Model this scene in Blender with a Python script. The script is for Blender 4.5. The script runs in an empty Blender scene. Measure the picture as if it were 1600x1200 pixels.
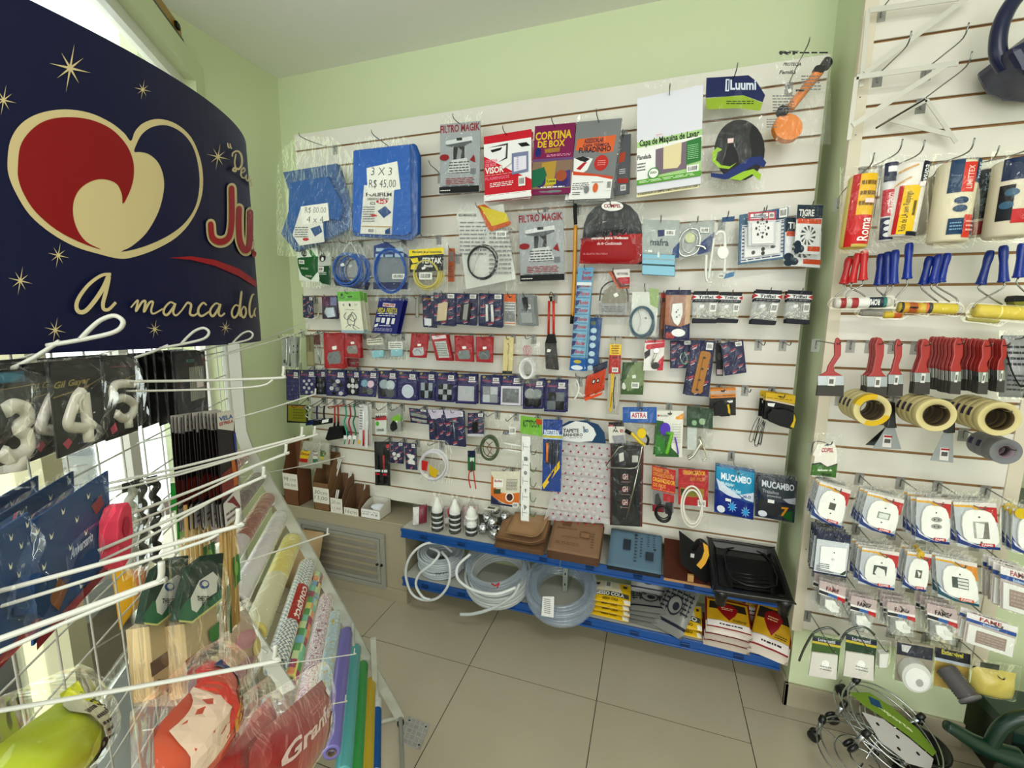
import bpy, bmesh, math, random
from mathutils import Vector as V, Matrix, noise
random.seed(7)
S = bpy.context.scene
COL = S.collection
# ---------------------------------------------------------------- camera
FPX = 675.76
CAM = V((0.0, -2.092, 1.623))
_yaw, _pit, _rol = -.3148, .1506, .0096
FWD = V((math.sin(_yaw)*math.cos(_pit), math.cos(_yaw)*math.cos(_pit), -math.sin(_pit)))
_rt = V((math.cos(_yaw), -math.sin(_yaw), 0)); _up = _rt.cross(FWD)
RGT = _rt*math.cos(_rol) + _up*math.sin(_rol)
UPV = -_rt*math.sin(_rol) + _up*math.cos(_rol)
cd = bpy.data.cameras.new('camera'); cam = bpy.data.objects.new('camera', cd); COL.objects.link(cam)
cd.sensor_width = 36; cd.lens = 36*FPX/1600; cd.clip_start = .01
m3 = Matrix((RGT, UPV, -FWD)).transposed()
cam.matrix_world = Matrix.Translation(CAM) @ m3.to_4x4()
S.camera = cam
# ---------------------------------------------------------------- view + world + lights
S.view_settings.view_transform = 'Standard'; S.view_settings.look = 'None'
S.view_settings.exposure = -.7; S.view_settings.gamma = 1; S.view_settings.use_curve_mapping = False
W = bpy.data.worlds.new('sky'); S.world = W; W.use_nodes = True
wn = W.node_tree.nodes; wn['Background'].inputs[0].default_value = (.86, .95, .93, 1); wn['Background'].inputs[1].default_value = 3.0
def area(name, loc, target, size, power, color=(1, 1, 1)):
    l = bpy.data.lights.new(name, 'AREA'); l.shape = 'RECTANGLE'; l.size, l.size_y = size; l.energy = power; l.color = color
    o = bpy.data.objects.new(name, l); COL.objects.link(o); o.location = loc
    o.rotation_euler = (V(target)-V(loc)).to_track_quat('-Z', 'Y').to_euler(); return o
LAMPS = [((.5, -2.3, 2.95), (.45, -1.9, 0), (1.2, .2), 36), ((1.2, -3.8, 2.95), (1.2, -3.7, 0), (1.2, .2), 26)]
for i, (a, b, c, e) in enumerate(LAMPS): area('ceiling_tube_light', a, b, c, e, (1, .975, .92))
area('shopfront_daylight', (.3, -5.6, 1.8), (0, 0, 1.7), (3.6, 2.4), 105, (1, .99, .95))
# ---------------------------------------------------------------- projection helpers: a photo point onto a plane of the shop
def ray(x, y): return FWD + RGT*((x-800)/FPX) - UPV*((y-600)/FPX)
def onpl(x, y, n, p):
    d = ray(x, y); return CAM + d*((V(p)-CAM).dot(n)/d.dot(n))
def atY(x, y, yy): return onpl(x, y, V((0, 1, 0)), (0, yy, 0))
def atZ(x, y, z): return onpl(x, y, V((0, 0, 1)), (0, 0, z))
def atX(x, y, v): return onpl(x, y, V((1, 0, 0)), (v, 0, 0))
# ---------------------------------------------------------------- materials
def lin(c): return c/12.92 if c <= .04045 else ((c+.055)/1.055)**2.4
PAL = dict(w='f2f2ee', k='16171a', K='2b2c30', r='c81e28', R='8e1420', n='1f2450', N='141830', b='1f58b8', B='143a80', y='f0cf20', Y='c8a828', o='ee7a28', O='c8541c',
           g='3c9a3a', G='145a34', l='a8cc3c', s='b8bcc0', S='8c9196', t='2c9a9c', T='14566a', p='c02868', P='5a2a88', c='e8dfc4', C='c8a878', m='a8202c', d='5a4a38', D='7a5c3c',
           i='d8e4ea', a='9fc4dc', e='e8e4d8', f='f4b8c8', q='70747a', z='6f8fb0', v='7c70c8', u='4a9fe0', x='dcdcd8')
MATS = {}
def mat(code):
    """code: palette letter or hex, optional suffix: ! metal, ~ soft plastic sheen, % clear tint, ^ rough paper"""
    if code in MATS: return MATS[code]
    base = code.rstrip('!~%^'); suf = code[len(base):]
    hx = PAL.get(base, base)
    if len(hx) == 3: hx = ''.join(c*2 for c in hx)
    rgb = [lin(int(hx[i:i+2], 16)/255)**1.25 for i in (0, 2, 4)]
    m = bpy.data.materials.new('paint_'+hx); m.use_nodes = True
    b = m.node_tree.nodes['Principled BSDF']; b.inputs['Base Color'].default_value = (*rgb, 1)
    b.inputs['Specular IOR Level'].default_value = .5 if suf else .25
    b.inputs['Roughness'].default_value = {'': .5, '!': .22, '~': .28, '%': .12, '^': .85}[suf[:1]]
    if suf == '!': b.inputs['Metallic'].default_value = 1
    if suf == '%': b.inputs['Alpha'].default_value = .32
    MATS[code] = m; return m
def nodes(name):
    m = bpy.data.materials.new(name); m.use_nodes = True; nt = m.node_tree
    return m, nt, nt.nodes['Principled BSDF'], nt.nodes.new, nt.links.new
def film_mat(name, tint, fac, rough=.07, bump=.7, scale=12, gloss=.018):
    """clear plastic: what lies behind stays visible, reflections of the lamps are added, fac mixes in a milky body"""
    m = bpy.data.materials.new(name); m.use_nodes = True; nt = m.node_tree; nt.nodes.clear(); nn = nt.nodes.new; L = nt.links.new
    out = nn('ShaderNodeOutputMaterial'); mx = nn('ShaderNodeMixShader'); ad = nn('ShaderNodeAddShader'); tr = nn('ShaderNodeBsdfTransparent'); gl = nn('ShaderNodeBsdfGlossy'); pr = nn('ShaderNodeBsdfPrincipled')
    tr.inputs[0].default_value = (.975, .98, .975, 1); gl.inputs['Roughness'].default_value = rough
    pr.inputs['Base Color'].default_value = (*tint, 1); pr.inputs['Roughness'].default_value = .2
    tc = nn('ShaderNodeTexCoord'); n1 = nn('ShaderNodeTexNoise'); n1.inputs['Scale'].default_value = scale; n1.inputs['Detail'].default_value = 2; n1.inputs['Distortion'].default_value = 2.2
    mp = nn('ShaderNodeMapping'); mp.inputs['Scale'].default_value = (1.3, 1, .6); L(tc.outputs['Object'], mp.inputs[0]); L(mp.outputs[0], n1.inputs['Vector'])
    bp = nn('ShaderNodeBump'); bp.inputs['Strength'].default_value = bump; bp.inputs['Distance'].default_value = .03; L(n1.outputs['Fac'], bp.inputs['Height']); L(bp.outputs[0], gl.inputs['Normal']); L(bp.outputs[0], pr.inputs['Normal'])
    lw = nn('ShaderNodeLayerWeight'); lw.inputs[0].default_value = .2; L(bp.outputs[0], lw.inputs['Normal'])
    ma = nn('ShaderNodeMath'); ma.operation = 'MULTIPLY_ADD'; ma.inputs[1].default_value = .42; ma.inputs[2].default_value = gloss; ma.use_clamp = True; L(lw.outputs['Fresnel'], ma.inputs[0]); L(ma.outputs[0], gl.inputs['Color'])
    L(tr.outputs[0], ad.inputs[0]); L(gl.outputs[0], ad.inputs[1]); mx.inputs[0].default_value = fac; L(ad.outputs[0], mx.inputs[1]); L(pr.outputs[0], mx.inputs[2]); L(mx.outputs[0], out.inputs[0])
    return m
FILM = film_mat('clear_film', (.75, .77, .76), .015)
FILMD = film_mat('dense_film', (.8, .82, .82), .14)
def wall_paint():
    m, nt, b, nn, L = nodes('green_wall_paint'); n = nn('ShaderNodeTexNoise'); n.inputs['Scale'].default_value = 2.2; n.inputs['Detail'].default_value = 5
    r = nn('ShaderNodeValToRGB'); r.color_ramp.elements[0].color = (.63, .70, .44, 1); r.color_ramp.elements[1].color = (.69, .765, .50, 1)
    L(n.outputs['Fac'], r.inputs[0]); L(r.outputs[0], b.inputs['Base Color']); b.inputs['Roughness'].default_value = .6
    n2 = nn('ShaderNodeTexNoise'); n2.inputs['Scale'].default_value = 180; bp = nn('ShaderNodeBump'); bp.inputs['Strength'].default_value = .12; L(n2.outputs['Fac'], bp.inputs['Height']); L(bp.outputs[0], b.inputs['Normal']); return m
M_WALL = wall_paint()
def slat_mat():
    m, nt, b, nn, L = nodes('white_melamine'); n = nn('ShaderNodeTexNoise'); n.inputs['Scale'].default_value = 6; n.inputs['Detail'].default_value = 8
    r = nn('ShaderNodeValToRGB'); r.color_ramp.elements[0].color = (.74, .705, .62, 1); r.color_ramp.elements[0].position = .3; r.color_ramp.elements[1].color = (.82, .79, .715, 1)
    L(n.outputs['Fac'], r.inputs[0]); L(r.outputs[0], b.inputs['Base Color']); b.inputs['Roughness'].default_value = .33; return m
M_SLAT = slat_mat()
M_MDF = mat('b89468^')
def tile_mat():
    m, nt, b, nn, L = nodes('beige_floor_tile'); tc = nn('ShaderNodeTexCoord'); n = nn('ShaderNodeTexNoise'); n.inputs['Scale'].default_value = 3; n.inputs['Detail'].default_value = 9
    r = nn('ShaderNodeValToRGB'); r.color_ramp.elements[0].color = (.40, .35, .26, 1); r.color_ramp.elements[1].color = (.47, .415, .315, 1)
    L(tc.outputs['Object'], n.inputs['Vector']); L(n.outputs['Fac'], r.inputs[0]); L(r.outputs[0], b.inputs['Base Color']); b.inputs['Roughness'].default_value = .2; return m
M_TILE = tile_mat()
M_GROUT = mat('4a443a^')
M_CEIL = mat('f6f6f2^')
M_WHITE = mat('ecebe6~')
# ---------------------------------------------------------------- object helpers
def link(o, parent=None):
    COL.objects.link(o)
    if parent is not None: o.parent = parent
    return o
def mesh_obj(name, verts, faces, mats, parent=None, fm=None, smooth=False):
    me = bpy.data.meshes.new(name); me.from_pydata([tuple(v) for v in verts], [], faces)
    for m in (mats if isinstance(mats, (list, tuple)) else [mats]): me.materials.append(m)
    if fm: me.polygons.foreach_set('material_index', fm)
    if smooth: me.polygons.foreach_set('use_smooth', [True]*len(me.polygons))
    me.update(); return link(bpy.data.objects.new(name, me), parent)
def bm_obj(name, bm, mats, parent=None, smooth=False, angle=None):
    me = bpy.data.meshes.new(name); bm.to_mesh(me); bm.free()
    for m in (mats if isinstance(mats, (list, tuple)) else [mats]): me.materials.append(m)
    if smooth: me.polygons.foreach_set('use_smooth', [True]*len(me.polygons))
    return link(bpy.data.objects.new(name, me), parent)
def empty(name, loc=(0, 0, 0), label=None, cat=None, group=None, rot=None):
    o = bpy.data.objects.new(name, None); COL.objects.link(o); o.location = loc; o.empty_display_size = .02
    if rot is not None: o.rotation_euler = rot
    tag(o, label, cat, group); return o
def tag(o, label=None, cat=None, group=None, kind=None):
    if label: o['label'] = label
    if cat: o['category'] = cat
    if group: o['group'] = group
    if kind: o['kind'] = kind
    return o
def struct(o): o['kind'] = 'structure'; return o
def add_box(bm, a, b, mi=0):
    x0, y0, z0 = [min(p, q) for p, q in zip(a, b)]; x1, y1, z1 = [max(p, q) for p, q in zip(a, b)]
    v = [bm.verts.new(p) for p in ((x0, y0, z0), (x1, y0, z0), (x1, y1, z0), (x0, y1, z0), (x0, y0, z1), (x1, y0, z1), (x1, y1, z1), (x0, y1, z1))]
    for f in ((0, 3, 2, 1), (4, 5, 6, 7), (0, 1, 5, 4), (1, 2, 6, 5), (2, 3, 7, 6), (3, 0, 4, 7)):
        bm.faces.new([v[i] for i in f]).material_index = mi
    return v
def box(name, a, b, m, parent=None, bev=0):
    bm = bmesh.new(); add_box(bm, a, b)
    if bev: bmesh.ops.bevel(bm, geom=bm.edges[:], offset=bev, segments=2, affect='EDGES', profile=.6)
    return bm_obj(name, bm, m, parent)
def catmull(pts, n=6, closed=False):
    P = [V(p) for p in pts]; out = []; k = len(P)
    if k < 3: return P
    rng = range(k if closed else k-1)
    for i in rng:
        g = (lambda j: P[j % k]) if closed else (lambda j: P[max(0, min(k-1, j))])
        p0, p1, p2, p3 = g(i-1), g(i), g(i+1), g(i+2)
        for s in range(n):
            t = s/n; out.append(.5*((2*p1)+(p2-p0)*t+(2*p0-5*p1+4*p2-p3)*t*t+(3*p1-p0-3*p2+p3)*t**3))
    if not closed: out.append(P[-1])
    return out
def tube_data(pts, r, seg=6, closed=False, cap=True):
    """vertices and faces of a round tube along pts; r a number or a list"""
    P = [V(p) for p in pts]; n = len(P); vs, fs = [], []
    rr = r if isinstance(r, (list, tuple)) else [r]*n
    T = []
    for i in range(n):
        a = P[(i-1) % n] if (closed or i > 0) else P[i]; b = P[(i+1) % n] if (closed or i < n-1) else P[i]
        t = (b-a); T.append(t.normalized() if t.length > 1e-9 else V((0, 0, 1)))
    up = V((0, 0, 1)) if abs(T[0].z) < .9 else V((1, 0, 0)); N = (up - T[0]*up.dot(T[0])).normalized()
    for i in range(n):
        N = N - T[i]*N.dot(T[i])
        N = N.normalized() if N.length > 1e-6 else T[i].orthogonal().normalized()
        B = T[i].cross(N)
        for s in range(seg):
            a = 2*math.pi*s/seg; vs.append(P[i]+(N*math.cos(a)+B*math.sin(a))*rr[i])
    m = n if closed else n-1
    for i in range(m):
        j = (i+1) % n
        for s in range(seg):
            s2 = (s+1) % seg; fs.append((i*seg+s, i*seg+s2, j*seg+s2, j*seg+s))
    if cap and not closed:
        fs.append(tuple(range(seg-1, -1, -1))); fs.append(tuple((n-1)*seg+s for s in range(seg)))
    return vs, fs
def tube(name, pts, r, m, parent=None, seg=8, closed=False, cap=True, smooth=True):
    v, f = tube_data(pts, r, seg, closed, cap); return mesh_obj(name, v, f, m, parent, smooth=smooth)
def multi(name, datas, m, parent=None, smooth=True):
    vs, fs = [], []
    for v, f in datas:
        o = len(vs); vs += v; fs += [tuple(i+o for i in q) for q in f]
    return mesh_obj(name, vs, fs, m, parent, smooth=smooth)
def lathe_data(prof, seg=20, ax=V((0, 0, 1)), org=V((0, 0, 0))):
    """prof: (radius, height) list, revolved round axis ax through org"""
    q = V((0, 0, 1)).rotation_difference(V(ax)); vs, fs = [], []
    for r, h in prof:
        for s in range(seg):
            a = 2*math.pi*s/seg; vs.append(V(org)+q @ V((r*math.cos(a), r*math.sin(a), h)))
    for i in range(len(prof)-1):
        for s in range(seg):
            s2 = (s+1) % seg; fs.append((i*seg+s, i*seg+s2, (i+1)*seg+s2, (i+1)*seg+s))
    return vs, fs
def lathe(name, prof, m, parent=None, seg=20, ax=(0, 0, 1), org=(0, 0, 0), smooth=True):
    v, f = lathe_data(prof, seg, V(ax), V(org)); return mesh_obj(name, v, f, m, parent, smooth=smooth)
def prism_bm(pts, n, d0, d1, bev=0):
    """pts: closed outline of world/local points; extruded from d0 to d1 along n"""
    bm = bmesh.new(); P = [V(p) for p in pts]; n = V(n)
    a = [bm.verts.new(p+n*d0) for p in P]; b = [bm.verts.new(p+n*d1) for p in P]; k = len(P)
    bm.faces.new(a[::-1]); top = bm.faces.new(b)
    for i in range(k): bm.faces.new((a[i], a[(i+1) % k], b[(i+1) % k], b[i]))
    bmesh.ops.recalc_face_normals(bm, faces=bm.faces[:])
    if bev: bmesh.ops.bevel(bm, geom=bm.edges[:], offset=bev, segments=2, affect='EDGES', profile=.6, clamp_overlap=True)
    return bm
TXT = {}
def text_mesh(s, shear=0, off=.03):
    k = (s, shear, off)
    if k in TXT: return TXT[k]
    c = bpy.data.curves.new('t', 'FONT'); c.body = s; c.resolution_u = 2; c.shear = shear; c.offset = off
    o = bpy.data.objects.new('t', c); COL.objects.link(o); bpy.context.view_layer.update()
    ev = o.evaluated_get(bpy.context.evaluated_depsgraph_get()); me = ev.to_mesh()
    vs = [(v.co.x, v.co.y) for v in me.vertices]; fs = [tuple(p.vertices) for p in me.polygons]
    ev.to_mesh_clear(); bpy.data.objects.remove(o); bpy.data.curves.remove(c)
    if vs:
        x0 = min(v[0] for v in vs); x1 = max(v[0] for v in vs); y0 = min(v[1] for v in vs); y1 = max(v[1] for v in vs)
        vs = [((x-x0)/max(1e-6, x1-x0), (y1-y)/max(1e-6, y1-y0)) for x, y in vs]
    TXT[k] = (vs, fs); return TXT[k]
def dup(root, loc=None, rz=0, **props):
    r = root.copy(); COL.objects.link(r)
    if loc is not None: r.location = loc
    r.rotation_euler.z += rz
    for k, v in props.items(): r[k] = v
    for ch in list(root.children):
        c = ch.copy(); COL.objects.link(c); c.parent = r
        for g in list(ch.children):
            d = g.copy(); COL.objects.link(d); d.parent = c
    return r
# ================================================================ ROOM
YW = .15; XL = -2.22; ZC = 3.02
# floor: tiles of one 60 cm grid, with grout gaps
def floor():
    bm = bmesh.new(); T = .5948; g = .0018
    x0, y0 = -1.338, -.4195
    for i in range(-4, 9):
        for j in range(-9, 4):
            if i >= 3: xa, ya = x0+i*T, y0+j*T+.17
            else: xa, ya = x0+i*T, y0+j*T
            add_box(bm, (xa+g, ya+g, -.01), (xa+T-g, ya+T-g, 0), 0)
    add_box(bm, (-4, -6, -.05), (4.5, 1.6, -.0015), 1)
    return bm_obj('floor', bm, [M_TILE, M_GROUT])
struct(floor())
struct(box('ceiling', (-4, -6.4, ZC), (4.5, .4, ZC+.1), M_CEIL))
struct(box('wall_back', (XL-.1, YW, -.05), (2.6, YW+.12, ZC+.05), M_WALL))
struct(box('wall_left', (XL-.1, -.62, -.05), (XL, YW+.05, ZC+.05), M_WALL))
# front face of the shop behind the camera and the far right wall
struct(box('wall_right', (3.6, -6.4, -.05), (3.7, .3, ZC), M_WALL))
# pier between the two slatwalls
struct(box('wall_pier', (.625, -.171, 0), (1.212, YW, ZC), M_WALL))
def skirt():
    bm = bmesh.new(); add_box(bm, (.625-.014, -.185, 0), (.6255, YW, .105)); add_box(bm, (.611, -.185, 0), (1.213, -.1705, .105))
    bmesh.ops.bevel(bm, geom=bm.edges[:], offset=.002, segments=1, affect='EDGES')
    return bm_obj('baseboard_pier', bm, mat('b9b09c~'))
struct(skirt())
# ---------------------------------------------------------------- slatwall panels
def slatwall(name, x0, x1, yf, zt, zb, g1, label, th=.018, frame=None):
    root = empty(name, (x0, yf, zb), label, 'slatwall panel')
    bm = bmesh.new(); L = x1-x0; z = zt
    gs = []; k = 0
    while g1-.1*k > zb+.01: gs.append(g1-.1*k); k += 1
    hi = zt
    for gz in gs+[None]:
        lo = (gz+.0045) if gz else zb
        if hi-lo > .004:
            # slat with a lip below each groove (T slot)
            add_box(bm, (0, 0, lo-zb), (L, .006, hi-zb), 0)
        if gz: hi = gz-.0045
    bmesh.ops.bevel(bm, geom=[e for e in bm.edges if all(abs(v.co.y) < 1e-6 for v in e.verts)], offset=.0008, segments=1, affect='EDGES')
    bm_obj('slat_board', bm, M_SLAT, root)
    bm = bmesh.new(); add_box(bm, (0, .0125, 0), (L, th, zt-zb))
    for gz in gs: add_box(bm, (0, .006, gz-zb+.0045), (L, .013, min(gz-zb+.01, zt-zb)))
    bm_obj('backing_board', bm, M_MDF, root)
    return root
slatwall('slatwall_panel', -1.98, .575, 0, 2.627, .552, 2.539, 'long white slatwall panel covering the back wall behind the hanging packs')
slatwall('slatwall_panel', .612, 1.222, -.189, 3.0, .372, 2.9515, 'narrower white slatwall panel on the green pier, holding paint tools')
for i, (xa, xb, zb, lb) in enumerate([(.607, .645, .36, 'cream edge trim on the near corner of the green pier'), (1.19, 1.232, .36, 'cream edge trim on the far side of the pier panel')]):
    rt = empty('edge_trim', (xa, -.19, zb), lb, 'trim', None)
    box('strip', (0, -.004, 0), (xb-xa, .019, 3.0-zb), mat('e2dac8'), rt, .0015)
    bm = bmesh.new()
    for z in (.36, 1.9, 2.02, 2.5): add_box(bm, ((xb-xa)*.4, -.0046, z), ((xb-xa)*.4+.004, -.0038, z+.004))
    bm_obj('screw', bm, mat('S!'), rt)
# ---------------------------------------------------------------- window wall set at an angle on the left
AR = .5986
RD = V((-math.sin(AR), math.cos(AR), 0)); HD = V((math.cos(AR), math.sin(AR), 0))
J = atX(317, 107, XL+.005); J0 = V((J.x, J.y, 0))
def winp(t, z, dep=0): return J0 - RD*t + V((0, 0, z)) + HD*dep
def wbox(bm, t0, t1, z0, z1, d0, d1, mi=0):
    v = [bm.verts.new(winp(t, z, d)) for z in (z0, z1) for (t, d) in ((t0, d0), (t1, d0), (t1, d1), (t0, d1))]
    for f in ((0, 3, 2, 1), (4, 5, 6, 7), (0, 1, 5, 4), (1, 2, 6, 5), (2, 3, 7, 6), (3, 0, 4, 7)): bm.faces.new([v[i] for i in f]).material_index = mi
ic = onpl(306, 126, HD, J); ti = -(ic-J).dot(RD); zi = ic.z
TW = 3.4
bm = bmesh.new()
wbox(bm, 0, ti, 0, J.z, -.12, 0); wbox(bm, ti, TW, zi, J.z, -.12, 0); wbox(bm, ti, TW, 0, .32, -.12, 0)
bmesh.ops.recalc_face_normals(bm, faces=bm.faces[:])
struct(bm_obj('wall_window_side', bm, M_WALL))
bm = bmesh.new()
def tpx(x, y): p = onpl(x, y, HD, J); return -(p-J).dot(RD)
tm = [tpx(335, 600)-.0, tpx(228, 620), tpx(90, 680), tpx(90, 680)+.75]
wbox(bm, ti, TW, zi-.05, zi, -.1, -.05); wbox(bm, ti, TW, .32, .38, -.1, -.05)
wbox(bm, ti, ti+.04, .38, zi-.05, -.1, -.05); wbox(bm, ti, TW, 1.86, 1.92, -.11, -.04)
for t, w in ((tm[1], .03), (tm[3], .025), (tm[3]+.8, .025)): wbox(bm, t-w, t+w, .38, 1.88, -.1, -.05)
wbox(bm, tm[2]-.035, tm[2]+.035, .32, 1.9, -.12, -.02, 1)
bmesh.ops.recalc_face_normals(bm, faces=bm.faces[:])
struct(bm_obj('window_1', bm, [M_WHITE, mat('d8d6b8')]))
gl = film_mat('window_glass', (.9, .95, .95), .0, .02, 0.0)
bm = bmesh.new(); wbox(bm, ti, TW, .36, zi-.03, -.078, -.074); bmesh.ops.recalc_face_normals(bm, faces=bm.faces[:])
struct(bm_obj('window_1_glass', bm, gl))
# street side seen through the glass
bm = bmesh.new(); wbox(bm, -.4, TW+1, -.02, 0, -2.5, -.12); bmesh.ops.recalc_face_normals(bm, faces=bm.faces[:])
struct(bm_obj('floor_outside', bm, mat('b8b6aa^')))
g1 = empty('roller_shutter', winp(.35, 0, -.75), 'grey ribbed roller shutter outside the window behind the wire rack', 'shutter')
bm = bmesh.new()
for i in range(12): add_box(bm, (-.5, -.015, i*.1), (.5, .015-.012*(i % 2), i*.1+.094))
bm_obj('slats', bm, mat('7c8284~'), g1).parent = g1
g1.rotation_euler.z = AR+math.pi/2
lb0 = empty('street_light_box', onpl(125, 6, HD, J)-HD*.5, 'white rectangular light box outside the window, over the top of the header sign', 'light', None, (0, 0, AR+math.pi/2))
me_ = bpy.data.materials.new('lit_diffuser'); me_.use_nodes = True; me_.node_tree.nodes['Principled BSDF'].inputs['Emission Color'].default_value = (1, 1, .95, 1); me_.node_tree.nodes['Principled BSDF'].inputs['Emission Strength'].default_value = 2
box('housing', (-.3, -.15, 0), (.3, .15, .07), mat('b8b8b0'), lb0, .004); box('diffuser', (-.28, -.13, -.006), (.28, .13, 0), me_, lb0)
# ---------------------------------------------------------------- ledge with louvre door
bm = bmesh.new(); add_box(bm, (XL, -.12, .075), (-1.262, YW, .478)); add_box(bm, (XL, -.128, 0), (-1.258, YW, .075)); add_box(bm, (XL, -.124, .466), (-1.2585, YW, .4785))
bmesh.ops.bevel(bm, geom=bm.edges[:], offset=.002, segments=1, affect='EDGES')
struct(bm_obj('trim_ledge', bm, mat('b5ac98~')))
def louvre():
    q = [atY(x, y, -.125) for x, y in ((601.5, 835), (604, 921), (470, 800), (478, 893))]
    xr = (q[0].x+q[1].x)/2; zt = q[0].z; zb = q[1].z
    root = empty('louvre_door', (xr, -.122, zb), 'grey aluminium louvre door set into the tiled ledge', 'cabinet door')
    Wd = .62; H = zt-zb; bm = bmesh.new()
    for a, b in (((-Wd, 0), (0, .03)), ((-Wd, H-.03), (0, H)), ((-Wd, .03), (-Wd+.03, H-.03)), ((-.03, .03), (0, H-.03))): add_box(bm, (a[0], -.012, a[1]), (b[0], .004, b[1]))
    for a, b in (((-Wd+.034, .034), (-.034, .055)), ((-Wd+.034, H-.055), (-.034, H-.034)), ((-Wd+.034, .055), (-Wd+.055, H-.055)), ((-.055, .055), (-.034, H-.055))): add_box(bm, (a[0], -.01, a[1]), (b[0], .004, b[1]))
    bmesh.ops.bevel(bm, geom=bm.edges[:], offset=.0015, segments=1, affect='EDGES')
    fr_ = bm_obj('frame', bm, mat('a8a69e~'), root)
    bm = bmesh.new(); n = 5; hh = (H-.11)/n
    for i in range(n):
        z0 = .055+i*hh
        v = [bm.verts.new(p) for p in ((-Wd+.055, -.011, z0+.004), (-.055, -.011, z0+.004), (-.055, .02, z0+hh), (-Wd+.055, .02, z0+hh), (-Wd+.055, -.009, z0+.002), (-.055, -.009, z0+.002), (-.055, .022, z0+hh-.002), (-Wd+.055, .022, z0+hh-.002))]
        for f in ((0, 1, 2, 3), (4, 7, 6, 5), (0, 4, 5, 1), (3, 2, 6, 7)): bm.faces.new([v[k] for k in f])
    bm_obj('louvre', bm, mat('8e887c~'), root)
    for x in (-.05, -.02): lathe('latch_knob', [(0, 0), (.007, 0), (.007, .008), (.004, .012), (0, .012)], mat('k'), fr_, 10, (0, -1, 0), (x, -.012, H*.45))
louvre()
# ---------------------------------------------------------------- the two blue-fronted metal shelves
for zt, nm, lb in ((.482, 'upper', 'upper metal shelf with a blue front lip under the slatwall'), (.195, 'lower', 'lower metal shelf with a blue front lip, just above the floor')):
    root = empty('metal_shelf', (-.33, -.16, zt), lb, 'shelf')
    box('shelf_board', (-.925, .0, -.012), (.92, .29, 0), mat('c9c8c0'), root)
    for i, (a, b) in enumerate(((-.928, -.045), (-.04, .92))):
        bm = bmesh.new(); add_box(bm, (a, -.006, -.05), (b, 0, .001)); add_box(bm, (a, -.012, -.014), (b, -.006, .001)); add_box(bm, (a, -.012, -.05), (b, -.006, -.04))
        for k in range(4): add_box(bm, (a+.12+k*.22, -.0125, -.036), (a+.16+k*.22, -.0055, -.02), 1)
        bmesh.ops.bevel(bm, geom=bm.edges[:], offset=.0008, segments=1, affect='EDGES')
        bm_obj('front_lip', bm, [mat('2662a4~'), mat('1a4474')], root)
up_ = empty('shelf_upright', (-.372, -.02, 0), 'grey slotted steel upright between the two blue shelves', 'upright')
bm = bmesh.new(); add_box(bm, (-.012, 0, .2), (.012, .15, .43)); bm_obj('post', bm, mat('a8b0a8'), up_)
bm = bmesh.new()
for z in (.24, .3, .36, .4): bm_obj('slot', (add_box(bm, (-.003, -.001, z), (.003, .002, z+.012)), bm)[1], mat('k'), up_); bm = bmesh.new()
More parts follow.
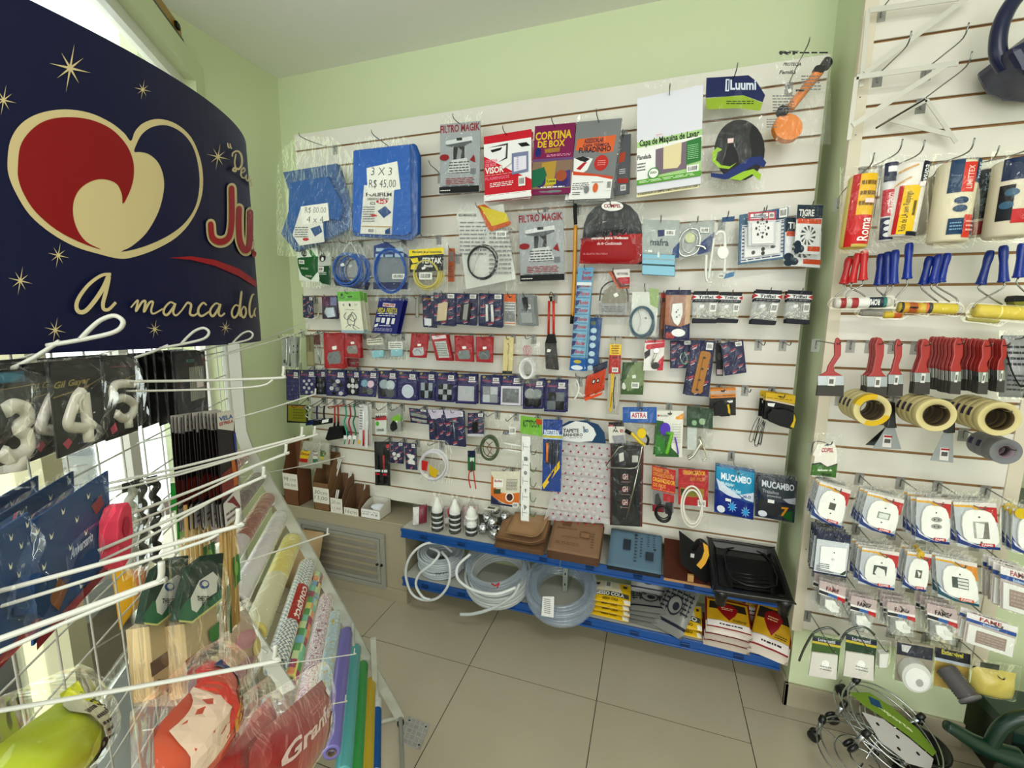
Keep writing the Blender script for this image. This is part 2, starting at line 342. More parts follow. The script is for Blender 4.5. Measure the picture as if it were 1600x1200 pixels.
# ================================================================ PACKS ON THE WALL
WALLY = {0: 0.0, 1: -.189}
M_WIRE = mat('9a9c9a!'); M_WIREW = mat('d8d8d2~')
def subdiv_tris(vs, fs, lim):
    out_v = list(vs); out = []
    st = []
    for f in fs:
        for i in range(1, len(f)-1): st.append((f[0], f[i], f[i+1]))
    mid = {}
    while st:
        a, b, c = st.pop(); e = [((out_v[p]-out_v[q]).length, p, q, r) for p, q, r in ((a, b, c), (b, c, a), (c, a, b))]
        l, p, q, r = max(e)
        if l <= lim: out.append((a, b, c)); continue
        k = (min(p, q), max(p, q))
        if k not in mid: mid[k] = len(out_v); out_v.append((out_v[p]+out_v[q])/2)
        m = mid[k]; st += [(p, m, r), (m, q, r)]
    return out_v, out
class Pack:
    """Builds one product: its empty and its parts, in a local frame (X right, Z up, -Y towards the shop)."""
    def __init__(s, name, label, cat, quad, d, group=None, wall=0, frame=None):
        s.name = name; s.d = d
        if frame is None:
            s.yp = WALLY[wall]-d; s.N = V((0, -1, 0)); s.X = V((1, 0, 0)); s.px = lambda x, y: atY(x, y, s.yp)
            s.P = [atY(quad[i], quad[i+1], s.yp) for i in (0, 2, 4)]
        else:                                  # frame: world points top-left, top-right, bottom-left
            s.P = [V(q) for q in frame]; s.N = (s.P[2]-s.P[0]).cross(s.P[1]-s.P[0]).normalized(); s.X = (s.P[1]-s.P[0]).normalized()
            s.px = lambda x, y: onpl(x, y, s.N, s.P[0])
        s.o = (s.P[0]+s.P[1])/2
        s.U = s.P[1]-s.P[0]; s.Vv = s.P[2]-s.P[0]; s.w = s.U.length; s.h = s.Vv.length
        s.root = empty(name, s.o, label, cat, group)
        s.mode = '%'; s.z = .0015; s.pv, s.pf, s.pm, s.mats = [], [], [], []; s.surf = None; s.pn = 'print'
    def M(s, x, y):
        if s.mode == '%': return s.P[0]+s.U*(x/100)+s.Vv*(y/100)-s.o
        return s.px(x, y)-s.o
    def off(s, p, dep): return p+s.N*dep
    def mi(s, c):
        m = mat(c)
        if m not in s.mats: s.mats.append(m)
        return s.mats.index(m)
    def lift(s, p):
        if s.surf: return s.surf(p)
        return 0
    def addp(s, pts, faces, c):
        s.z += .00012; k = s.mi(c)
        if s.surf: pts, faces = subdiv_tris(pts, faces, max(.012, s.w*.09))
        o = len(s.pv); s.pv += [s.off(p, s.z+s.lift(p)) for p in pts]; s.pf += [tuple(i+o for i in f) for f in faces]; s.pm += [k]*len(faces)
    def poly(s, c, xy):
        s.addp([s.M(xy[i], xy[i+1]) for i in range(0, len(xy), 2)], [tuple(range(len(xy)//2))], c)
    def ell(s, cx, cy, rx, ry, c, n=22):
        s.addp([s.M(cx+rx*math.cos(2*math.pi*i/n), cy+ry*math.sin(2*math.pi*i/n)) for i in range(n)], [tuple(range(n))], c)
    def text(s, x, y, w, h, c, t, sh=0, off=.03):
        vs, fs = text_mesh(t.replace('_', ' '), sh, off)
        if fs: s.addp([s.M(x+a*w, y+b*h) for a, b in vs], fs, c)
    def flush(s):
        if s.pf: mesh_obj(s.pn, s.pv, s.pf, s.mats, s.root, s.pm)
        s.pv, s.pf, s.pm, s.mats = [], [], [], []
    def solid(s, nm, c, pts, d0, d1, bev=.0008):
        bm = prism_bm(pts, s.N, d0, d1, bev); return bm_obj(nm, bm, mat(c), s.root)
    def pillow(s, nm, c, pts, th, nseg=10, rough=.12, m=None, back=0):
        """soft pouch: outline bulged to thickness th, slightly crumpled"""
        if len(pts) == 4:
            grid = [[pts[0].lerp(pts[1], i/nseg).lerp(pts[3].lerp(pts[2], i/nseg), j/nseg) for i in range(nseg+1)] for j in range(nseg+1)]
        ph = random.random()*50
        def f(u, v):
            a = max(0, 4*u*(1-u))**.5; b = max(0, 4*v*(1-v))**.5
            return a*b*th*(1+rough*2.2*noise.noise(V((u*4+ph, v*4, ph))))
        vs, fs = [], []
        for sg in (1, -1):
            o = len(vs)
            for j in range(nseg+1):
                for i in range(nseg+1):
                    vs.append(s.off(grid[j][i], back+(f(i/nseg, j/nseg) if sg == 1 else -back)))
            for j in range(nseg):
                for i in range(nseg):
                    q = (o+j*(nseg+1)+i, o+j*(nseg+1)+i+1, o+(j+1)*(nseg+1)+i+1, o+(j+1)*(nseg+1)+i)
                    fs.append(q if sg == -1 else q[::-1])
        p0, ux, vy = pts[0], pts[1]-pts[0], pts[3]-pts[0]; aa, bb, cc = ux.dot(ux), ux.dot(vy), vy.dot(vy); D = aa*cc-bb*bb
        def surf(p):
            r = p-p0; e, g = r.dot(ux), r.dot(vy); u = (e*cc-g*bb)/D; v = (g*aa-e*bb)/D
            return back+f(min(1, max(0, u)), min(1, max(0, v)))+.0006
        s.surf = surf
        return mesh_obj(nm, vs, fs, m or mat(c), s.root, smooth=True)
    def film(s, l, t, r, b, amp=.006, m=None, nx=12, nz=14, base=.004, pinch=0):
        """crumpled clear bag round everything"""
        c = [s.M(-l, -t), s.M(100+r, -t), s.M(100+r, 100+b), s.M(-l, 100+b)] if s.mode == '%' else [s.M(l, t), s.M(r, t), s.M(r, b), s.M(l, b)]
        ph = random.random()*90; vs, fs = [], []
        for sg in (1, -1):
            o = len(vs)
            for j in range(nz+1):
                for i in range(nx+1):
                    u, v = i/nx, j/nz; uu = u
                    if pinch: k = max(0, 1-v/.22); uu = .5+(u-.5)*(1-pinch*k*k)
                    ju = .018*noise.noise(V((ph, v*7, sg))) if i in (0, nx) else 0
                    p = c[0].lerp(c[1], uu+ju).lerp(c[3].lerp(c[2], uu+ju), v+(.012*noise.noise(V((u*6, ph, 2))) if j in (0, nz) else 0))
                    e = (max(0, 4*u*(1-u))**.4)*(max(0, 4*v*(1-v))**.4)
                    h = (base+amp*(.6+1.4*noise.noise(V((u*5+ph, v*3.2, sg*3)))))*e
                    if sg == -1: h = -min(h, .5*base)-.0005
                    vs.append(s.off(p, h))
            for j in range(nz):
                for i in range(nx):
                    q = (o+j*(nx+1)+i, o+j*(nx+1)+i+1, o+(j+1)*(nx+1)+i+1, o+(j+1)*(nx+1)+i); fs.append(q if sg == -1 else q[::-1])
        mesh_obj('clear_bag', vs, fs, m or FILM, s.root, smooth=True)
def run(p, spec):
    """a pack written as short statements: see the letters below"""
    f = float
    for st in spec.split(';'):
        a = st.split()
        if not a: continue
        k = a[0]
        if k == 'px': p.mode = 'px'
        elif k == 'pc': p.mode = '%'
        elif k == 'Z': p.z = f(a[1])/1000; p.surf = None          # height of what follows, mm
        elif k == 'N': p.flush(); p.pn = a[1]                      # start another printed part
        elif k == 'R': x0, y0, x1, y1 = map(f, a[1:5]); p.poly(a[5], (x0, y0, x1, y0, x1, y1, x0, y1))
        elif k == 'E': p.ell(*map(f, a[1:5]), a[5])
        elif k == 'P': p.poly(a[1], [f(v) for v in a[2:]])
        elif k in 'TI': p.text(*map(f, a[1:5]), a[5], a[6], .35 if k == 'I' else 0, .03)
        elif k == 'H': p.text(*map(f, a[1:5]), a[5], a[6], .1, -.012)   # thin handwriting
        elif k == 'B':                                             # white label with bars
            x, y, w, h = map(f, a[1:5]); p.poly('w', (x, y, x+w, y, x+w, y+h, x, y+h)); n = 9
            random.seed(int(x*7+y))
            for i in range(n):
                u = x+w*(.12+.76*i/n); p.poly('K', (u, y+h*.2, u+w*.76/n*random.choice((.3, .5, .7)), y+h*.2, u+w*.76/n*.5, y+h*.8, u, y+h*.8))
        elif k == 'L':                                             # rows of small print
            x0, y0, x1, y1, n = map(f, a[1:6]); n = int(n)
            random.seed(int(x0*3+y0*5+n))
            for i in range(n):
                y = y0+(y1-y0)*(i+.25)/n; hh = (y1-y0)/n*.4; x = x0
                while x < x1-1e-6:
                    w = (x1-x0)*random.uniform(.08, .26); xe = min(x1, x+w)
                    if xe-x > (x1-x0)*.03: p.poly(a[6], (x, y, xe, y, xe, y+hh, x, y+hh))
                    x = xe+(x1-x0)*.04
        elif k == 'K':                                             # flat card body: name colour thickness(mm) [x0 y0 x1 y1]
            x0, y0, x1, y1 = map(f, a[4:8]) if len(a) > 4 else (0, 0, 100, 100)
            t = f(a[3])/1000; p.solid(a[1], a[2], [p.M(x0, y0), p.M(x0, y1), p.M(x1, y1), p.M(x1, y0)], 0, t, min(.0006, t*.3)); p.z = t
        elif k == 'G':                                             # extruded outline: name colour d0 d1 x y ...
            xy = [f(v) for v in a[5:]]; p.solid(a[1], a[2], [p.M(xy[i], xy[i+1]) for i in range(0, len(xy), 2)], f(a[3])/1000, f(a[4])/1000, min(.0015, abs(f(a[4])-f(a[3]))/4000))
        elif k == 'Q':                                             # soft pouch: name colour thickness x0 y0 x1 y1
            x0, y0, x1, y1 = map(f, a[4:8]); p.pillow(a[1], a[2], [p.M(x0, y0), p.M(x1, y0), p.M(x1, y1), p.M(x0, y1)], f(a[3])/1000, m=FILMD if a[2] == 'film' else None); p.z = 0
        elif k == 'q':                                             # soft pouch with four free corners
            xy = [f(v) for v in a[4:12]]; p.pillow(a[1], a[2], [p.M(xy[i], xy[i+1]) for i in range(0, 8, 2)], f(a[3])/1000, m=FILMD if a[2] == 'film' else None); p.z = 0
        elif k == 'D':                                             # round lens shape: name colour cx cy rx ry d0 d1 (ellipse prism)
            cx, cy, rx, ry, d0, d1 = map(f, a[3:9]); n = 24
            p.solid(a[1], a[2], [p.M(cx+rx*math.cos(-2*math.pi*i/n), cy+ry*math.sin(-2*math.pi*i/n)) for i in range(n)], d0/1000, d1/1000, min(.002, abs(d1-d0)/4000))
        elif k == 'W':                                             # tube: name colour radius(mm) x y depth(mm) ...
            r = f(a[3])/1000; v = [f(t) for t in a[4:]]
            pts = [p.off(p.M(v[i], v[i+1]), v[i+2]/1000) for i in range(0, len(v), 3)]
            tube(a[1], catmull(pts, 6), r, mat(a[2]), p.root, 8)
        elif k == 'C':                                             # coil of n turns: name colour cx cy rx ry n tube_r(mm) depth(mm)
            cx, cy, rx, ry, n, r, dp = map(f, a[3:10]); r /= 1000; n = int(n); m = 30; pts = []; random.seed(n+int(cx))
            for t in range(n):
                kx = 1-random.uniform(0, .24); dx, dy = random.uniform(-.05, .05)*rx, random.uniform(-.05, .05)*ry
                for i in range(m):
                    an = 2*math.pi*i/m; u = (t+i/m)/max(1, n)
                    pts.append(p.off(p.M(cx+dx+rx*kx*math.cos(an), cy+dy+ry*kx*math.sin(an)), dp/1000+r*2*(u-.5)*min(n, 5)*.9))
            # smooth the joins between turns
            for _ in range(3): pts = [pts[0]]+[(pts[i-1]+pts[i]*2+pts[i+1])/4 for i in range(1, len(pts)-1)]+[pts[-1]]
            tube(a[1], pts, r, mat(a[2]), p.root, 7)
        elif k == 'S':                                             # loose small bits in a pouch (uncounted): name colour x0 y0 x1 y1 n size(mm) depth
            x0, y0, x1, y1, n, sz, dp = map(f, a[3:10]); bm = bmesh.new(); random.seed(int(n+x0))
            for i in range(int(n)):
                q = p.off(p.M(random.uniform(x0, x1), random.uniform(y0, y1)), random.uniform(.2, 1)*dp/1000); s_ = sz/1000*random.uniform(.6, 1.1)
                vv = add_box(bm, (-s_/2, -s_/4, -s_/5), (s_/2, s_/4, s_/5)); R = Matrix.Rotation(random.uniform(0, 3), 3, V((random.random(), random.random(), random.random())).normalized())
                for x in vv: x.co = R @ x.co + q
            o = bm_obj(a[1], bm, mat(a[2]), p.root); o['kind'] = 'stuff'
        elif k == 'F': v = [f(t) for t in a[1:]]; p.film(*v[:4], amp=(v[4] if len(v) > 4 else 6)/1000, base=(v[5] if len(v) > 5 else 4)/1000, pinch=v[6] if len(v) > 6 else 0)
        else: raise ValueError(st)
    p.flush()
NH = [0]
def hook(top, wall, L, short, up=.016, r=.0021, m=None, plate=True, tip_dx=0, kind='grey wire'):
    """slatwall hook: a clip plate in the groove and a wire arm with an upturned end; top = where the pack hangs (world)"""
    yw = WALLY[wall]; g0 = 2.539 if wall == 0 else 2.9515
    z = g0-.1*round((g0-top.z-.004)/.1); dz = top.z-z
    x = top.x
    root = empty('display_hook', (x, yw, z), f'wire hook holding the {short.strip()}', 'hook', 'hooks on the slatwall panels')
    if plate: box('clip_plate', (-.014, -.003, -.042), (.014, .0, .006), mat('b8bcba%'), root, .0005)
    k = dz+.003
    pts = [(0, -.004, -.03), (0, -.006, -.004), (0, -.02, k*.35), (0, -L*.5, k*.8), (tip_dx, -L+.018, k), (tip_dx, -L, k+up)]
    tube('arm', catmull(pts, 4), r, m or M_WIRE, root, 6)
    return root
def thing3(name, label, cat, TL, TR, BL, spec, group=None): return item(name, label, cat, None, 0, spec, group, frame=(TL, TR, BL), hk=False)
def item(name, label, cat, quad, d, spec, group=None, wall=0, back=0, blabel=None, hk=True, gap=.006, L=None, jx=.004, frame=None, dz=0, hkl=None):
    """label 'what it is|where it is'; back = how many more of the same hang behind it"""
    short = label.split('|')[0]; full = label.replace('|', ' ').strip()
    p = Pack(name, full, cat, quad, d, group or (short+' stack' if back else None), wall, frame)
    run(p, spec)
    for i in range(back):
        c = dup(p.root, p.root.location - p.N*gap*(i+1) + p.X*random.uniform(-jx, jx*1.5) + V((0, 0, random.uniform(-.004, .002))), 0)
        c.rotation_euler.y += random.uniform(-.05, .05)
        c['label'] = blabel or (f'one hanging behind the {short}')
    if hk and frame is None:
        hook(p.o+V((0, 0, -.012+dz)), wall, L or d+.045, hkl or short)
    return p
# ================================================================ BACK WALL, TOP ROWS
item('tarpaulin_pack', 'folded blue tarpaulin with handwritten 4 x 4 note|by the left wall', 'tarpaulin', (452, 222, 530, 214, 440, 400), .16,
 'px;G folded_tarp 1a5e98^ -55 -22 437 267 521 253 542 320 545 352 520 366 478 384 456 392 434 364 451 313;G tarp_fold 1e68a8^ -22 0 452 285 512 275 536 322 530 345 506 340 508 372 462 380 450 350;'
 'Z .5;P e8e6de 470 325 503 330 507 378 468 384 457 367;P 2a5a90 485 357 500 352 504 362 492 370;E 478 374 5 2.4 r;L 461 354 482 372 5 q;N price_note;Z 3;P f2f0e8 470.5 323 513 317 515 344.5 473.5 352;H 477 324 33 10 333 R$_80,00;H 480 338 26 10 333 4_x_4;F 432 214 550 400 14 16 .55', L=.26, dz=-.01)
item('tarpaulin_pack', 'folded blue tarpaulin with handwritten 3 x 3 note|beside the corner tarpaulin', 'tarpaulin', (550, 222, 648, 212, 549, 378), .15,
 'px;G folded_tarp 1b64b0^ -45 -18 550.5 232.5 644 222 651 240 650 362 636 374 549 367;G tarp_fold 2070c0^ -18 0 552 236 640 226 642 362 632 368 551 362;Z .5;P e8e6de 569 289 616 296 612 367 563 365;T 572 301 40 6 K POLIFILM;T 574 309 34 4 444 CARREGADOR_DE_POLIETILENO;T 578 315 9 5 K AZUL;E 597 315 9 3.6 r;T 591 312.6 12 4.6 w 3x3;P 2a5a90 590 330 602 322 612 332 600 341;L 567 322 586 348 7 q;E 585 337 5 1.6 r;P C 566 353 613 354 613 355.5 566 354.5;B 575 356 12 9;P 2a5a90 603 360 611 356 611 366 603 366;'
 'N price_note;G note_paper f4f2ea 1 2 573 263 621 252 626 295.5 575 304;Z 3;H 580 262 33 12 333 3_X_3;H 577 281 42 14 333 R$_45,00;F 546 214 652 376 12 12 .3', L=.24)
FILT = 'K card aeb2b5 3;T 1 2 98 11 a03038 FILTRO_MAGIK;P dadcdc 15 24 80 20 82 27 60 33 34 33 14 28;P 6a6e72 15 30 80 26 80 29 60 34 34 34 15 31;R 42 21 56 25 K;R 34 34 62 53 333;P 9a9ea2 46 34 56 40 52 52 60 58 50 60 42 50;P d4d6d6 30 52 68 50 80 70 18 72;L 24 54 74 70 4 555;L 20 70 78 72 1 222;E 12 48 12 4.5 a03038;P a03038 76 54 86 46 90 58;R 78 66 91 74 8a8e92;L 16 78 88 88 4 a33;L 8 89 86 95 3 555;R 0 91 100 100 202124;L 3 95 30 98 1 w;F 5 13 5 3 5'
item('range_hood_filter_pack', 'grey range hood filter pack in clear bag|highest on the wall, right of the tarpaulins', 'filter pack', (688, 195, 751, 189, 688, 303), .12, FILT, L=.2)
item('range_hood_filter_pack', 'grey range hood filter pack|hanging below the shower curtain packs, beside the yellow handle', 'filter pack', (810, 335, 880, 329, 814, 440), .1, FILT, L=.15)
item('shower_curtain_pack', 'red and white shower curtain pack reading VISOR|second row of packs on the wall', 'shower curtain', (757, 215, 831, 203, 759, 316), .13,
 'K folded_curtain d02038 10;R 0 12 100 100 f0f0f0;P 555 8 18 52 15 50 38 30 42 46 36 48 18;P k 14 22 40 20 36 24 18 26;P k 72 18 90 18 98 24 80 24;P d02038 0 30 30 44 60 58 100 74 100 96 0 90;T 3 36 26 5 f0a0b0 CORTINA;T 3 42 24 5 f0a0b0 DE_BOX;T 2 48 40 10 w VISOR;L 2 60 60 61 1 w;T 2 63 52 5 e88098 FLAMINGOS;L 12 72 62 80 3 w;P 8a90b0 60 32 94 32 94 62 60 64;P e8e4f0 64 38 90 38 90 58 64 60;L 70 38 74 58 6 b8b0d8;P w 38 44 56 38 60 46 42 54;B 74 68 14 15;R 0 91 100 100 f2f2f0;L 4 92 90 93 1 r;F 3 2 3 2 6', back=1, gap=.02, L=.2, blabel='green and magenta shower curtain pack hanging behind the red VISOR pack')
item('shower_curtain_pack', 'purple shower curtain pack with yellow lettering|between red curtain pack and grey ironing cover', 'shower curtain', (837, 199, 900, 193, 831, 306), .12,
 'K folded_curtain 8c1c60 12;T 3 9 90 12 e0c428 CORTINA;T 10 22 68 10 e0c428 DE_BOX;P b08838 28 34 66 33 66 39 30 40;E 12 38 8 7 203080;L 34 42 94 46 2 f0a8c8;R 0 48 100 52 7a5a8a;P 98806c 0 52 100 52 100 92 0 92;P c0a048 24 54 60 52 56 88 20 90;P 5a4a8a 60 70 96 66 98 90 56 92;E 22 80 14 10 4a3a78;E 76 82 16 9 44367a;P 1e7858 0 64 30 60 38 72 26 86 0 90;E 74 74 14 8 b0603c;R 36 78 62 86 c8c030;T 38 79 22 5 333 5_pecas;L 24 88 84 92 1 f2f2f0;Q folded_edge 8a8e92 14 0 92 100 100;Z 16;F 2 3 2 2 7', L=.2)
item('ironing_board_cover_pack', 'grey ironing board cover pack with orange label|near the washing machine cover', 'ironing cover', (902, 192, 972, 186, 889, 313), .12,
 'K folded_cover 8c8f90 9;P e07840 6 22 92 20 90 40 70 42 40 38 4 36;T 22 22 44 6 2a2c50 ASSESSORLAR;T 20 29 60 4 2a2c50 CAPA_TERMICA;T 12 33 72 7 2a2040 FURADINHO;P f0f0ee 2 46 20 44 46 48 36 62 6 74;P K 4 46 22 44 40 48 30 52 18 50;P c02a30 10 60 26 52 34 52 20 62;E 66 54 16 10 c83a34;L 58 50 76 58 3 f0a8a0;P f0f0ee 0 64 96 74 96 100 0 100;P d85a30 4 63 96 72 96 76 60 71 4 68;L 6 78 44 88 4 555;L 8 90 26 95 2 555;E 40 88 6 5 S;E 60 86 6 6 e07840;B 84 76 12 14;L 50 78 76 80 1 444;F 3 9 4 2 5', back=2, gap=.022, jx=.012, L=.22)
item('ironing_board_cover_pack', 'dark grey ironing cover pack with small red print|half hidden behind the FURADINHO pack', 'ironing cover', (962, 214, 986, 210, 960, 306), .05,
 'K folded_cover 75787c 8;P d06040 30 30 70 28 62 44 24 46;L 30 56 70 66 3 w;P c04030 20 72 90 74 90 82 20 80;B 40 84 36 10;F 4 4 4 3 5', L=.1)
item('appliance_cover_pack', 'white washing machine cover pack with green printed band|biggest pack on the wall, highest row', 'appliance cover', (996, 158, 1098, 136.5, 995, 304), .15,
 'K folded_cover e6e6ee 22;R 0 46 100 47 b8d8a0;P b8d89c 0 46 100 44 100 92 0 92;P f2f2ee 0 52 40 52 100 50 100 56 30 62 0 60;T 4 44 92 9 2a3a2a Capa_de_Maquina_de_Lavar;P f4f4f2 0 58 32 56 32 84 0 88;T 1 60 22 5 333 Flanelada;L 1 68 14 78 3 555;P 8a7a88 30 57 78 54 78 82 30 84;P e8dcb4 42 56 70 54 69 76 64 80 42 79;P 3f8a4a 77 54 99 52 99 76 77 78;L 79 58 95 74 8 a8d8a8;E 27 82 9 6 4a9a4a;E 27 82 7.4 4.8 f2f2ee;T 22 80 10 2.5 3a7a3a BORDA;R 0 87 100 92 6ab040;L 4 88 90 91 2 e8f4d8;B 78 80 18 7;L 30 42 40 44 1 e8a8a8;N price_strip;Z 10;P ece4bc 0 93 98 91 98 103 0 104;P f4f4f4 4 94 92 92 92 96 4 98;T 2 99 94 3 444 A_ASSESSORLAR_DA_SEMPRE_A_MAO_PARA_A_DONA_DE_CASA;P 333 14 95 34 94 34 96 10 98;Z 22;F 3 16 5 2 6', L=.22)
item('foam_headrest_pack', 'black oval cushion pack with navy header, lime waves|left of the orange plunger', 'seat pack', (1103, 125, 1190, 118, 1103, 290), .13,
 'px;D oval_cushion 26282a 1155 236 39 47 0 14;Z 14.5;P B 1110 272 1130 274 1150 262 1170 248 1188 246 1196 256 1192 264 1180 258 1166 266 1150 280 1130 282 1110 278;P l 1112 240 1120 232 1128 236 1120 240 1118 252 1126 260 1140 262 1150 256 1138 266 1122 264 1112 254;P l 1138 281 1160 270 1176 266 1188 274 1186 284 1174 274 1156 284;P f0d8d8 1136 219 1145 218 1145 225 1136 226;'
 'N header_card;Z 16;P 1c3068 1103 125 1155 122 1168 121 1180 130 1194 152 1190 163 1160 152 1102 156;P a4bc3c 1102 157 1160 152 1190 164 1186 176 1150 172 1104 174;T 1140 128 40 16 dfe6f0 Luumi;P dfe6f0 1133 127 1139 127 1138 146 1132 146;P 1c3068 1135 129 1137.6 129 1136.6 144 1134.6 144;L 1134 160 1176 167 2 3a5a2a;F 1102 120 1196 296 12 10', L=.22)
p_ = item('sink_plunger_pack', 'orange pump plunger with black knob in clear bag|nearest the ceiling and pier', 'plunger', (1214, 80, 1297, 80, 1192, 228), .16,
 'px;W pump_tube e89030~ 16 1284 106 -20 1258 138 -20 1236 166 -20;D suction_cup e8922c 1233 196 23 21 -50 -10;D pump_knob k 1295 94 8 8 -38 -8;W knob_rod k 5 1294 96 -20 1288 102 -20;D collar k 1282 106 9 6 -32 -4;D cap_knob 26262a 1224 172 9 8 -30 0;Z 9;L 1216 82 1292 88 1 333;T 1217 82 30 6 444 RT;I 1222 100 28 7 333 PROTECJA;I 1216 112 26 6 444 Familia;R 1242 142 1255 145 k;L 1206 150 1240 178 6 888;L 1250 120 1280 146 5 888;L 1196 188 1212 204 4 888;P e8e6e0 1228 144 1233 142 1235 147 1230 150;F 1212 80 1298 226 10 9', L=.23)
# ---- second band
item('seed_bag', 'small green and white garden bag|hanging below the 4 x 4 tarpaulin, nearest the corner', 'garden bag', (463, 386, 496, 388, 468, 438), .1, 'Q pouch e8ece4 14 0 0 100 100;P 1f6a34 0 34 30 30 60 38 100 24 96 70 60 96 20 84 4 56;P 2c8a3c 50 0 80 8 100 30 78 26;E 42 18 14 10 333;B 12 38 28 12;L 22 60 60 66 2 w;L 40 82 70 88 2 w;F 4 8 4 20 8', L=.14)
item('seed_bag', 'darker green garden bag with seedling drawing|second from the corner, below the tarpaulins', 'garden bag', (495, 392, 518, 392, 494, 446), .09, 'Q pouch c8ccc4 14 0 0 100 100;P 18562c 0 46 100 42 100 98 50 94 0 80;E 50 20 22 12 333;E 50 24 9 6 w;B 22 46 40 14;L 30 60 80 70 2 w;F 4 8 4 4 6', L=.12)
for i, (q, lb) in enumerate([((516, 378, 566, 378, 516, 450), 'bright blue hose coil in a crumpled bag|under the gap between the two tarpaulins')]):
    item('hose_coil_pack', lb, 'hose coil', q, .13, 'px;C hose 2a6ec0~ 543 421 23 27 7 4.2 0;G navy_card 182858 -4 -2 520 436 566 440 562 452 524 446;W white_strap e8e8e8 2 534 400 6 548 380 6 562 402 6;Z 7;P f0f0ee 533 413 538 411 540 415 535 417;F 514 376 570 452 12 10 .5', back=1, gap=.035, jx=.02, L=.19, blabel='blue hose coil hanging behind the bright blue one in the clear bag')
item('hose_coil_pack', 'blue hose coil with navy backing card in clear bag|under the 3 x 3 tarpaulin', 'hose coil', (582, 378, 638, 378, 582, 462), .13,
 'px;G backing_card 8a929a -3 -1 584 402 636 402 638 446 584 446;Z 0;R 583 441 637 452 1c2c66;P 24468c 584 384 604 378 636 398 638 402 584 402;C hose 2f6fc8~ 610 424 26 36 4 4 2;Z 6;R 589 388 601 393 b8ccdc;R 603 388 615 393 b8ccdc;R 618 388 631 393 b8ccdc;R 588 397 600 402 b8ccdc;R 603 398 615 402 a8c0d4;R 618 396 632 402 b8ccdc;B 614 428 20 8;F 578 376 642 470 12 9 .6', L=.2)
item('air_hose_pack', 'yellow hose coil with black FERTAK label in clear bag|right of the blue hose coils', 'air hose', (640, 372, 697, 368, 641, 456), .12,
 'px;C hose d8cc70~ 668 428 24 27 4 4.4 0;N label_card;Z 11;P 1c1c1e 641 400 695 396 694 423 642 426;P f0dc30 641 391 695 387 695 397 641 401;T 646 392 46 5 333 Mangueira_de_ar_comprimido;T 662 403 30 9 w FERTAK;T 664 413 14 5 w tools;P f0dc30 643 405 654 403 656 410 647 412;P f0dc30 645 414 656 412 652 422 643 421;P f4f4f4 660 419 666 416 667 420 662 422;B 657 426 20 11;F 637 365 700 462 12 12', L=.19)
item('tool_card_pack', 'thin orange and grey tool card|behind the right edge of the FERTAK hose', 'tool card', (701, 388, 711, 388, 700, 440), .06, 'K card c06838 2;R 20 10 80 40 888;L 20 50 80 90 5 666;F 10 6 10 6 4', L=.1)
item('drain_cable_pack', 'black coiled drain cable in clear bag with printed sheet|left of the lower hood filter', 'drain cable', (716, 331, 790, 318, 726, 450), .12,
 'px;G instruction_sheet dadbd6 -4 -3 713 334 786 318 806 436 728 452;Z -2.6;T 716 334 28 4 444 RECOMENDACOES;L 718 345 760 400 9 999;L 765 355 800 430 11 999;C cable 222326 754 410 27 31 4 3 3;W wand s! 2 764 350 5 752 385 6 738 430 5;N header_card;Z 8;P c86828 747 322 758 320 800 348 798 352 768 362 762 356;P d8c838 750 322 792 334 796 346 770 354;B 776 362 16 9;F 712 318 808 454 12 12 .2', L=.19)
item('scraper_rod', 'long yellow and black handle|hanging between lower hood filter and red foam pack', 'tool handle', (894, 318, 902, 318, 890, 506), .09,
 'px;W cap k 8 898 318 -6 898 332 -6 899 350 -6;W rod d8a030~ 9 899 352 -6 897 430 -6 894 494 -6;W end_grip k 9 894 492 -6 893 506 -6', L=.13)
item('sealing_foam_pack', 'red and dark grey sealing foam pack|centre of the wall, right of the yellow handle', 'foam pack', (912, 320, 1000, 320, 906, 412), .12,
 'px;G foam_roll 46484a^ -18 0 910 372 912 352 918 336 930 323 948 316 968 315 984 321 996 334 1002 350 1004 370;N foam_rings;Z .4;P 3a3b3d 926 362 930 345 945 332 962 330 978 336 988 352 988 362 978 362 974 350 962 342 948 343 938 352 936 364;N red_bag;q red_pouch a81c24 22 908 372 1003 364 1003 413 905 412;P b8242c 906 374 925 365 945 359 970 358 1003 366 1003 374 945 374;P 223 905 375 925 363 945 357 970 355 1003 362 1003 365 970 358 945 360 925 366;T 924 370 58 6 w Espuma_para_Vedacao;I 934 379 38 5 e8d0d0 de_Ar_Condicionado;L 912 396 950 399 2 e8a0a0;Z 9;E 957 323 17 7.5 w;T 944 319.5 27 6 m COMPEL;F 904 313 1006 416 10 8', L=.18)
item('bathroom_shelf_pack', 'silver mafra bag over a blue-grey metal holder|right of the red foam pack', 'holder pack', (1004, 343.5, 1062, 344.6, 1003, 429.6), .12,
 'G metal_holder 6a8890! 0 22 0 62 90 62 90 100 0 100;Z 4;R 0 0 100 66 b4bab8;P 2a3c70 42 18 60 17 60 28 42 30;T 22 33 50 13 5a6a70 mafra;B 62 17 26 10;R 16 54 28 58 w;P 3a5a8a 84 50 100 38 100 66 80 66;Z 23;R 0 70 90 72 a8bcc0;R 0 80 90 83 4a6870;P e0e4e4 42 58 48 58 48 68 42 68;F 3 5 4 2 7', L=.18)
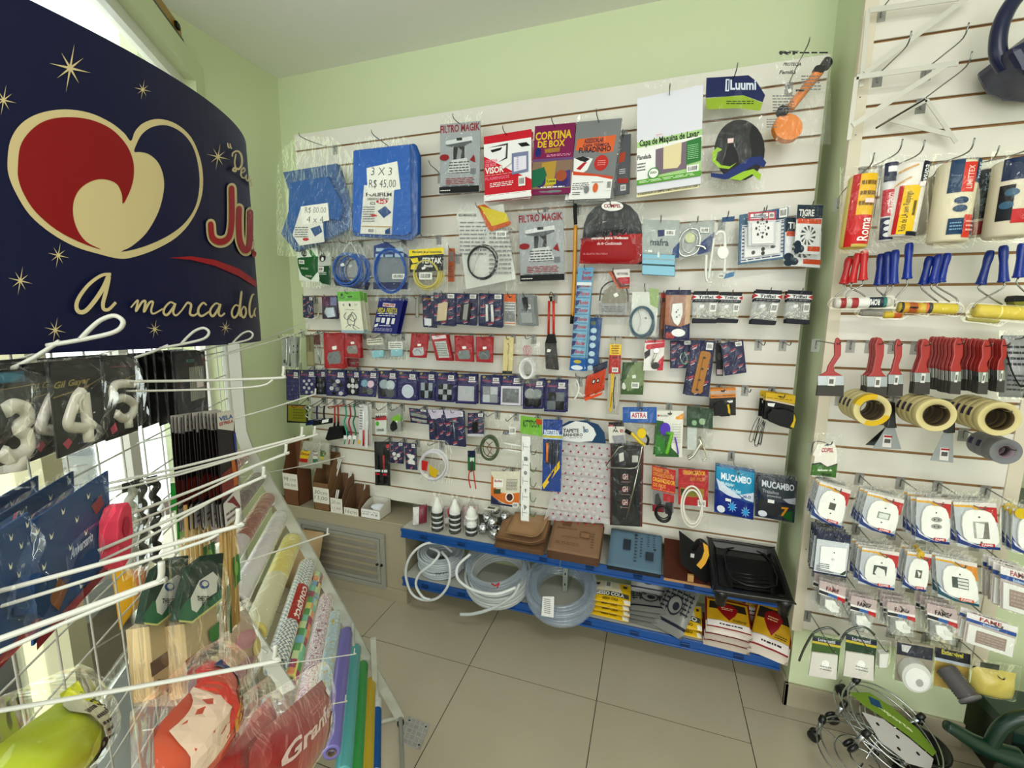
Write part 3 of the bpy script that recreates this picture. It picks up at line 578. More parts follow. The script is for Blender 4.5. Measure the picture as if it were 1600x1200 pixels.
item('shower_ring_pack', 'chrome oval bathroom ring in clear bag|between the mafra bag and the white siphon', 'towel ring', (1062, 349, 1116, 342, 1060, 404), .11,
 'px;G backing_card b8bcba -6 -4 1062 350 1117 343 1112 396 1062 404;P 2a4a80 1092 382 1116 362 1114 392 1090 398;W ring d8dad8! 3.2 1078 357 4 1066 366 4 1060 384 4 1064 398 4 1076 400 4 1090 392 4 1094 374 4 1090 360 4 1078 357 4;W inner_ring c8cac8! 2 1079 362 4 1069 372 4 1067 388 4 1076 395 4 1086 386 4 1089 370 4 1079 362 4;W stem e0e0de! 5 1088 384 6 1098 386 8 1102 390 8;Z 6;E 1078 372 8 8 d0d4b0;B 1094 356 14 8;F 1058 342 1120 406 10 8', L=.17)
item('siphon_pack', 'white sink siphon tubes in long grey bag|right of the chrome ring', 'siphon', (1120, 338, 1151, 336, 1108, 442), .13,
 'px;G header_card 2c5c8c 2 3 1128 340 1148 338 1147 346 1128 347;W tube e8e8e4~ 6 1118 368 0 1124 362 0 1132 366 0 1133 390 0 1132 428 0;W drain_tube e8e8e4~ 5 1116 372 0 1112 400 0 1107 436 0;D trap f0f0ec 1129 395 9 10 -6 12;W tail e8e8e4~ 5.5 1104 398 -4 1103 430 -4 1106 440 -4;B 1122 428 10 6;P 5a88b0 1134 428 1148 424 1146 432 1130 436;F 1104 336 1153 448 12 12 .2', L=.18)
DRH = 'E 50 50 3 3 444;'+''.join(f'E {50+22*math.cos(a):.0f} {50+26*math.sin(a):.0f} 4 4.5 555;E {50+12*math.cos(a+.4):.0f} {50+14*math.sin(a+.4):.0f} 2 2.2 666;' for a in [i*math.pi/4 for i in range(8)])
item('floor_drain_pack', 'large white drain cover with blue dashed border|behind the red and white one', 'drain cover', (1155, 336, 1232, 323, 1153, 414), .09,
 'K card 5c7c94 2;R 6 22 92 96 e6e8ea;'+'L 6 23 92 27 1 2a3a70;L 6 90 92 95 1 2a3a70;L 7 26 11 90 9 2a3a70;L 86 26 91 90 9 2a3a70;R 12 30 84 88 f0f0f0;E 30 80 4 4 666;E 50 76 4 4 666;E 50 84 4 4 555;E 70 74 5 3 666;R 40 4 80 20 3a5a88;B 80 2 16 18;F 2 4 3 4 6', L=.15)
item('floor_drain_pack', 'small square floor drain cover with red header|in front of the blue-bordered drain cover', 'drain cover', (1169, 332, 1212, 330, 1169, 384), .125,
 'K card d8dadc 3;R 0 0 100 26 c85868;T 24 4 50 9 b02840 Ecosax;P f0f0f0 8 6 72 4 72 20 8 20;T 20 6 46 8 2a2a60 Ecobox;R 8 15 72 18 1e2a60;B 76 4 18 16;Z 4;G drain_cover f0f0ee 3 9 12 32 92 32 92 96 12 96;Z 9.4;'+DRH.replace('E 50 50', 'E 52 64').replace('E ', 'E ')+'F 4 3 5 6 6', L=.17)
for lb, q, d in (('white spiral drain cover pack with navy TIGRE header|nearest the green pier', (1246, 320, 1286, 321, 1240, 396), .13), ('longer navy and white drain pack|behind the TIGRE pack at the wall end', (1227, 340, 1284, 342, 1225, 415), .09)):
    item('floor_drain_pack', lb, 'drain cover', q, d, 'K card e8eaea 3;P 12384c 0 0 100 0 100 26 0 30;T 8 9 60 14 w TIGRE;R 4 28 98 38 d86028;R 4 40 96 96 eceeee;'+';'.join(f'P 555 {50+30*math.cos(a):.0f} {62+20*math.sin(a):.0f} {50+30*math.cos(a+.3):.0f} {62+20*math.sin(a+.3):.0f} {50+10*math.cos(a+.5):.0f} {62+8*math.sin(a+.5):.0f}' for a in [i*.57 for i in range(11)])+';E 12 82 14 9 12384c;E 26 90 13 8 12384c;E 10 94 12 7 12384c;R 52 84 100 94 d86028;F 3 3 6 3 6', L=d+.04)
# ================================================================ BACK WALL, MIDDLE AND LOWER ROWS
NV = 'K card 20265a 1.5;'+''.join(f'P b04858 {x} {y+3} {x+24} {y-2} {x+24} {y+2} {x} {y+7};P d8c8d0 {x+2} {y+8} {x+20} {y+4} {x+20} {y+6} {x+2} {y+10};' for x, y in ((4, 8), (38, 22), (4, 36), (66, 44), (4, 64), (66, 72), (36, 88)))+'B 64 3 28 13;'
def cards(rows, name, cat, group, base, d=.07, wall=0, tail=''):
    for r in rows: item(name, r[0], cat, r[1], d+(r[3] if len(r) > 3 else 0), base+r[2]+tail, group, wall=wall, back=r[4] if len(r) > 4 else 0, gap=.007, L=r[5] if len(r) > 5 else None)
# row of mixed packs level with the lower hoses
item('pliers_card', 'small navy card with thin pliers|nearest the corner, below the green garden bags', 'tool card', (473, 462, 490, 464, 474, 496), .06, NV+'W pliers s! 1.5 60 40 4 50 60 4 62 80 4;W pliers_arm s! 1.5 66 40 4 74 60 4 62 80 4;F 2 3 2 2 4')
item('fixings_card', 'small purple and black card with silver fitting|right of the navy pliers card', 'fixings card', (503, 463, 527, 463, 504, 498), .07, 'K card 3a1a48 1.5;R 0 0 50 45 6a1a58;R 54 4 96 40 8a8ab0;E 32 70 22 16 888;Z 3;G fitting s! 2 8 30 50 80 50 90 90 40 96 20 70;F 2 3 2 2 5', back=1)
item('hook_set_pack', 'cream pack of metal hooks with bright green header|below the blue hose coils', 'hook pack', (527, 456, 561.5, 455.5, 534.5, 519.6), .14,
 'K card e6e4d4 2;R 0 0 100 23 7cc050;E 20 8 5 4 333;L 10 12 32 18 2 333;P 222 44 11 70 11 64 14 50 14;L 42 16 92 18 1 3a6a2a;E 24 32 4 3 aaa;E 52 32 4 4 333;R 72 29 86 34 ccc;L 30 42 70 45 1 888;W ring S! 1.6 32 50 4 20 60 4 32 68 4 48 60 4 60 50 4 76 62 4 60 72 4 44 66 4;W ring 777! 1.4 46 84 4 34 76 4 40 60 4 56 56 4 66 72 4 56 86 4 66 92 4;W ring S! 1.3 20 88 3 40 80 3 60 82 3 84 90 3;R 0 94 100 100 a8c0cc;F 2 2 2 2 4', back=2, gap=.03, jx=-.0, L=.17)
item('weather_seal_pack', 'deep blue VEDA FRESTA draught seal pack|under the blue hose coil', 'seal pack', (593, 465, 632, 466, 582, 520), .12,
 'K card 232a80 2;P e8e6e8 20 14 70 16 70 26 20 24;T 22 16 46 8 b03040 PRIMAFER;T 2 28 82 14 d8cc40 VEDA_FRESTA;L 6 42 84 47 1 w;L 14 48 78 52 1 w;R 6 56 22 68 ccc;R 28 56 42 70 e8e8e8;R 50 56 62 74 f0f0f0;R 70 56 82 72 e8e8e8;P e8e8e8 4 76 18 72 18 80 4 84;L 24 76 70 80 1 w;L 8 84 80 94 4 b8b8d8', back=1, gap=.03, L=.15)
item('grey_seal_roll', 'rolled grey sealing strip standing upright|right of the deep blue VEDA FRESTA pack', 'seal roll', (646, 464, 658, 464, 647, 496), .05, 'px;W roll b8b8b4 9 652 465 0 652 480 0 652 496 0', L=.09)
cards([('navy card with gold heading and white chart|left of the navy pads row', (660, 461, 682, 462, 661.5, 511), 'T 14 8 60 6 C8A040 SILICONE;R 12 72 62 94 e8e8ee;F 2 3 2 2 5', -.01),
 ('navy card with a beige cork pad|first of the three big pad cards', (677.6, 457, 713, 458, 677, 507), 'G pad d8c8ac 1 9 24 34 66 28 60 84 20 88;F 1 2 1 2 10', .03, 2, .14),
 ('navy card with a dark grey tape roll|middle of the three big pad cards', (713, 458, 747, 459, 712, 506), 'G roll_side 3a3b3e 1 12 26 34 74 30 66 88 22 84;G roll_face a8a8a8 2 13 42 36 64 32 56 86 36 84;F 1 2 1 2 11', .03, 1, .14),
 ('navy card with two white rollers|last of the three big pad cards', (749, 458, 787, 459, 749, 509), 'W roller f0f0ee~ 5.5 33 34 8 36 84 8;W roller f0f0ee~ 6 54 34 8 60 84 8;F 1 2 1 2 12', .03, 1, .14)], 'furniture_pad_card', 'pad card', 'large furniture pad cards', NV)
item('screw_pack', 'small white pack of screws with orange header|between white roller card and grey switch packs', 'screw pack', (788, 460, 806, 460.5, 788, 508), .08, 'K card e0dcd6 2;R 0 0 100 24 e07838;P 222 30 6 70 6 60 10 40 10;R 4 26 96 88 9a9c9c;L 8 28 92 56 3 e8e8e8;W screw s! 1.6 30 60 4 36 84 4;W screw s! 1.6 54 58 4 58 86 4;W screw s! 1.6 74 60 4 78 84 4;L 4 90 96 97 1 e07838;F 2 3 2 2 5', L=.12)
item('switch_pack', 'grey blister pack with dark plug parts|left of the red and black brush', 'switch pack', (808, 460, 834, 461, 810.5, 507), .1, 'K card 8e9294 2;G plug 3a3c3e 2 8 30 10 62 8 66 40 52 56 38 44;R 20 50 80 52 5a5e60;G socket a8acac 1 6 16 60 84 58 86 92 22 94;P w 30 80 44 74 50 82 36 90;B 58 32 20 14;F 4 6 4 3 6', back=2, gap=.02, jx=.014, L=.14)
item('dusting_brush', 'red-handled black brush in a grey plastic sleeve|hanging alone left of the yellow rod', 'brush', (850, 464, 872, 464, 850, 579), .08, 'px;W hang_loop k 1.5 858 462 0 861 456 0 865 462 0;W cap k 5.5 861 463 0 861 471 0;W handle c83428~ 6 858 470 0 857 522 0;W handle d83c2e~ 6 865 470 1 865 522 1;G ferrule k -6 6 856 522 867 522 870 536 852 536;G bristles 4a4644 -8 8 852 536 869 536 873 578 853 576;Z 9;P w 856 545 862 546 860 550 855 550;F 849 534 874 582 10 9', L=.12)
item('glue_strip', 'long hanging strip of ten small glue cards|right of the yellow rod', 'glue strip', (904, 418, 928, 418, 890, 578), .1, 'K strip 5a90b8 2;'+''.join(f'R 2 {y} 98 {y+8.6} 8ab8d0;P 4a4a80 2 {y+1} 30 {y+1} 22 {y+5} 2 {y+7};T 30 {y+1} 60 4 b83850 Bonder;R 3 {y+6.2} 90 {y+7.6} 7098b8;' for y in (14, 21.5, 30, 37.5, 46, 53.5, 62, 69.5, 78))+'R 0 0 100 14 7cb0d0;T 30 3 60 4 b03848 Super;T 30 7 66 5 b03848 Bonder;R 0 14 96 17 e8ecee;R 0 88 100 100 1f6ab0;E 50 91 26 1.8 C8B848;E 50 97 40 2.4 dfe8ec;F 2 1 2 1 5', L=.16, back=1, gap=.02, jx=.008)
item('glue_strip', 'blue hanging strip of clear dots|tucked behind the long glue card strip', 'glue strip', (922, 496, 941, 497, 915, 578), .07, 'K strip 1b5c98 2;E 30 10 20 4 6a7a50;'+''.join(f'E 40 {y} 26 5 c8e0ea;' for y in (24, 38, 52, 68, 82, 95))+'F 2 1 2 1 6')
item('mask_pack', 'round grey mesh filter pack with red and brown tag|below the COMPEL foam pack', 'filter pack', (935, 424, 984, 421, 936, 504), .08, 'px;W rim 4a4640 3 937 470 2 940 452 3 950 442 3 962 440 3 976 446 3 981 460 3 981 472 3;G mesh_disc 9a9688 -1 1 940 470 944 454 956 446 970 446 979 458 980 474 940 474;P aaa 936 474 980 474 979 492 936 490;L 940 478 974 488 3 777;N tag;Z 6;P 6a3018 954 426 958 424 972 446 984 445 983 451 966 450;P c8642c 951 425 955 424 968 450 983 448 983 450 966 452;P e8e4e0 958 422 984 420 984 436 964 436;P c03040 964 434 984 433 984 444 970 444;T 964 426 18 4 333 NETWORK;P w 958 460 964 457 967 462 961 465;F 934 420 986 506 10 8', L=.13)
item('cable_coil_pack', 'blue-grey cable coil in tall clear bag|centre of the wall, right of the mesh filter', 'cable coil', (986, 448, 1030, 446, 978, 532), .12, 'px;G backing e0e2dc -5 -4 988 456 1016 456 1028 480 1024 524 984 526;G green_card a8bc88 -3 -2 1014 450 1030 452 1028 482 1016 476;C cable 5a7686~ 1003 503 20 26 8 3 2;W inner_cable e0e0e0 2.5 998 484 4 1002 500 4 998 516 4;B 1006 494 6 6;F 976 446 1034 534 12 11 .4', L=.18)
item('adapter_pack', 'white moulded fitting in tall navy-edged pack|left of the black bags of fixings', 'fitting pack', (1041, 453, 1080, 453, 1038, 530), .12, 'K card b07858 2;R 0 0 100 10 20265a;R 80 10 100 100 d0b090;P 20265a 0 70 60 74 100 66 100 100 0 100;R 4 86 40 98 a84038;E 56 86 28 8 f0f0f0;Q blister film 18 14 8 88 70;Z 0;T 30 14 40 6 4a4a90 Kaptis;Z 2;G fitting f0f0ee 0 14 28 28 66 26 70 46 60 66 52 72 36 66 24 50;Z 15;E 44 44 3 2 333;E 50 40 2 1.6 333;E 46 54 2.5 2 333;E 56 50 2 1.5 333;F 2 2 2 2 9', back=2, gap=.026, L=.17)
item('header_pack', 'brown and orange narrow packs|behind the white moulded fitting', 'fitting pack', (1033, 458, 1041, 458, 1029, 528), .05, 'K card 6a3a28 4;R 0 0 100 10 c8402c;R 30 20 90 80 b06a3a')
TX = 'K header_card 1c2030 3 0 0 100 34;R -4 12 104 25 e8e8e8;P c02838 -4 12 14 18 -4 25;P c02838 104 12 86 18 104 25;T 20 14 60 9 1c2030 Trifixi;L 8 27 92 32 1 aaa;R 0 88 100 100 1c2030;N pouch;Q pouch film 12 0 30 100 92;N label;Z 3;S plastic_anchor f0ece0 10 52 94 84 46 6.5 9;Z 11;P 1c2030 0 86 100 88 98 100 4 100;B 68 38 24 26;P eee 26 44 44 42 46 50 28 54'
for i, (lb, q, b) in enumerate([('black-topped bag of white anchors|first from the yellow-edged fitting pack', (1084, 455, 1123, 455, 1081, 504), 1), ('black-topped bag of white anchors|second along, before the empty stretch of slats', (1126, 456, 1160, 457, 1119, 503), 1), ('black-topped bag of white anchors|first after the empty stretch, tilted left', (1181, 452, 1222, 454, 1171, 505), 2), ('black-topped bag of white anchors|last before the green pier', (1231, 453, 1269, 455, 1226, 504), 2)]):
    item('wall_plug_bag', lb, 'wall plugs', q, .13, TX, 'black-topped bags of wall plugs', back=b, gap=.03, jx=.008, L=.17, hkl='anchor bag '+lb.split('|')[1], blabel='black-topped anchor bag hanging behind the '+('first', 'second', 'third', 'last')[i]+' front one')
# red packets
RP = 'K packet b01c2c 2;'+''.join(f'W ripple c84050~ 1 {x} {y} 2 {x+14} {y-5} 3 {x+26} {y} 2;' for x, y in ((6, 12), (58, 14), (10, 34), (64, 38)))
def rp(cols, y): return f'P {cols} 22 {y} 74 {y-6} 84 {y+18} 76 {y+30} 24 {y+32} 14 {y+16};W fitting s! 2 24 {y+16} 4 46 {y+6} 5 70 {y+20} 4;P w 40 {y-18} 62 {y-20} 62 {y-10} 42 {y-8};F 1 2 1 2 5'
cards([('largest red packet of grey screws|first red packet from the corner', (506, 520, 538, 520, 507.5, 575), RP+rp('888c8e', 56), 0, 1), ('red packet of bent brackets|directly right of the largest red packet', (538, 521, 563, 522, 539, 558), RP+rp('9a9890', 52), .02, 3),
 ('short dark red packet|hanging low under the bent bracket packet', (541, 556, 561, 557, 541, 573), 'K packet 8a1424 2;P 777 30 60 70 50 70 80;F 1 2 1 2 4', -.02),
 ('red packet with small silver catch|left one of the four red packets in the middle', (643, 521.6, 670, 522.5, 640, 558), RP+rp('c0c4c8', 60), .02, 1), ('red packet with white printed front|tilted, between two plain red packets', (673, 522.5, 699, 522.5, 682, 563), 'K packet b01c2c 2;P e8d8dc 4 6 90 2 90 14 6 20;P c8ccc8 14 28 84 24 84 88 20 90;L 18 32 80 84 6 888;R 20 92 90 98 b01c2c;F 1 2 1 2 5', .02, 3),
 ('red packet of nails|right of the tilted white-fronted packet', (710, 524, 739, 525, 711.5, 564), RP+rp('8a9494', 60), .02, 1), ('red packet of square catches|last red packet before the cream scissors pack', (743.6, 526, 770, 526, 744.5, 565.6), RP+rp('70787a', 58), .02, 2)], 'hardware_packet', 'hardware packet', 'red hardware packets', '', L_ if False else .08)
cards([('clear packet with cream header and blue part|between the two groups of red packets, left', (573, 527, 600, 525, 575, 562), 'K header e0ddcc 1 0 6 92 34;L 8 10 88 30 2 555;Z 1;G part 9cc8d0 0 4 30 60 96 62 94 90 28 92;F 2 6 4 4 7', 0, 1), ('wider clear packet with blue part|between the two groups of red packets, right', (602, 522, 634, 522, 603, 560), 'K header e6e4dc 1 14 30 84 62;L 20 34 78 58 3 444;Z 1;G part 9cc8d0 0 4 28 62 84 60 84 88 26 90;F 2 4 4 4 7', .01, 1),
 ('grey hinge card|in the corner behind the rack hooks', (478, 523, 490, 523, 480, 572), 'K card 8a8466 1.5;R 10 54 90 96 a8a080;W bar 777 1.5 50 10 3 50 50 3', 0), ('clear packet with long red and grey bolt|left of the largest red packet', (487, 523, 502, 523, 493, 574), 'K card 70302c 1 0 0 80 30;Z 1;W bolt s! 3 40 20 3 64 92 3;F 4 4 4 4 6', 0)], 'hardware_packet', 'hardware packet', 'clear hardware packets', '')
item('door_bolt_pack', 'steel door bolt in clear pack|beside the left wall, behind the white rack hooks', 'door bolt', (442, 526, 463, 526, 441, 574), .1, 'K card a8aca4 2;W bolt d0d4d4! 4 30 8 6 38 14 6 36 90 6;W bolt_bar d0d4d4! 3 60 10 6 62 90 6;E 20 80 10 6 555;E 60 90 10 6 555;E 84 30 5 3 444;E 84 50 5 3 444;F 8 8 8 6 8', back=1, gap=.03, L=.18)
item('scissors_pack', 'narrow cream pack with a thin steel tool|between red packets and the white cord pear', 'tool pack', (787.6, 527, 803, 527, 785, 585), .07, 'K card dccf9c 2;W scissors b0a890! 1.4 40 20 4 50 16 4 56 30 4 52 50 4 60 94 4;W blade b0a890! 1.4 60 22 4 48 40 4 56 60 4 48 94 4;R 0 90 100 99 333;F 2 3 2 2 5')
item('cord_pack', 'white cord in pear-shaped clear bag with pink clip|right of the cream scissors pack', 'cord', (812, 526, 838, 526, 808, 598), .11, 'px;C cord f0eef0~ 823 576 12 17 7 3 0;W clip d890a0~ 2.5 822 556 3 818 546 3 822 540 3 827 546 3 825 556 3;F 807 520 840 600 10 10 .7', L=.16, back=1, gap=.03)
# felt pad cards
FB = 'K card 2c2c66 2;'+''.join(f'P 54468a 4 {y} 96 {y-4} 96 {y-1} 4 {y+3};' for y in (38, 52, 66, 80, 93))+'E 18 6 7 4 b0a050;T 10 16 46 6 b04868 PRIMAFER;B 62 8 28 12;R 60 22 94 26 e8d8dc;'
def dots(n, r, cols):
    o = ''
    if n == 7: P7 = [(30, 44), (62, 42), (46, 56), (78, 56), (30, 70), (60, 72), (44, 88), (78, 88)]
    elif n == 5: P7 = [(50, 40), (22, 62), (78, 62), (50, 84), (50, 62)]
    elif n == 4: P7 = [(32, 48), (66, 50), (30, 76), (66, 78)]
    else: P7 = [(54, 68)]
    for i, (x, y) in enumerate(P7): o += f'D felt_pad {cols[i % len(cols)]} {x} {y} {r} {r*.72:.1f} 1.5 5;'
    return o
def sq(cols, x0=20, x1=84, nx=2, ny=2):
    o = ''; w = (x1-x0)/nx; h = 56/ny
    for i in range(nx):
        for j in range(ny): o += f'G felt_pad {cols[(i+j) % len(cols)]} 1.5 5 {x0+i*w:.0f} {38+j*h:.0f} {x0+(i+1)*w-1:.0f} {38+j*h:.0f} {x0+(i+1)*w-1:.0f} {37+(j+1)*h:.0f} {x0+i*w:.0f} {37+(j+1)*h:.0f};'
    return o
fe = [('left plain and dark|at the corner end of the row', (447, 577, 467.5, 578, 448, 625), '', 0), ('with eight small white dots|second from the corner', (468, 578, 493, 578, 469, 617), dots(7, 8, ['c8c8cc']), 0), ('with dark grey dots|third from the corner', (493, 578, 509, 578, 494, 616), 'R 2 30 98 96 14141c;'+dots(5, 9, ['70727a']), -.01),
 ('with mixed white and grey dots|below the largest red packet', (510, 578, 540, 579, 510, 618), dots(7, 11, ['k', 'd0d0d4', '8a8c90']), 0, 1), ('with white dots on black|below the bent bracket packet', (541, 578, 562.5, 579, 541.5, 617), 'R 4 30 96 96 101014;'+dots(5, 13, ['d0d0d0']), -.01), ('with four overlapping discs|left of the four big discs', (563, 579, 591, 580, 560, 619), dots(4, 19, ['8ab0c0', 'e0c8d4', '555', '77777c']), .01),
 ('with two white, two dark discs|right of the overlapping discs', (591.7, 579, 621, 580, 591, 622.5), dots(4, 24, ['a8b4b8', 'c8d0d4', '3a3c40', '6a6c70']), 0, 1), ('with one big white disc|under the wider clear packet', (621, 580, 652.5, 581.7, 621, 624), 'E 54 68 30 24 d8d8e8;'+dots(1, 26, ['ccd4dc']), .01, 1),
 ('with grey and black rectangles|below the first middle red packet', (654, 581, 681, 582, 653, 624), sq(['a8b0b8', '202224'], 18, 86, 3, 2), 0, 1), ('with a cross of small squares|right of the rectangles', (682, 582, 713, 583, 680, 627), sq(['101012', 'b0b4b8'], 16, 84, 3, 3), .01, 1), ('with one pale square on dark|below the nails packet', (713, 584, 746, 585, 712, 630), 'R 12 40 88 90 c0c0c4;G felt_pad 55575a 1.5 4 16 44 84 44 84 86 16 86;G felt_pad b8c0c4 4 5.5 46 44 82 44 82 64 46 64;', 0, 1),
 ('with four large grey squares|left of the single silver square', (751, 586, 783, 587, 750, 631), sq(['a0a4a6', 'c4c8ca'], 14, 88), 0, 1), ('with one large silver square|middle of the felt row\'s far end', (783, 587, 816, 587.6, 782, 633), 'R 2 34 98 98 d8d4dc;G felt_pad 9a9c9e! 1.5 5 10 42 88 42 88 90 10 90;', .01, 1), ('with two grey, two black discs|below the white cord', (819, 593, 851, 592, 817, 639), dots(4, 25, ['a8acac', '9aa0a0', '222', '1a1a1a']), 0, 1), ('with black and grey checks|last felt card, below the dusting brush', (852, 593, 886.6, 594, 850, 642.6), sq(['202224', '7a8084'], 14, 92), .01, 1)]
cards([('navy felt pad card '+a, *r) for a, *r in fe], 'felt_pad_card', 'felt pads', 'cards of felt furniture pads', FB, .06, tail='F 1 1 1 1 5')
# small things right of the felt pads
item('hook_bag', 'clear bag of white plastic hooks|right of the last felt pad card', 'hook bag', (889, 584, 915, 584, 890, 629), .08, 'W hook f0f0ee~ 3 46 20 4 60 50 4 40 80 4 30 84 4;W hook f0f0ee~ 3 50 60 4 90 80 4;F 4 6 6 4 8')
item('pest_bag', 'orange mantis-like pouch with white anchors and navy header|below the glue strips', 'pouch', (916, 582, 948, 566, 912, 628), .1, 'Q pouch c8502a 14 0 14 100 92;P 20264a 30 -10 104 -4 104 20 40 18;E 44 44 9 9 333;E 66 48 8 8 333;E 44 44 5 5 ddd;E 66 48 4 4 ddd;Z 14;W anchor f0f0f0 2.5 -6 74 2 20 84 2 44 90 2 60 82 2;P e06030 4 86 96 96 90 104 8 98;F 4 6 4 10 8', L=.15)
item('plumber_tape_pack', 'tall narrow red and yellow pack of cable ties|between orange pouch and green plant pack', 'cable ties', (953, 528, 972, 528, 948, 647), .09, 'K card b8b4a8 2;R 2 8 98 22 e8c828;L 20 9 80 21 4 803018;R 2 22 98 46 b83c34;R 16 24 90 26 801818;B 30 38 50 6;P d8b830 24 46 50 46 40 96 20 96;W tie 222 1.6 60 50 4 50 70 4 60 92 4;W tie d8d8d8 1.6 76 50 4 80 80 4 70 96 4;W tie 222 1.6 40 70 5 30 90 5;F 3 2 3 2 6')
item('knob_pack', 'dark green pack with a cross-shaped knob|below the blue-grey cable coil', 'knob pack', (973, 566, 1008, 566, 970, 616), .08, 'K card 4a6a2c 2;P 8a9a70 50 0 100 0 100 70 30 90 10 60;P 3a5a20 0 0 40 0 20 50 0 60;B 46 62 34 18;P e8e8e4 46 40 62 38 64 48 48 50;G knob a8a89c! 2 10 4 64 12 60 20 70 24 80 14 86 2 80;F 3 3 3 3 8')
item('tap_fitting_card', 'white and red card with a chrome connector|above the green knob pack', 'fitting card', (1008, 532, 1039, 531, 1005, 579), .1, 'K card e8e4e2 2;R 0 0 100 8 d8405a;P c83850 8 14 100 8 100 24 20 30;E 20 22 14 8 d83a4a;P 3a3c40 0 40 30 26 30 50 4 62;P c83850 100 50 74 70 70 100 100 100;E 60 84 22 12 444;W connector d8d8d0! 5 64 34 8 40 78 8;D connector_nut d8d8d0! 60 34 14 8 2 14;F 2 2 2 2 8')
item('carabiner_card', 'navy card with a green carabiner|left of the varnished wooden handle', 'carabiner card', (1047, 532, 1082, 531, 1047, 575.5), .07, NV+'W carabiner 8ac0a0! 2 56 44 4 48 60 4 56 80 4 74 84 4 76 60 4 62 42 4;W gate e0e0e0! 3 46 50 5 46 74 5;F 2 2 2 2 6')
item('handle_card', 'tall navy card with a varnished wooden door handle|hanging level with empty slats', 'handle card', (1081, 531, 1118, 533, 1071, 617), .1, NV+'G handle b8864a 1 14 42 20 50 18 82 20 88 26 84 34 70 84 72 90 60 96 50 92 36 96 22 92 24 84;Z 15;W groove a87838 1.6 56 28 14 44 86 14;E 60 30 7 2 555;E 56 50 7 2 555;E 50 70 7 2 555;E 46 88 7 2 555;F 2 1 2 1 14', L=.15, back=1, gap=.03)
item('dark_blister', 'small black blister pack|between the wooden handle and silver pieces card', 'blister pack', (1118, 536, 1129, 536, 1119, 587), .05, 'K card 222228 5;R 10 80 90 96 c8b8bc;E 50 40 30 12 555')
item('hardware_card', 'tilted navy card of tiny silver pieces|last pack before two empty hooks', 'hardware card', (1126.5, 536.7, 1161, 531, 1132, 587), .09, NV+'S fitting s! 20 46 62 80 14 5 4;F 2 2 2 2 5', L=.15)
for x, y, sh in ((1185, 537, 'nearest the tilted navy card'), (1223, 537, 'nearest the green pier'), (1164, 607, 'between the two tape measures'), (688, 268, 'between blue tarpaulin and hood filter')):
    q = atY(x, y, 0); NH[0] += 1
    h = hook(V((q.x, 0, q.z-.004)), 0, .12, 'x'); h['label'] = 'empty grey wire slatwall hook '+sh
def tapem(nm, q, d, b): item('tape_measure', nm, 'tape measure', q, d, 'K card 1c1c1a 2;R 0 0 100 34 d89030;R 0 8 100 20 c8b0a0;P 333 40 6 62 6 56 12 44 12;L 4 24 96 30 1 3a2010;G case 202020 2 26 12 56 24 46 56 44 74 52 74 98 40 99 14 90;G case_trim e0c020 26 28 62 56 70 54 74 74 74 92 66 84 66 72;E 44 74 14 8 d8b020;P w 66 46 88 44 88 52 68 54;F 2 2 2 2 20', L=d+.05, back=b, gap=.035, jx=.006)
tapem('black and yellow tape measure on orange-topped card|under the wooden handle card, nearer the middle', (1109.5, 608, 1149.5, 606, 1110, 650), .11, 1)
item('tape_measure', 'large black tape measure with wrist strap|near the green pier', 'tape measure', (1197, 613, 1243, 618, 1193, 655), .14, 'K card 1c1c1a 2;R 0 0 100 30 d8b828;P d8c8b0 0 22 100 32 100 38 0 28;P 333 40 8 60 8 56 14 44 12;L 4 16 90 20 1 444;G case 1c1c1c 2 34 8 74 20 56 60 50 96 58 98 96 90 118 50 112 12 100;G case_trim e0c020 28 36 92 60 100 80 96 112 84 110 92 88;E 52 86 20 10 a8902a;P w 8 38 34 36 30 50 10 48;W wrist_strap 333 1.2 0 104 4 -14 140 4 -24 196 4 -12 200 4 -4 150 4 6 106 4 2 150 4 -2 196 4 -10 190 4', L=.2, back=2, gap=.04, jx=.006)
# ---- row under the felt pads
item('sandpaper_card', 'yellow-green card in black holder|in the corner under the plain navy card', 'card', (449, 632, 482, 633, 449, 660), .09, 'K card 202024 3;P 8a8a20 6 6 92 8 92 92 6 90;P b08030 6 4 92 6 92 16 6 14;L 30 20 80 80 4 6a6a20', L=.14)
item('chrome_lever', 'chrome lever fitting|hanging before the yellow-green corner card', 'fitting', (473, 634, 488, 634, 474, 654), .13, 'px;W lever d8dad8! 3.5 474 640 0 480 634 0 485 638 0 480 646 0 478 650 0 486 654 0 489 652 0;W lever_arm d8dad8! 3 476 636 0 482 642 0 478 648 0', L=.17)
for i, (x, c, lb) in enumerate(((496, '22386a', 'navy squeegee with a long dark blade|left of the red-handled brush'), (507, 'k', 'black squeegee with a long dark blade|next to the red-handled brush'))):
    item('squeegee', lb, 'squeegee', (x-3, 633, x+3, 633, x-3, 664), .07+.02*i, f'px;W handle {c}~ 5 {x} 634 0 {x-1} 644 0 {x} 658 0;G blade {c} -6 6 {x-16} 657 {x+12} 653 {x+12} 661 {x-18} 665;G price f0f0ee 6 7 {x-2} 656 {x+8} 654 {x+7} 659 {x-3} 661')
item('scrub_brush', 'black brush with red T-shaped handle|between the squeegees and teal toothbrush', 'brush', (513, 634, 534, 634, 513, 688), .08, 'px;W handle b8402e~ 4 513 636 0 534 634 0;W stem b8402e~ 5 523 636 0 523 662 0;W neck k 6 523 660 0 522 668 0;G bristles 17171a -10 10 516 667 532 667 538 684 514 688 510 685', back=1, gap=.035, jx=.02, L=.14)
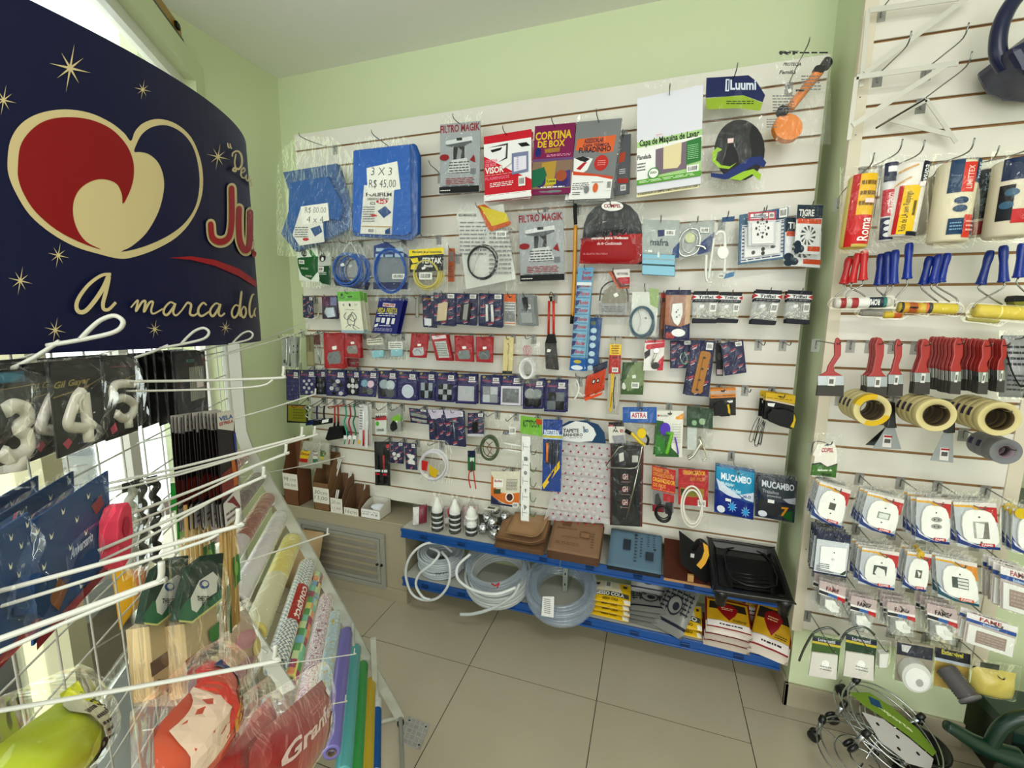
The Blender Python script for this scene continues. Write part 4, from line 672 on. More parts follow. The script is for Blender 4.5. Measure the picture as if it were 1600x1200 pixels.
for x, c, lb in ((540, '2ab090', 'teal-handled cleaning brush, first of three|'), (547, 'a83058', 'magenta-handled cleaning brush|between the teal and the dark green ones'), (554, '2a8a70', 'dark green-handled cleaning brush|next to the white glue pack')):
    item('cleaning_brush', lb, 'brush', (x-3, 632, x+3, 632, x-3, 690), .09, f'px;W handle {c}~ 4.5 {x-1} 632 0 {x+1} 648 0 {x-2} 660 0 {x+2} 676 0 {x} 684 0;W tip {c}~ 3.4 {x} 683 0 {x-2} 694 0;G price f2f2f0 5 6 {x-2} 680 {x+3} 680 {x+3} 686 {x-2} 686', 'coloured cleaning brushes')
item('sealant_pack', 'tall white pack with a red-based tube|right of the three coloured brushes', 'sealant', (561, 632, 575, 634, 561, 697), .09, 'K card dcdcdc 2;L 10 10 40 60 8 777;W tube f0f0f0~ 5 60 12 6 60 70 6;W tube_base c82430~ 5.4 60 58 7 58 96 7;R 0 84 20 94 e8c020;F 3 2 3 2 9', back=1, gap=.03)
item('filter_jug_pack', 'clear pack with red brush-stroke and green dot|under the four overlapping discs', 'pack', (587, 638, 604, 637, 587, 679), .08, 'K card d8dad4 1.5 0 20 100 100;R 0 30 100 46 c02838;T 4 26 90 12 333 MAX;E 18 58 16 9 5ab030;T 10 78 70 10 333 COPAINER;F 4 20 4 3 7')
item('valve_pack', 'clear pack with green and black valve|under the big white felt disc', 'valve pack', (604, 638, 629, 637, 604, 676), .08, 'K card a8a8a4 1 10 4 90 96;P 8ac040 30 40 80 24 90 50 50 66;G valve 2a2c2a 1 12 30 66 46 50 66 60 70 84 46 94 30 84;P f0f0f0 50 56 70 50 66 72;F 8 6 8 6 10', back=1, gap=.025)
cards([('blue-grey card of steel hinges|under rectangle and square felt pads', (639, 637, 668, 640, 642, 660), 'G hinge a8a8a0! 1 4 8 30 92 40 90 60 8 52;G hinge c0c0b8! 1 4 12 66 92 74 88 92 10 84;', 0), ('navy card with a small screwdriver|left of the steel T-handle card', (669, 640, 694, 640, 672, 687), 'W tool k 2 40 40 4 42 84 4;P d0c8d8 0 0 96 0 80 26 20 30;', 0, 1), ('navy card with a steel T-handle|right of small screwdriver card', (694, 640, 726, 642, 697, 695), 'W handle s! 2 12 30 5 70 32 5;W shaft s! 3 44 34 5 50 84 5;P d0c8d8 0 0 90 0 70 18 10 24;', .01, 1), ('navy card with black rubber feet|left of the knotted green hose', (731, 645, 757, 645, 731, 681), 'G rubber_foot 222 1 10 28 40 64 36 70 80 34 84;R 0 90 100 100 d0d0d8;', 0)], 'hardware_card', 'hardware card', 'navy hardware cards', NV, .08, tail='F 2 2 2 2 6')
item('garden_hose_pack', 'olive green thin hose in knotted clear bag|left of the long clear hook rack', 'hose', (750, 646, 780, 646, 748, 722), .12, 'px;C hose 5a6a44~ 765 700 15 20 6 3.2 0;W inner b05a5a 2 760 690 4 768 700 4 762 712 4;W inner 5a6a44 2 770 690 4 762 700 4 772 712 4;F 746 642 784 724 11 10 .6', L=.17)
item('blind_part_bag', 'clear bag of short white tubes|between the olive hose and the hook rack', 'tube bag', (783, 652, 812, 652, 781, 708), .1, 'px;W white_tube f0f0ee~ 5 784 692 0 814 697 0;W white_tube f0f0ee~ 5 786 702 0 814 706 0;N label;Z 4;I 785 672 12 7 2a3a6a Alum;B 796 667 10 11;F 780 648 815 712 11 9 .5', L=.17)
item('hook_rack_pack', 'long white strip of green hooks with lime header|left of the WESTERN pack', 'hook rack', (815, 652, 848, 654, 814, 808), .12, 'G strip f0f0ee 1 4 3 18 44 18 40 103 0 103;Z 4.5;'+''.join(f'R 8 {y} 10 {y+8} 999;R 8 {y+4} 34 {y+4.6} 999;' for y in (24, 42, 58, 74, 90))+'P 888 14 38 30 38 34 40 30 42 14 42;E 22 54 8 2 999;P 999 18 70 28 70 23 75;P 999 14 86 32 88 18 92;'+''.join(f'W hook 3a7a5a 1.8 46 {y} 8 50 {y+7} 12 66 {y+8.5} 14 76 {y+4} 12;' for y in (26, 43, 58, 73, 88))+'N header_card;Z 6;P 8ac050 -2 -2 98 0 100 17 -4 15;T 10 2 76 7 2a5a2a KIT_TOON;P c85a2a 70 0 98 1 98 6 72 5;F 2 2 4 5 12', L=.19)
item('screwdriver_pack', 'blue WESTERN pack with an orange screwdriver|between the hook rack and the dotted bath mat', 'screwdriver', (849, 655, 879, 656, 847, 766), .13, 'K card 20509c 2;R 0 20 100 27 b8d0e0;T 4 14 80 8 e8eef4 WESTERN;R 0 22 100 25 c8b830;R 14 28 90 62 3a4258;W handle e88a30~ 6 26 32 9 26 58 9;W shaft s! 1.5 40 60 6 50 76 6;W bit k 1.4 66 32 5 62 74 5;W bit s! 1.4 80 32 5 74 70 5;W bit k 1.4 52 32 5 52 66 5;Z 3;P e8c820 0 92 90 56 92 66 30 90 10 98;P 1c3c88 30 84 60 70 60 76 40 88;F 2 2 2 2 12', L=.18, dz=-.01)
item('bath_mat', 'clear bubbly bath mat with pink dots, blue TAPETE header|over the lower slats', 'bath mat', (876, 660, 954, 668, 870, 818), .07,
 'px;G mat_sheet film% 1 3 873 688 954 694 952 818 850 812 866 760;Z 4;'.replace('film%', 'e8e6ea%')+''.join(f'E {877+12*c+(r%2)*4-r*1.2:.0f} {693+10.8*r+c*1.3:.0f} 1.5 1.4 b02850;' for r in range(12) for c in range(7))+'N bubbles;'+''.join(f'E {880+12*c+(r%2)*6-r*.9:.0f} {696+7.8*r+c*1.3:.0f} 3 2.6 f2f0f4%;' for r in range(0, 15, 1) for c in range(6))+
 'N header_card;Z 12;P 1f4f74 878 664 890 657 915 656 935 662 945 675 947 692 920 690 876 688;P e8eaea 880 666 900 657 918 660 928 668 932 678 926 688 906 690 877 687;T 881 669 24 6 333 TAPETE;T 881 676 30 5 555 BANHEIRO;L 890 682 912 684 1 888;T 912 669 8 6 3a6a8a 80', L=.13)
item('mop_refill_pack', 'tall black pack with three red crests|right of the dotted bath mat', 'black pack', (954, 693, 1006, 693, 953, 820), .11, 'K card 6a1420 2;P 1a1a1c 4 0 94 0 94 100 4 100;R 22 6 92 24 3a3a3c;P d8d8d4 26 12 40 10 42 20 28 22;P c8c8c4 66 14 84 14 84 22 66 22;'+''.join(f'E 46 {y} 13 3.6 701c28;T 38 {y-4} 16 7 d8c8c8 GH;L 34 {y+5} 62 {y+7} 1 a88;' for y in (40, 55, 71))+'P 555 6 86 20 90 34 98 10 98;R 4 94 94 95 444;F 3 4 3 4 14', L=.16)
tube('paint_roller_frame', [atY(x, y, -.2) for x, y in ((1004, 694), (1001, 712), (997, 728), (992, 731), (985, 732), (950, 731), (947, 727), (967, 699), (975, 697))][::-1], .0028, mat('c8c8c0!')).name = 'wire_arm'
wf = empty('wire_roller', atY(1000, 700, -.2), 'bare steel wire frame hooked over the black pack with red crests', 'wire frame')
bpy.data.objects['wire_arm'].parent = wf; bpy.data.objects['wire_arm'].location = -wf.location
tube('wire_rod', [atY(x, y, -.2)-wf.location for x, y in ((998, 728), (990, 765), (978, 812))], .0028, mat('c8c8c0!'), wf)
item('squeegee_pack', 'white card with grey rubber seal and zigzag logo|left of the ASTRA pack', 'seal pack', (950, 662, 976, 662, 952, 692), .09, 'K card e0dcd4 2;R 4 -8 96 14 3a2a2a;R 0 6 30 14 b03838;P 333 24 44 36 26 44 40 50 28 60 44 54 44 50 38 42 44 36 36 28 44;T 70 28 22 16 c06060 B;G seal a8a8b0 0 8 20 62 90 58 96 110 40 130;F 3 3 3 14 7', dz=-.01)
item('hose_nozzle_pack', 'yellow and black spray nozzle under blue ASTRA header|left of the purple nozzle', 'spray nozzle', (973, 636, 1025, 636, 973, 696), .13, 'K header_card 2468b0 2 0 0 102 40;R 24 12 74 30 e8e8ee;T 27 14 44 13 c03040 ASTRA;P 333 50 2 64 4 56 10;N x;Z 1;W barrel e0c820~ 8 26 66 4 48 84 4 66 98 4;W tip k 9 8 60 4 26 68 4;D valve e8cc28 58 66 14 13 -2 12;W trigger k 5 66 66 6 78 80 6 74 96 6;F 2 0 2 0 10', L=.18)
item('hose_nozzle_card', 'lime green and purple spray gun on a card|right of the ASTRA pack', 'spray nozzle', (1026, 642, 1068, 642, 1024, 713), .12, 'K card e6e4dc 2;P 2a6a2a 0 20 26 22 56 48 60 80 90 96 88 100 0 100;P 3a8a30 0 50 30 60 40 90 0 96;P e8a838 72 14 100 4 100 18 74 18;E 76 15 4 3 e8a838;P 333 40 4 60 4 54 9 46 9;R 4 8 12 12 c03030;T 14 8 30 4 777 PALISAD;L 62 26 92 70 8 c8c8c0;D spray_head 6a48c0 34 38 20 13 2 14;W grip 7ac030~ 8 60 46 10 52 68 10 42 92 10;W neck 5aa828~ 8 36 46 10 60 48 10;W trigger 6a48c0~ 3 72 56 9 80 74 9 86 92 9;F 2 2 2 2 16', L=.17, back=1, gap=.03)
item('hose_nozzle_pack', 'metal spray gun in bag with dark green header|right of the lime green gun', 'spray nozzle', (1073, 636, 1114, 640, 1072, 718), .13, 'K header_card 2a5030 2 0 0 100 36;E 30 28 10 5 9ab89a;E 60 24 12 6 aac0a0;N x;Z 0;W barrel d8d4c8! 6 50 56 6 66 76 6;W grip d8d4c8! 6 60 62 6 30 88 6 8 98 6;W trigger e8e4d8! 3 66 70 8 78 88 8 66 98 8;R 4 38 40 80 c8ccc8;F 3 2 4 2 14', L=.18, back=1, gap=.03)
item('cable_organizer_pack', 'black cable organizer coil with red card|right of the tall black pack', 'cable organizer', (1019, 727, 1056, 735, 1017, 814), .09, 'K card c01c24 2 0 0 100 42;R 14 44 46 78 8a8a8a;R 50 44 96 58 b81c28;T 2 2 70 7 d8a030 ORGANIZADOR;T 4 10 86 7 d8a030 ORGANIZADOR;T 4 19 94 8 e8c040 ORGANIZADOR;T 6 29 54 7 e8a838 DE_FIOS;R 0 39 98 40 e89838;N x;Z 0;G backing 888a8c 0 2 8 42 94 42 96 76 8 80;Z 2.5;P 444 16 50 30 46 44 60 40 72 14 74;P 333 60 60 90 56 90 80 60 80;C cable 161618~ 50 80 36 16 6 3.4 3;G label_tag 8a2030 7 8 4 68 54 66 54 78 6 80;F 2 2 2 2 9', L=.14)
item('cable_organizer_pack', 'white cable organizer coil with red card|between black organizer and blue MUCAMBO gloves', 'cable organizer', (1060, 732, 1107, 735, 1059.5, 816), .09, 'K card b81c28 2 0 0 100 66;T 16 2 74 8 e8c040 ORGANIZADOR;T 40 14 50 6 c89030 DE_FIOS;L 4 24 90 28 2 d85058;R 6 34 86 50 a88828;R 8 36 32 48 3a3020;R 34 36 60 48 8a8a20;B 66 54 26 12;N x;Z 0;C cable ece8de~ 48 66 38 40 5 4.5 -4;F 2 2 2 4 9', L=.14)
GL = 'q pouch {c} 26 0 8 100 8 100 100 0 100;'
item('rubber_glove_pack', 'light blue MUCAMBO glove pack with virus shapes|left one of the two big glove packs', 'glove pack', (1118, 726, 1180, 737, 1116, 800), .11, 'q pouch 1f5f9c~ 20 0 0 100 0 100 100 0 100;P 2f9cc0 2 2 98 2 98 50 70 52 40 50 12 42 2 24;T 14 12 76 14 e8f0f4 MUCAMBO;T 14 29 34 9 c8e8f0 Multiplas;T 26 40 38 8 c8e8f0 utilidades;P d8e0ec 60 50 98 42 98 62 76 58;P d8e0ec 2 26 14 44 40 54 64 54 66 57 38 58 10 48;T 68 49 22 6 2a3a7a 240-DI;P 1e3a90 0 50 20 58 60 60 98 66 98 98 0 96;'+''.join(f'P a8d8f0 {cx+13*math.cos(a):.0f} {cy+13*math.sin(a):.0f} {cx+4*math.cos(a+.5):.0f} {cy+4*math.sin(a+.5):.0f} {cx+4*math.cos(a-.5):.0f} {cy+4*math.sin(a-.5):.0f};' for cx, cy in ((44, 78), (78, 84)) for a in [i*.7 for i in range(9)])+'E 44 78 7 7 4aa8e0;E 78 84 7 7 4aa8e0;E 16 88 10 8 e8ecf4;P w 26 62 40 62 40 68 26 68;Z 0;F 3 10 5 4 16', back=1, gap=.04, jx=-.01, L=.2, dz=.006)
item('rubber_glove_pack', 'dark grey MUCAMBO glove pack with a big 7|beside the pier', 'glove pack', (1183, 742, 1246, 752, 1179, 806), .12, 'q pouch 1e2e50~ 20 0 0 100 0 100 100 0 100;P 4a5258 2 2 98 2 98 48 70 52 40 50 12 42 2 24;T 12 8 80 15 d8dce4 MUCAMBO;T 14 28 40 8 a8acb0 Trabalhos;T 26 38 34 7 a8acb0 pesados;P b8bcc4 64 44 98 38 98 54 78 52;P 3a3e40 10 50 40 56 90 58 90 84 40 92 4 80;P 2a6a30 62 76 90 70 94 96 74 92;T 62 62 18 24 d8982c 7;E 18 88 11 8 e0e4ec;P w 28 50 44 50 44 58 28 58;Z 0;F 3 12 3 4 16', back=1, gap=.04, L=.21, dz=.006)
# ---- lower left
item('screwdriver_pack', 'black and red screwdriver pair in black card|above the cardboard boxes', 'screwdriver', (585, 690, 609, 690, 586.6, 758), .08, 'K card 1c1a1c 2;R 78 6 98 14 c83040;W handle 222 6 26 30 8 26 92 8;W handle b82834~ 6 64 30 9 66 62 9;W handle 222 6 66 62 9 66 94 9;Z 14;R 10 62 44 67 e0e0e0;R 54 62 90 68 e0e0e0;R 12 70 40 74 c82838;R 60 71 88 75 c82838;F 3 2 3 2 12')
cards([('navy card with white round felt pieces|right of the black screwdriver pack', (610, 690, 631, 691, 610, 723), 'D pad e0e0dc 30 56 14 9 1 4;D pad e0e0dc 62 62 14 9 1 4;D pad d0d0cc 40 76 14 9 1 4;', 0, 1), ('navy card with bow-shaped white pieces|beside the white hose coil', (632, 692, 650, 693, 635, 733), 'G pad e4e4e0 1 4 20 40 80 44 80 54 60 60 80 68 80 80 22 78 22 66 40 58 20 50;', 0, 1)], 'hardware_card', 'hardware card', 'navy hardware cards', NV, .08, tail='F 2 2 2 2 6')
item('hose_coil_pack', 'white hose coil with red and yellow tags|above the plastic bottles', 'hose coil', (650, 690, 704, 690, 648, 756), .1, 'px;C hose e4e2e8~ 677 727 23 25 6 4.2 0;N tag;Z 14;P c83028 661 718 671 720 669 735 661 733;P d8b820 672 724 688 735 682 746 673 740;P e8e0d0 664 738 672 740 668 752;F 647 688 706 756 10 10 .4', L=.16)
item('pruning_shears', 'red-handled pliers on a small green card|between white hose and plaster bag', 'pliers', (731, 704, 743, 704, 731, 764), .1, 'px;K card f0 0 0 0 0 0' if False else 'K card 3a7a48 2 0 0 100 52;R 0 0 100 16 1c3050;R 30 18 84 28 d8e4d8;G jaw 555 2 6 36 30 64 24 70 52 40 56;W handle d04030~ 3.4 30 50 5 16 70 5 40 96 5;W handle d04030~ 3.4 80 50 5 90 70 5 110 98 5', L=.15)
item('blind_part_bag', 'clear bag with orange and navy label sheet|hanging above the chrome cups', 'label bag', (768, 730, 813, 730, 767, 792), .11, 'G label_sheet e0dccc 0 1 0 10 100 10 100 100 0 92;Z 1.3;P d88030 0 18 12 30 20 60 60 66 100 62 100 90 60 92 30 84 0 70;P 20285a 0 70 40 90 98 96 98 100 0 92;P f0eeea 8 28 42 30 42 50 8 50;T 12 30 26 7 b03838 Buchas;R 10 54 34 66 4a5a30;E 66 74 15 12 f0e8e0;E 66 74 11 9 502020;L 54 28 92 56 8 777;B 78 86 20 12;F 3 8 3 3 9', L=.16)
# ================================================================ LEDGE AND SHELVES
ZL = .4785
def open_box(label, x0, x1, hf, hb, c, y0=-.12, y1=-.008, label_h=None, txt=(), lean=0, sidec=None, lc='e8e4da'):
    w = x1-x0; D = y1-y0; root = empty('cardboard_box', (x0, y0, ZL), label, 'box', 'open boxes on the tiled ledge'); t = .0025
    bm = bmesh.new()
    def quadp(pts, n):
        a = [bm.verts.new(V(p)) for p in pts]; b = [bm.verts.new(V(p)+V(n)*t) for p in pts]; k = len(pts)
        bm.faces.new(a); bm.faces.new(b[::-1])
        for i in range(k): bm.faces.new((a[i], a[(i+1) % k], b[(i+1) % k], b[i]))
    quadp([(0, 0, 0), (w, 0, 0), (w, 0, hf), (0, 0, hf)], (0, 1, 0)); quadp([(0, D-t, 0), (w, D-t, 0), (w, D-t, hb), (0, D-t, hb)], (0, 1, 0))
    for x in (0, w-t): quadp([(x, 0, 0), (x, D, 0), (x, D, hb), (x, D*.55, hb*.9+hf*.1) if hb > hf*1.4 else (x, D*.5, (hf+hb)/2), (x, 0, hf)], (1, 0, 0))
    quadp([(0, 0, 0), (w, 0, 0), (w, D, 0), (0, D, 0)], (0, 0, 1))
    bmesh.ops.recalc_face_normals(bm, faces=bm.faces[:]); bm_obj('box_body', bm, mat(c+'^'), root)
    if label_h:
        a, b = label_h; box('paper_label', (-.001, -.0012, a), (w+.001, -.0002, b), mat(lc), root)
        vs_, fs_ = [], []
        for s_, yy, hh in txt:
            v, f = text_mesh(s_, .1, -.012); o = len(vs_)
            vs_ += [V((.008+p*(w-.02), -.0016, yy+hh-q*hh)) for p, q in v]; fs_ += [tuple(i+o for i in g) for g in f]
        if vs_: mesh_obj('handwriting', vs_, fs_, mat('333'), root)
    return root
open_box('tall brown cardboard box marked 98 cm, in the corner of the ledge', -2.11, -2.0, .2, .4, '80583a', label_h=(.1, .2), txt=(('98 cm', .155, .022), ('20,00', .12, .016)))
open_box('tall brown cardboard box marked 30cm 13,00', -1.885, -1.772, .17, .33, '8a6a4a', label_h=(.045, .14), txt=(('30cm', .1, .024), ('13,00', .062, .026)))
open_box('brown cardboard box marked 20 cm, beside the 30cm box', -1.762, -1.68, .09, .205, '806248', label_h=(.0, .09), txt=(('20 cm', .055, .022), ('11,00', .02, .016)))
open_box('low slanted cardboard box marked 16cm, left of the white tray box', -1.668, -1.57, .045, .15, '806248', label_h=(.0, .045), txt=(('16cm', .012, .022),))
open_box('low white open carton with handwriting, at the right end of the box row', -1.548, -1.425, .055, .085, 'd8d4cc', label_h=(.004, .052), txt=(('pasador 30x2', .034, .012), ('60 R$', .02, .012)), lc='f0eeea')
bm = bmesh.new(); random.seed(4)
g_ = empty('crumpled_bag', (-1.47, -.06, ZL+.045), 'crumpled white plastic inside the low white carton', 'plastic bag')
bmesh.ops.create_icosphere(bm, subdivisions=3, radius=.035)
for v in bm.verts: v.co *= 1+.35*noise.noise(v.co*40); v.co.z *= .7; v.co.x *= 1.2
bm_obj('crumpled_film', bm, mat('e4e6ec~'), g_)
for k, (x, y, h, lb) in enumerate(((-1.80, -.05, .3, 'white plastic rods standing in the 30cm box'), (-1.7, -.04, .22, 'white rod ends standing up in the 20 cm box'), (-1.745, -.1, .125, 'short white rods at the front of the 20 cm box'), (-1.6, -.03, .15, 'white rod standing in the 16cm box'))):
    rt = empty('plastic_rod', (x, y, ZL), lb, 'rod', 'white rods in the cardboard boxes')
    n = 3 if k == 0 else (2 if k < 3 else 1)
    for i in range(n): tube('rod', [(i*.012-.05*(k == 0), -.02, .01), (i*.012+.03*(k == 0), .02, h)], .0042, mat('e8e8e4~'), rt, 8)
# packets hanging over the boxes in the corner
for i, (q, c1, c2, lb) in enumerate([((470, 700, 497, 702, 466, 728), 'b8302c', 'e0c030', 'yellow and maroon packet hanging in the corner above the boxes'), ((489, 702, 505, 703, 488, 728), '3a7a5a', 'd8dcd0', 'green and clear packet next to the yellow corner packet'), ((500, 700, 516, 702, 500, 722), 'c8c060', '5a8a5a', 'pale packet with yellow label, third from the corner above the boxes')]):
    item('snack_packet', lb.replace(' hanging', '| hanging', 1) if i == 0 else lb.replace(' packet', ' packet|', 1), 'packet', q, .1, f'q pouch b0aca0~ 14 10 -40 90 -40 100 110 0 110;P {c2} 8 10 92 8 96 50 4 54;P {c1} 4 54 96 50 98 72 2 74;T 14 18 70 16 8a2020 Eccole;F 4 44 4 12 12', L=.14)
# ---- upper shelf: bottles, cups, sanding sheets, trowels, tray
def bag_cone(label, x, y, third=False):
    rt = empty('plug_set', (x, y, .482), label, 'plug set', 'cone-topped ring stacks on the upper shelf')
    z = 0
    for i in range(4 if not third else 2):
        lathe('ring', [(0, z), (.03, z), (.034, z+.006), (.033, z+.016), (.024, z+.018)], mat('1c1c1e~'), rt, 22); z += .018
        lathe('spacer', [(.024, z-.001), (.029, z), (.029, z+.01), (.02, z+.012)], mat('e8e8ea'), rt, 22); z += .011
    if third:
        lathe('spool', [(.026, z), (.028, z+.01), (.022, z+.014), (.022, z+.03), (.034, z+.036), (.034, z+.044), (.02, z+.05)], mat('eeeeec~'), rt, 22); z += .048
        lathe('cone', [(.027, z), (.026, z+.02), (.02, z+.034), (.012, z+.04), (.01, z+.05), (0, z+.052)], mat('eeeeea~'), rt, 22)
    else: lathe('cone', [(.028, z), (.03, z+.004), (.022, z+.03), (.013, z+.05), (.012, z+.062), (.006, z+.07), (0, z+.072)], mat('f0f0ee~'), rt, 22)
    pr = [(.0, -.0004), (.039, .001), (.041, .06), (.036, .12), (.03, .16), (.012, .19), (.02, .21)]
    o = lathe('clear_bag', pr, FILM, rt, 18)
    for v in o.data.vertices: k = 1+.1*noise.noise(v.co*60+V((x*9, 0, 0))); v.co.x *= k; v.co.y *= k
for x, y, lb in ((-1.062, -.115, 'black and white ring stack with cone, next to the red bag'), (-.962, -.105, 'black and white ring stack with cone, middle of three')): bag_cone(lb, x, y)
bag_cone('white spool with cone on black base, beside the chrome cups', -.868, -.1, True)
TLp = V((-1.2, -.10, .6)); thing3('detergent_bag', 'upright white and magenta bag at the ledge end of the upper shelf', 'bag', V((-1.215, -.11, .585)), V((-1.145, -.075, .6)), V((-1.21, -.125, .484)), 'q pouch 8c1c44~ 24 0 0 100 0 100 100 0 100;P e4e0e0 0 0 46 2 44 98 0 96;F 2 12 2 0 20 20')
for i, (x, y, z) in enumerate(((-1.02, -.03, .56), (-.91, -.02, .575))):
    thing3('red_label_bag', ('small clear bag with red label behind the first cone', 'small clear bag with red label behind the white spool')[i], 'bag', V((x-.04, y, z+.05)), V((x+.05, y+.01, z+.06)), V((x-.045, y-.03, .484)), 'q pouch b8a8a8~ 16 0 20 100 20 100 100 0 100;P c02830 30 30 80 24 84 56 40 64;P f0f0ee 20 70 50 66 54 90 24 94;F 4 10 4 0 18')
def cup(x, y, z, lb, tilt):
    rt = empty('chrome_cup', (x, y, z), lb, 'chrome cup', 'chrome cups in a clear bag')
    lathe('cup_body', [(0, 0), (.012, .0), (.022, .006), (.027, .02), (.028, .034), (.022, .04), (.016, .044), (.016, .05), (0, .05)], mat('d4d6d8!'), rt, 18); lathe('rim', [(.028, .032), (.031, .034), (.028, .037)], mat('e0e2e4!'), rt, 18)
    rt.rotation_euler = tilt
cs = [(-.80, -.10, .5), (-.735, -.12, .492), (-.765, -.06, .5), (-.705, -.07, .5), (-.795, -.065, .548), (-.74, -.085, .546), (-.70, -.05, .556), (-.76, -.04, .59)]
nm_ = ['front, nearest the white spool', 'front, nearest the sanding sheets', 'back row of the lower layer', 'lower layer by the kraft sheets', 'upper layer beside the spool', 'upper layer in the middle', 'upper layer near the wall', 'top of the pile under the white label']
for (x, y, z), n_, i in zip(cs, nm_, range(9)): cup(x, y, z, 'chrome cup in the bag, '+n_, (.5*((i % 3)-1), .5*((i % 2)-.5), i))
lb_ = empty('price_label_card', (-.765, -.075, .634), 'white price card lying on top of the chrome cups', 'label'); box('card', (-.035, -.025, 0), (.035, .025, .0012), mat('f0eee8'), lb_); box('barcode', (-.02, -.01, .0012), (.02, .01, .0016), mat('666'), lb_)
def sheets(label, x0, x1, y0, y1, z0, z1, c, n, edge, curl=0, prints=''):
    """a sloping pile of sanding sheets, front low, back high"""
    rt = empty('sandpaper_stack', (x0, y0, z0), label, 'sandpaper', 'stacks of sanding sheets on the upper shelf'); random.seed(n)
    for k in range(n):
        dz = .0045*k; j = random.uniform(-.006, .006); vs, fs = [], []; m = 12
        for a in range(m+1):
            u = a/m; yy = (y1-y0)*u
            zz = (z1-z0)*u**1.1+dz
            if curl and k >= n-3: zz += .03*(max(0, .3-u)/.3)**2*curl
            for b in range(9):
                v = b/8; c_ = (.03*max(0, v-.8)/.2*curl if k >= n-3 else 0)
                vs.append((v*(x1-x0)+j, yy, zz+c_)); 
        for a in range(m):
            for b in range(8): q = a*9+b; fs.append((q, q+1, q+10, q+9))
        o = mesh_obj('sheet', vs, fs, mat((c if k == n-1 else edge)+'^'), rt, smooth=True); md = o.modifiers.new('s', 'SOLIDIFY'); md.thickness = .003
    if prints:
        P0 = V((x0+.01, y1, z1+.0045*n+.001)); P1 = V((x1-.01, y1, z1+.0045*n+.001)); P2 = V((x0+.01, y0+.01, z0+.0045*n+.002+(.006 if not curl else .012)))
        p = Pack('x', 'x', 'x', None, 0, frame=(P0, P1, P2)); run(p, prints)
        for ch in list(p.root.children): w_ = p.root.location.copy(); ch.parent = rt; ch.location = w_-rt.location; ch.name = 'printed_text'
        bpy.data.objects.remove(p.root)
sheets('curled kraft-brown sanding sheets in a loose pile, next to the chrome cups', -.70, -.45, -.19, -.03, .488, .56, '9c7c5c', 7, '7a5c40', 1)
lp = empty('rolled_sheet', (-.66, -.17, .545), 'curled kraft sheet with rounded front lying on the loose brown pile', 'sandpaper')
vs = []; n = 16
for i in range(n+1):
    u = i/n
    for j in range(9):
        v = j/8; zz = .075*u+.035*max(0, (v-.75)/.25)**2+.02*max(0, (.25-u)/.25)**2; vs.append((v*.19+.02*u, .125*u, zz))
fs = [(i*9+j, i*9+j+1, i*9+j+10, i*9+j+9) for i in range(n) for j in range(8)]
o = mesh_obj('sheet', vs, fs, mat('a88866^'), lp, smooth=True); o.modifiers.new('s', 'SOLIDIFY').thickness = .003
sheets('flat kraft-brown sanding sheets in a clear sleeve, middle pile', -.43, -.185, -.2, -.03, .488, .58, '94765c', 10, '6e5038', 0, 'R 16 8 36 28 7a5c44;R 58 40 80 60 7a5c44;R 59.5 43 78.5 57 94765c;L 6 34 50 40 1 7a5c44;L 20 60 56 66 2 7a5c44;L 84 40 90 90 6 7a5c44;E 64 12 4 4 5a4430;L 10 80 60 90 2 7a5c44')
sheets('blue-grey sanding sheets with dark print, pile nearest the trowels', -.15, .085, -.2, -.03, .488, .585, '6a8496', 5, '2a2c30', 0, 'R 26 30 42 60 3a4450;L 50 10 56 94 9 3a4450;L 62 20 66 80 7 3a4450;R 74 60 90 84 3a4450;L 76 10 80 50 6 3a4450;L 88 12 92 50 6 3a4450;E 92 54 3 3 3a4450;E 52 20 3 4 3a4450')
wb = empty('wooden_float', (.1, -.2, .487), 'reddish-brown wooden plastering board sloping against the wall', 'plaster float')
bm = prism_bm([(0, 0, 0), (.19, 0, 0), (.17, .17, .1), (0, .17, .1)], V((0, -.5, .86)), 0, .014, .001); bm_obj('board', bm, mat('5a2e1e'), wb)
bm = prism_bm([(0, -.007, .0), (.19, -.007, .0), (.19, -.002, .013), (0, -.002, .013)], V((0, -1, 0)), 0, .002); bm_obj('raw_edge', bm, mat('b08a5c'), wb); box('handle_block', (.095, -.02, .02), (.12, -.005, .05), mat('c09a68'), wb, .002)
tf = empty('plastering_trowel', atY(1085, 870, -.2), 'black rectangular float with yellow-topped handle, standing beside the paint tray', 'trowel')
L3 = lambda x, y, yy=-.2: atY(x, y, yy)-tf.location
bm_obj('plate', prism_bm([L3(1061, 829, -.12), L3(1107, 864, -.12), L3(1113, 920, -.2), L3(1064, 880, -.2)], V((-.25, -.85, .3)), -.005, .005, .0015), mat('222224'), tf)
tube('handle', catmull([L3(1084, 857, -.2), L3(1092, 846, -.25), L3(1100, 850, -.27), L3(1103, 862, -.27), L3(1098, 876, -.26)], 5), .012, mat('1c1c1e~'), tf, 10)
bm_obj('yellow_grip', prism_bm([L3(1098, 847, -.285), L3(1106, 852, -.285), L3(1108, 866, -.285), L3(1102, 880, -.285), L3(1095, 888, -.285), L3(1088, 882, -.285), L3(1096, 872, -.285), L3(1100, 860, -.285)], V((0, -1, 0)), 0, .008, .002), mat('d8a838~'), tf)
box('price_sticker', (-.022, -.062, .028), (-.008, -.06, .045), mat('c8c8c8'), tf)
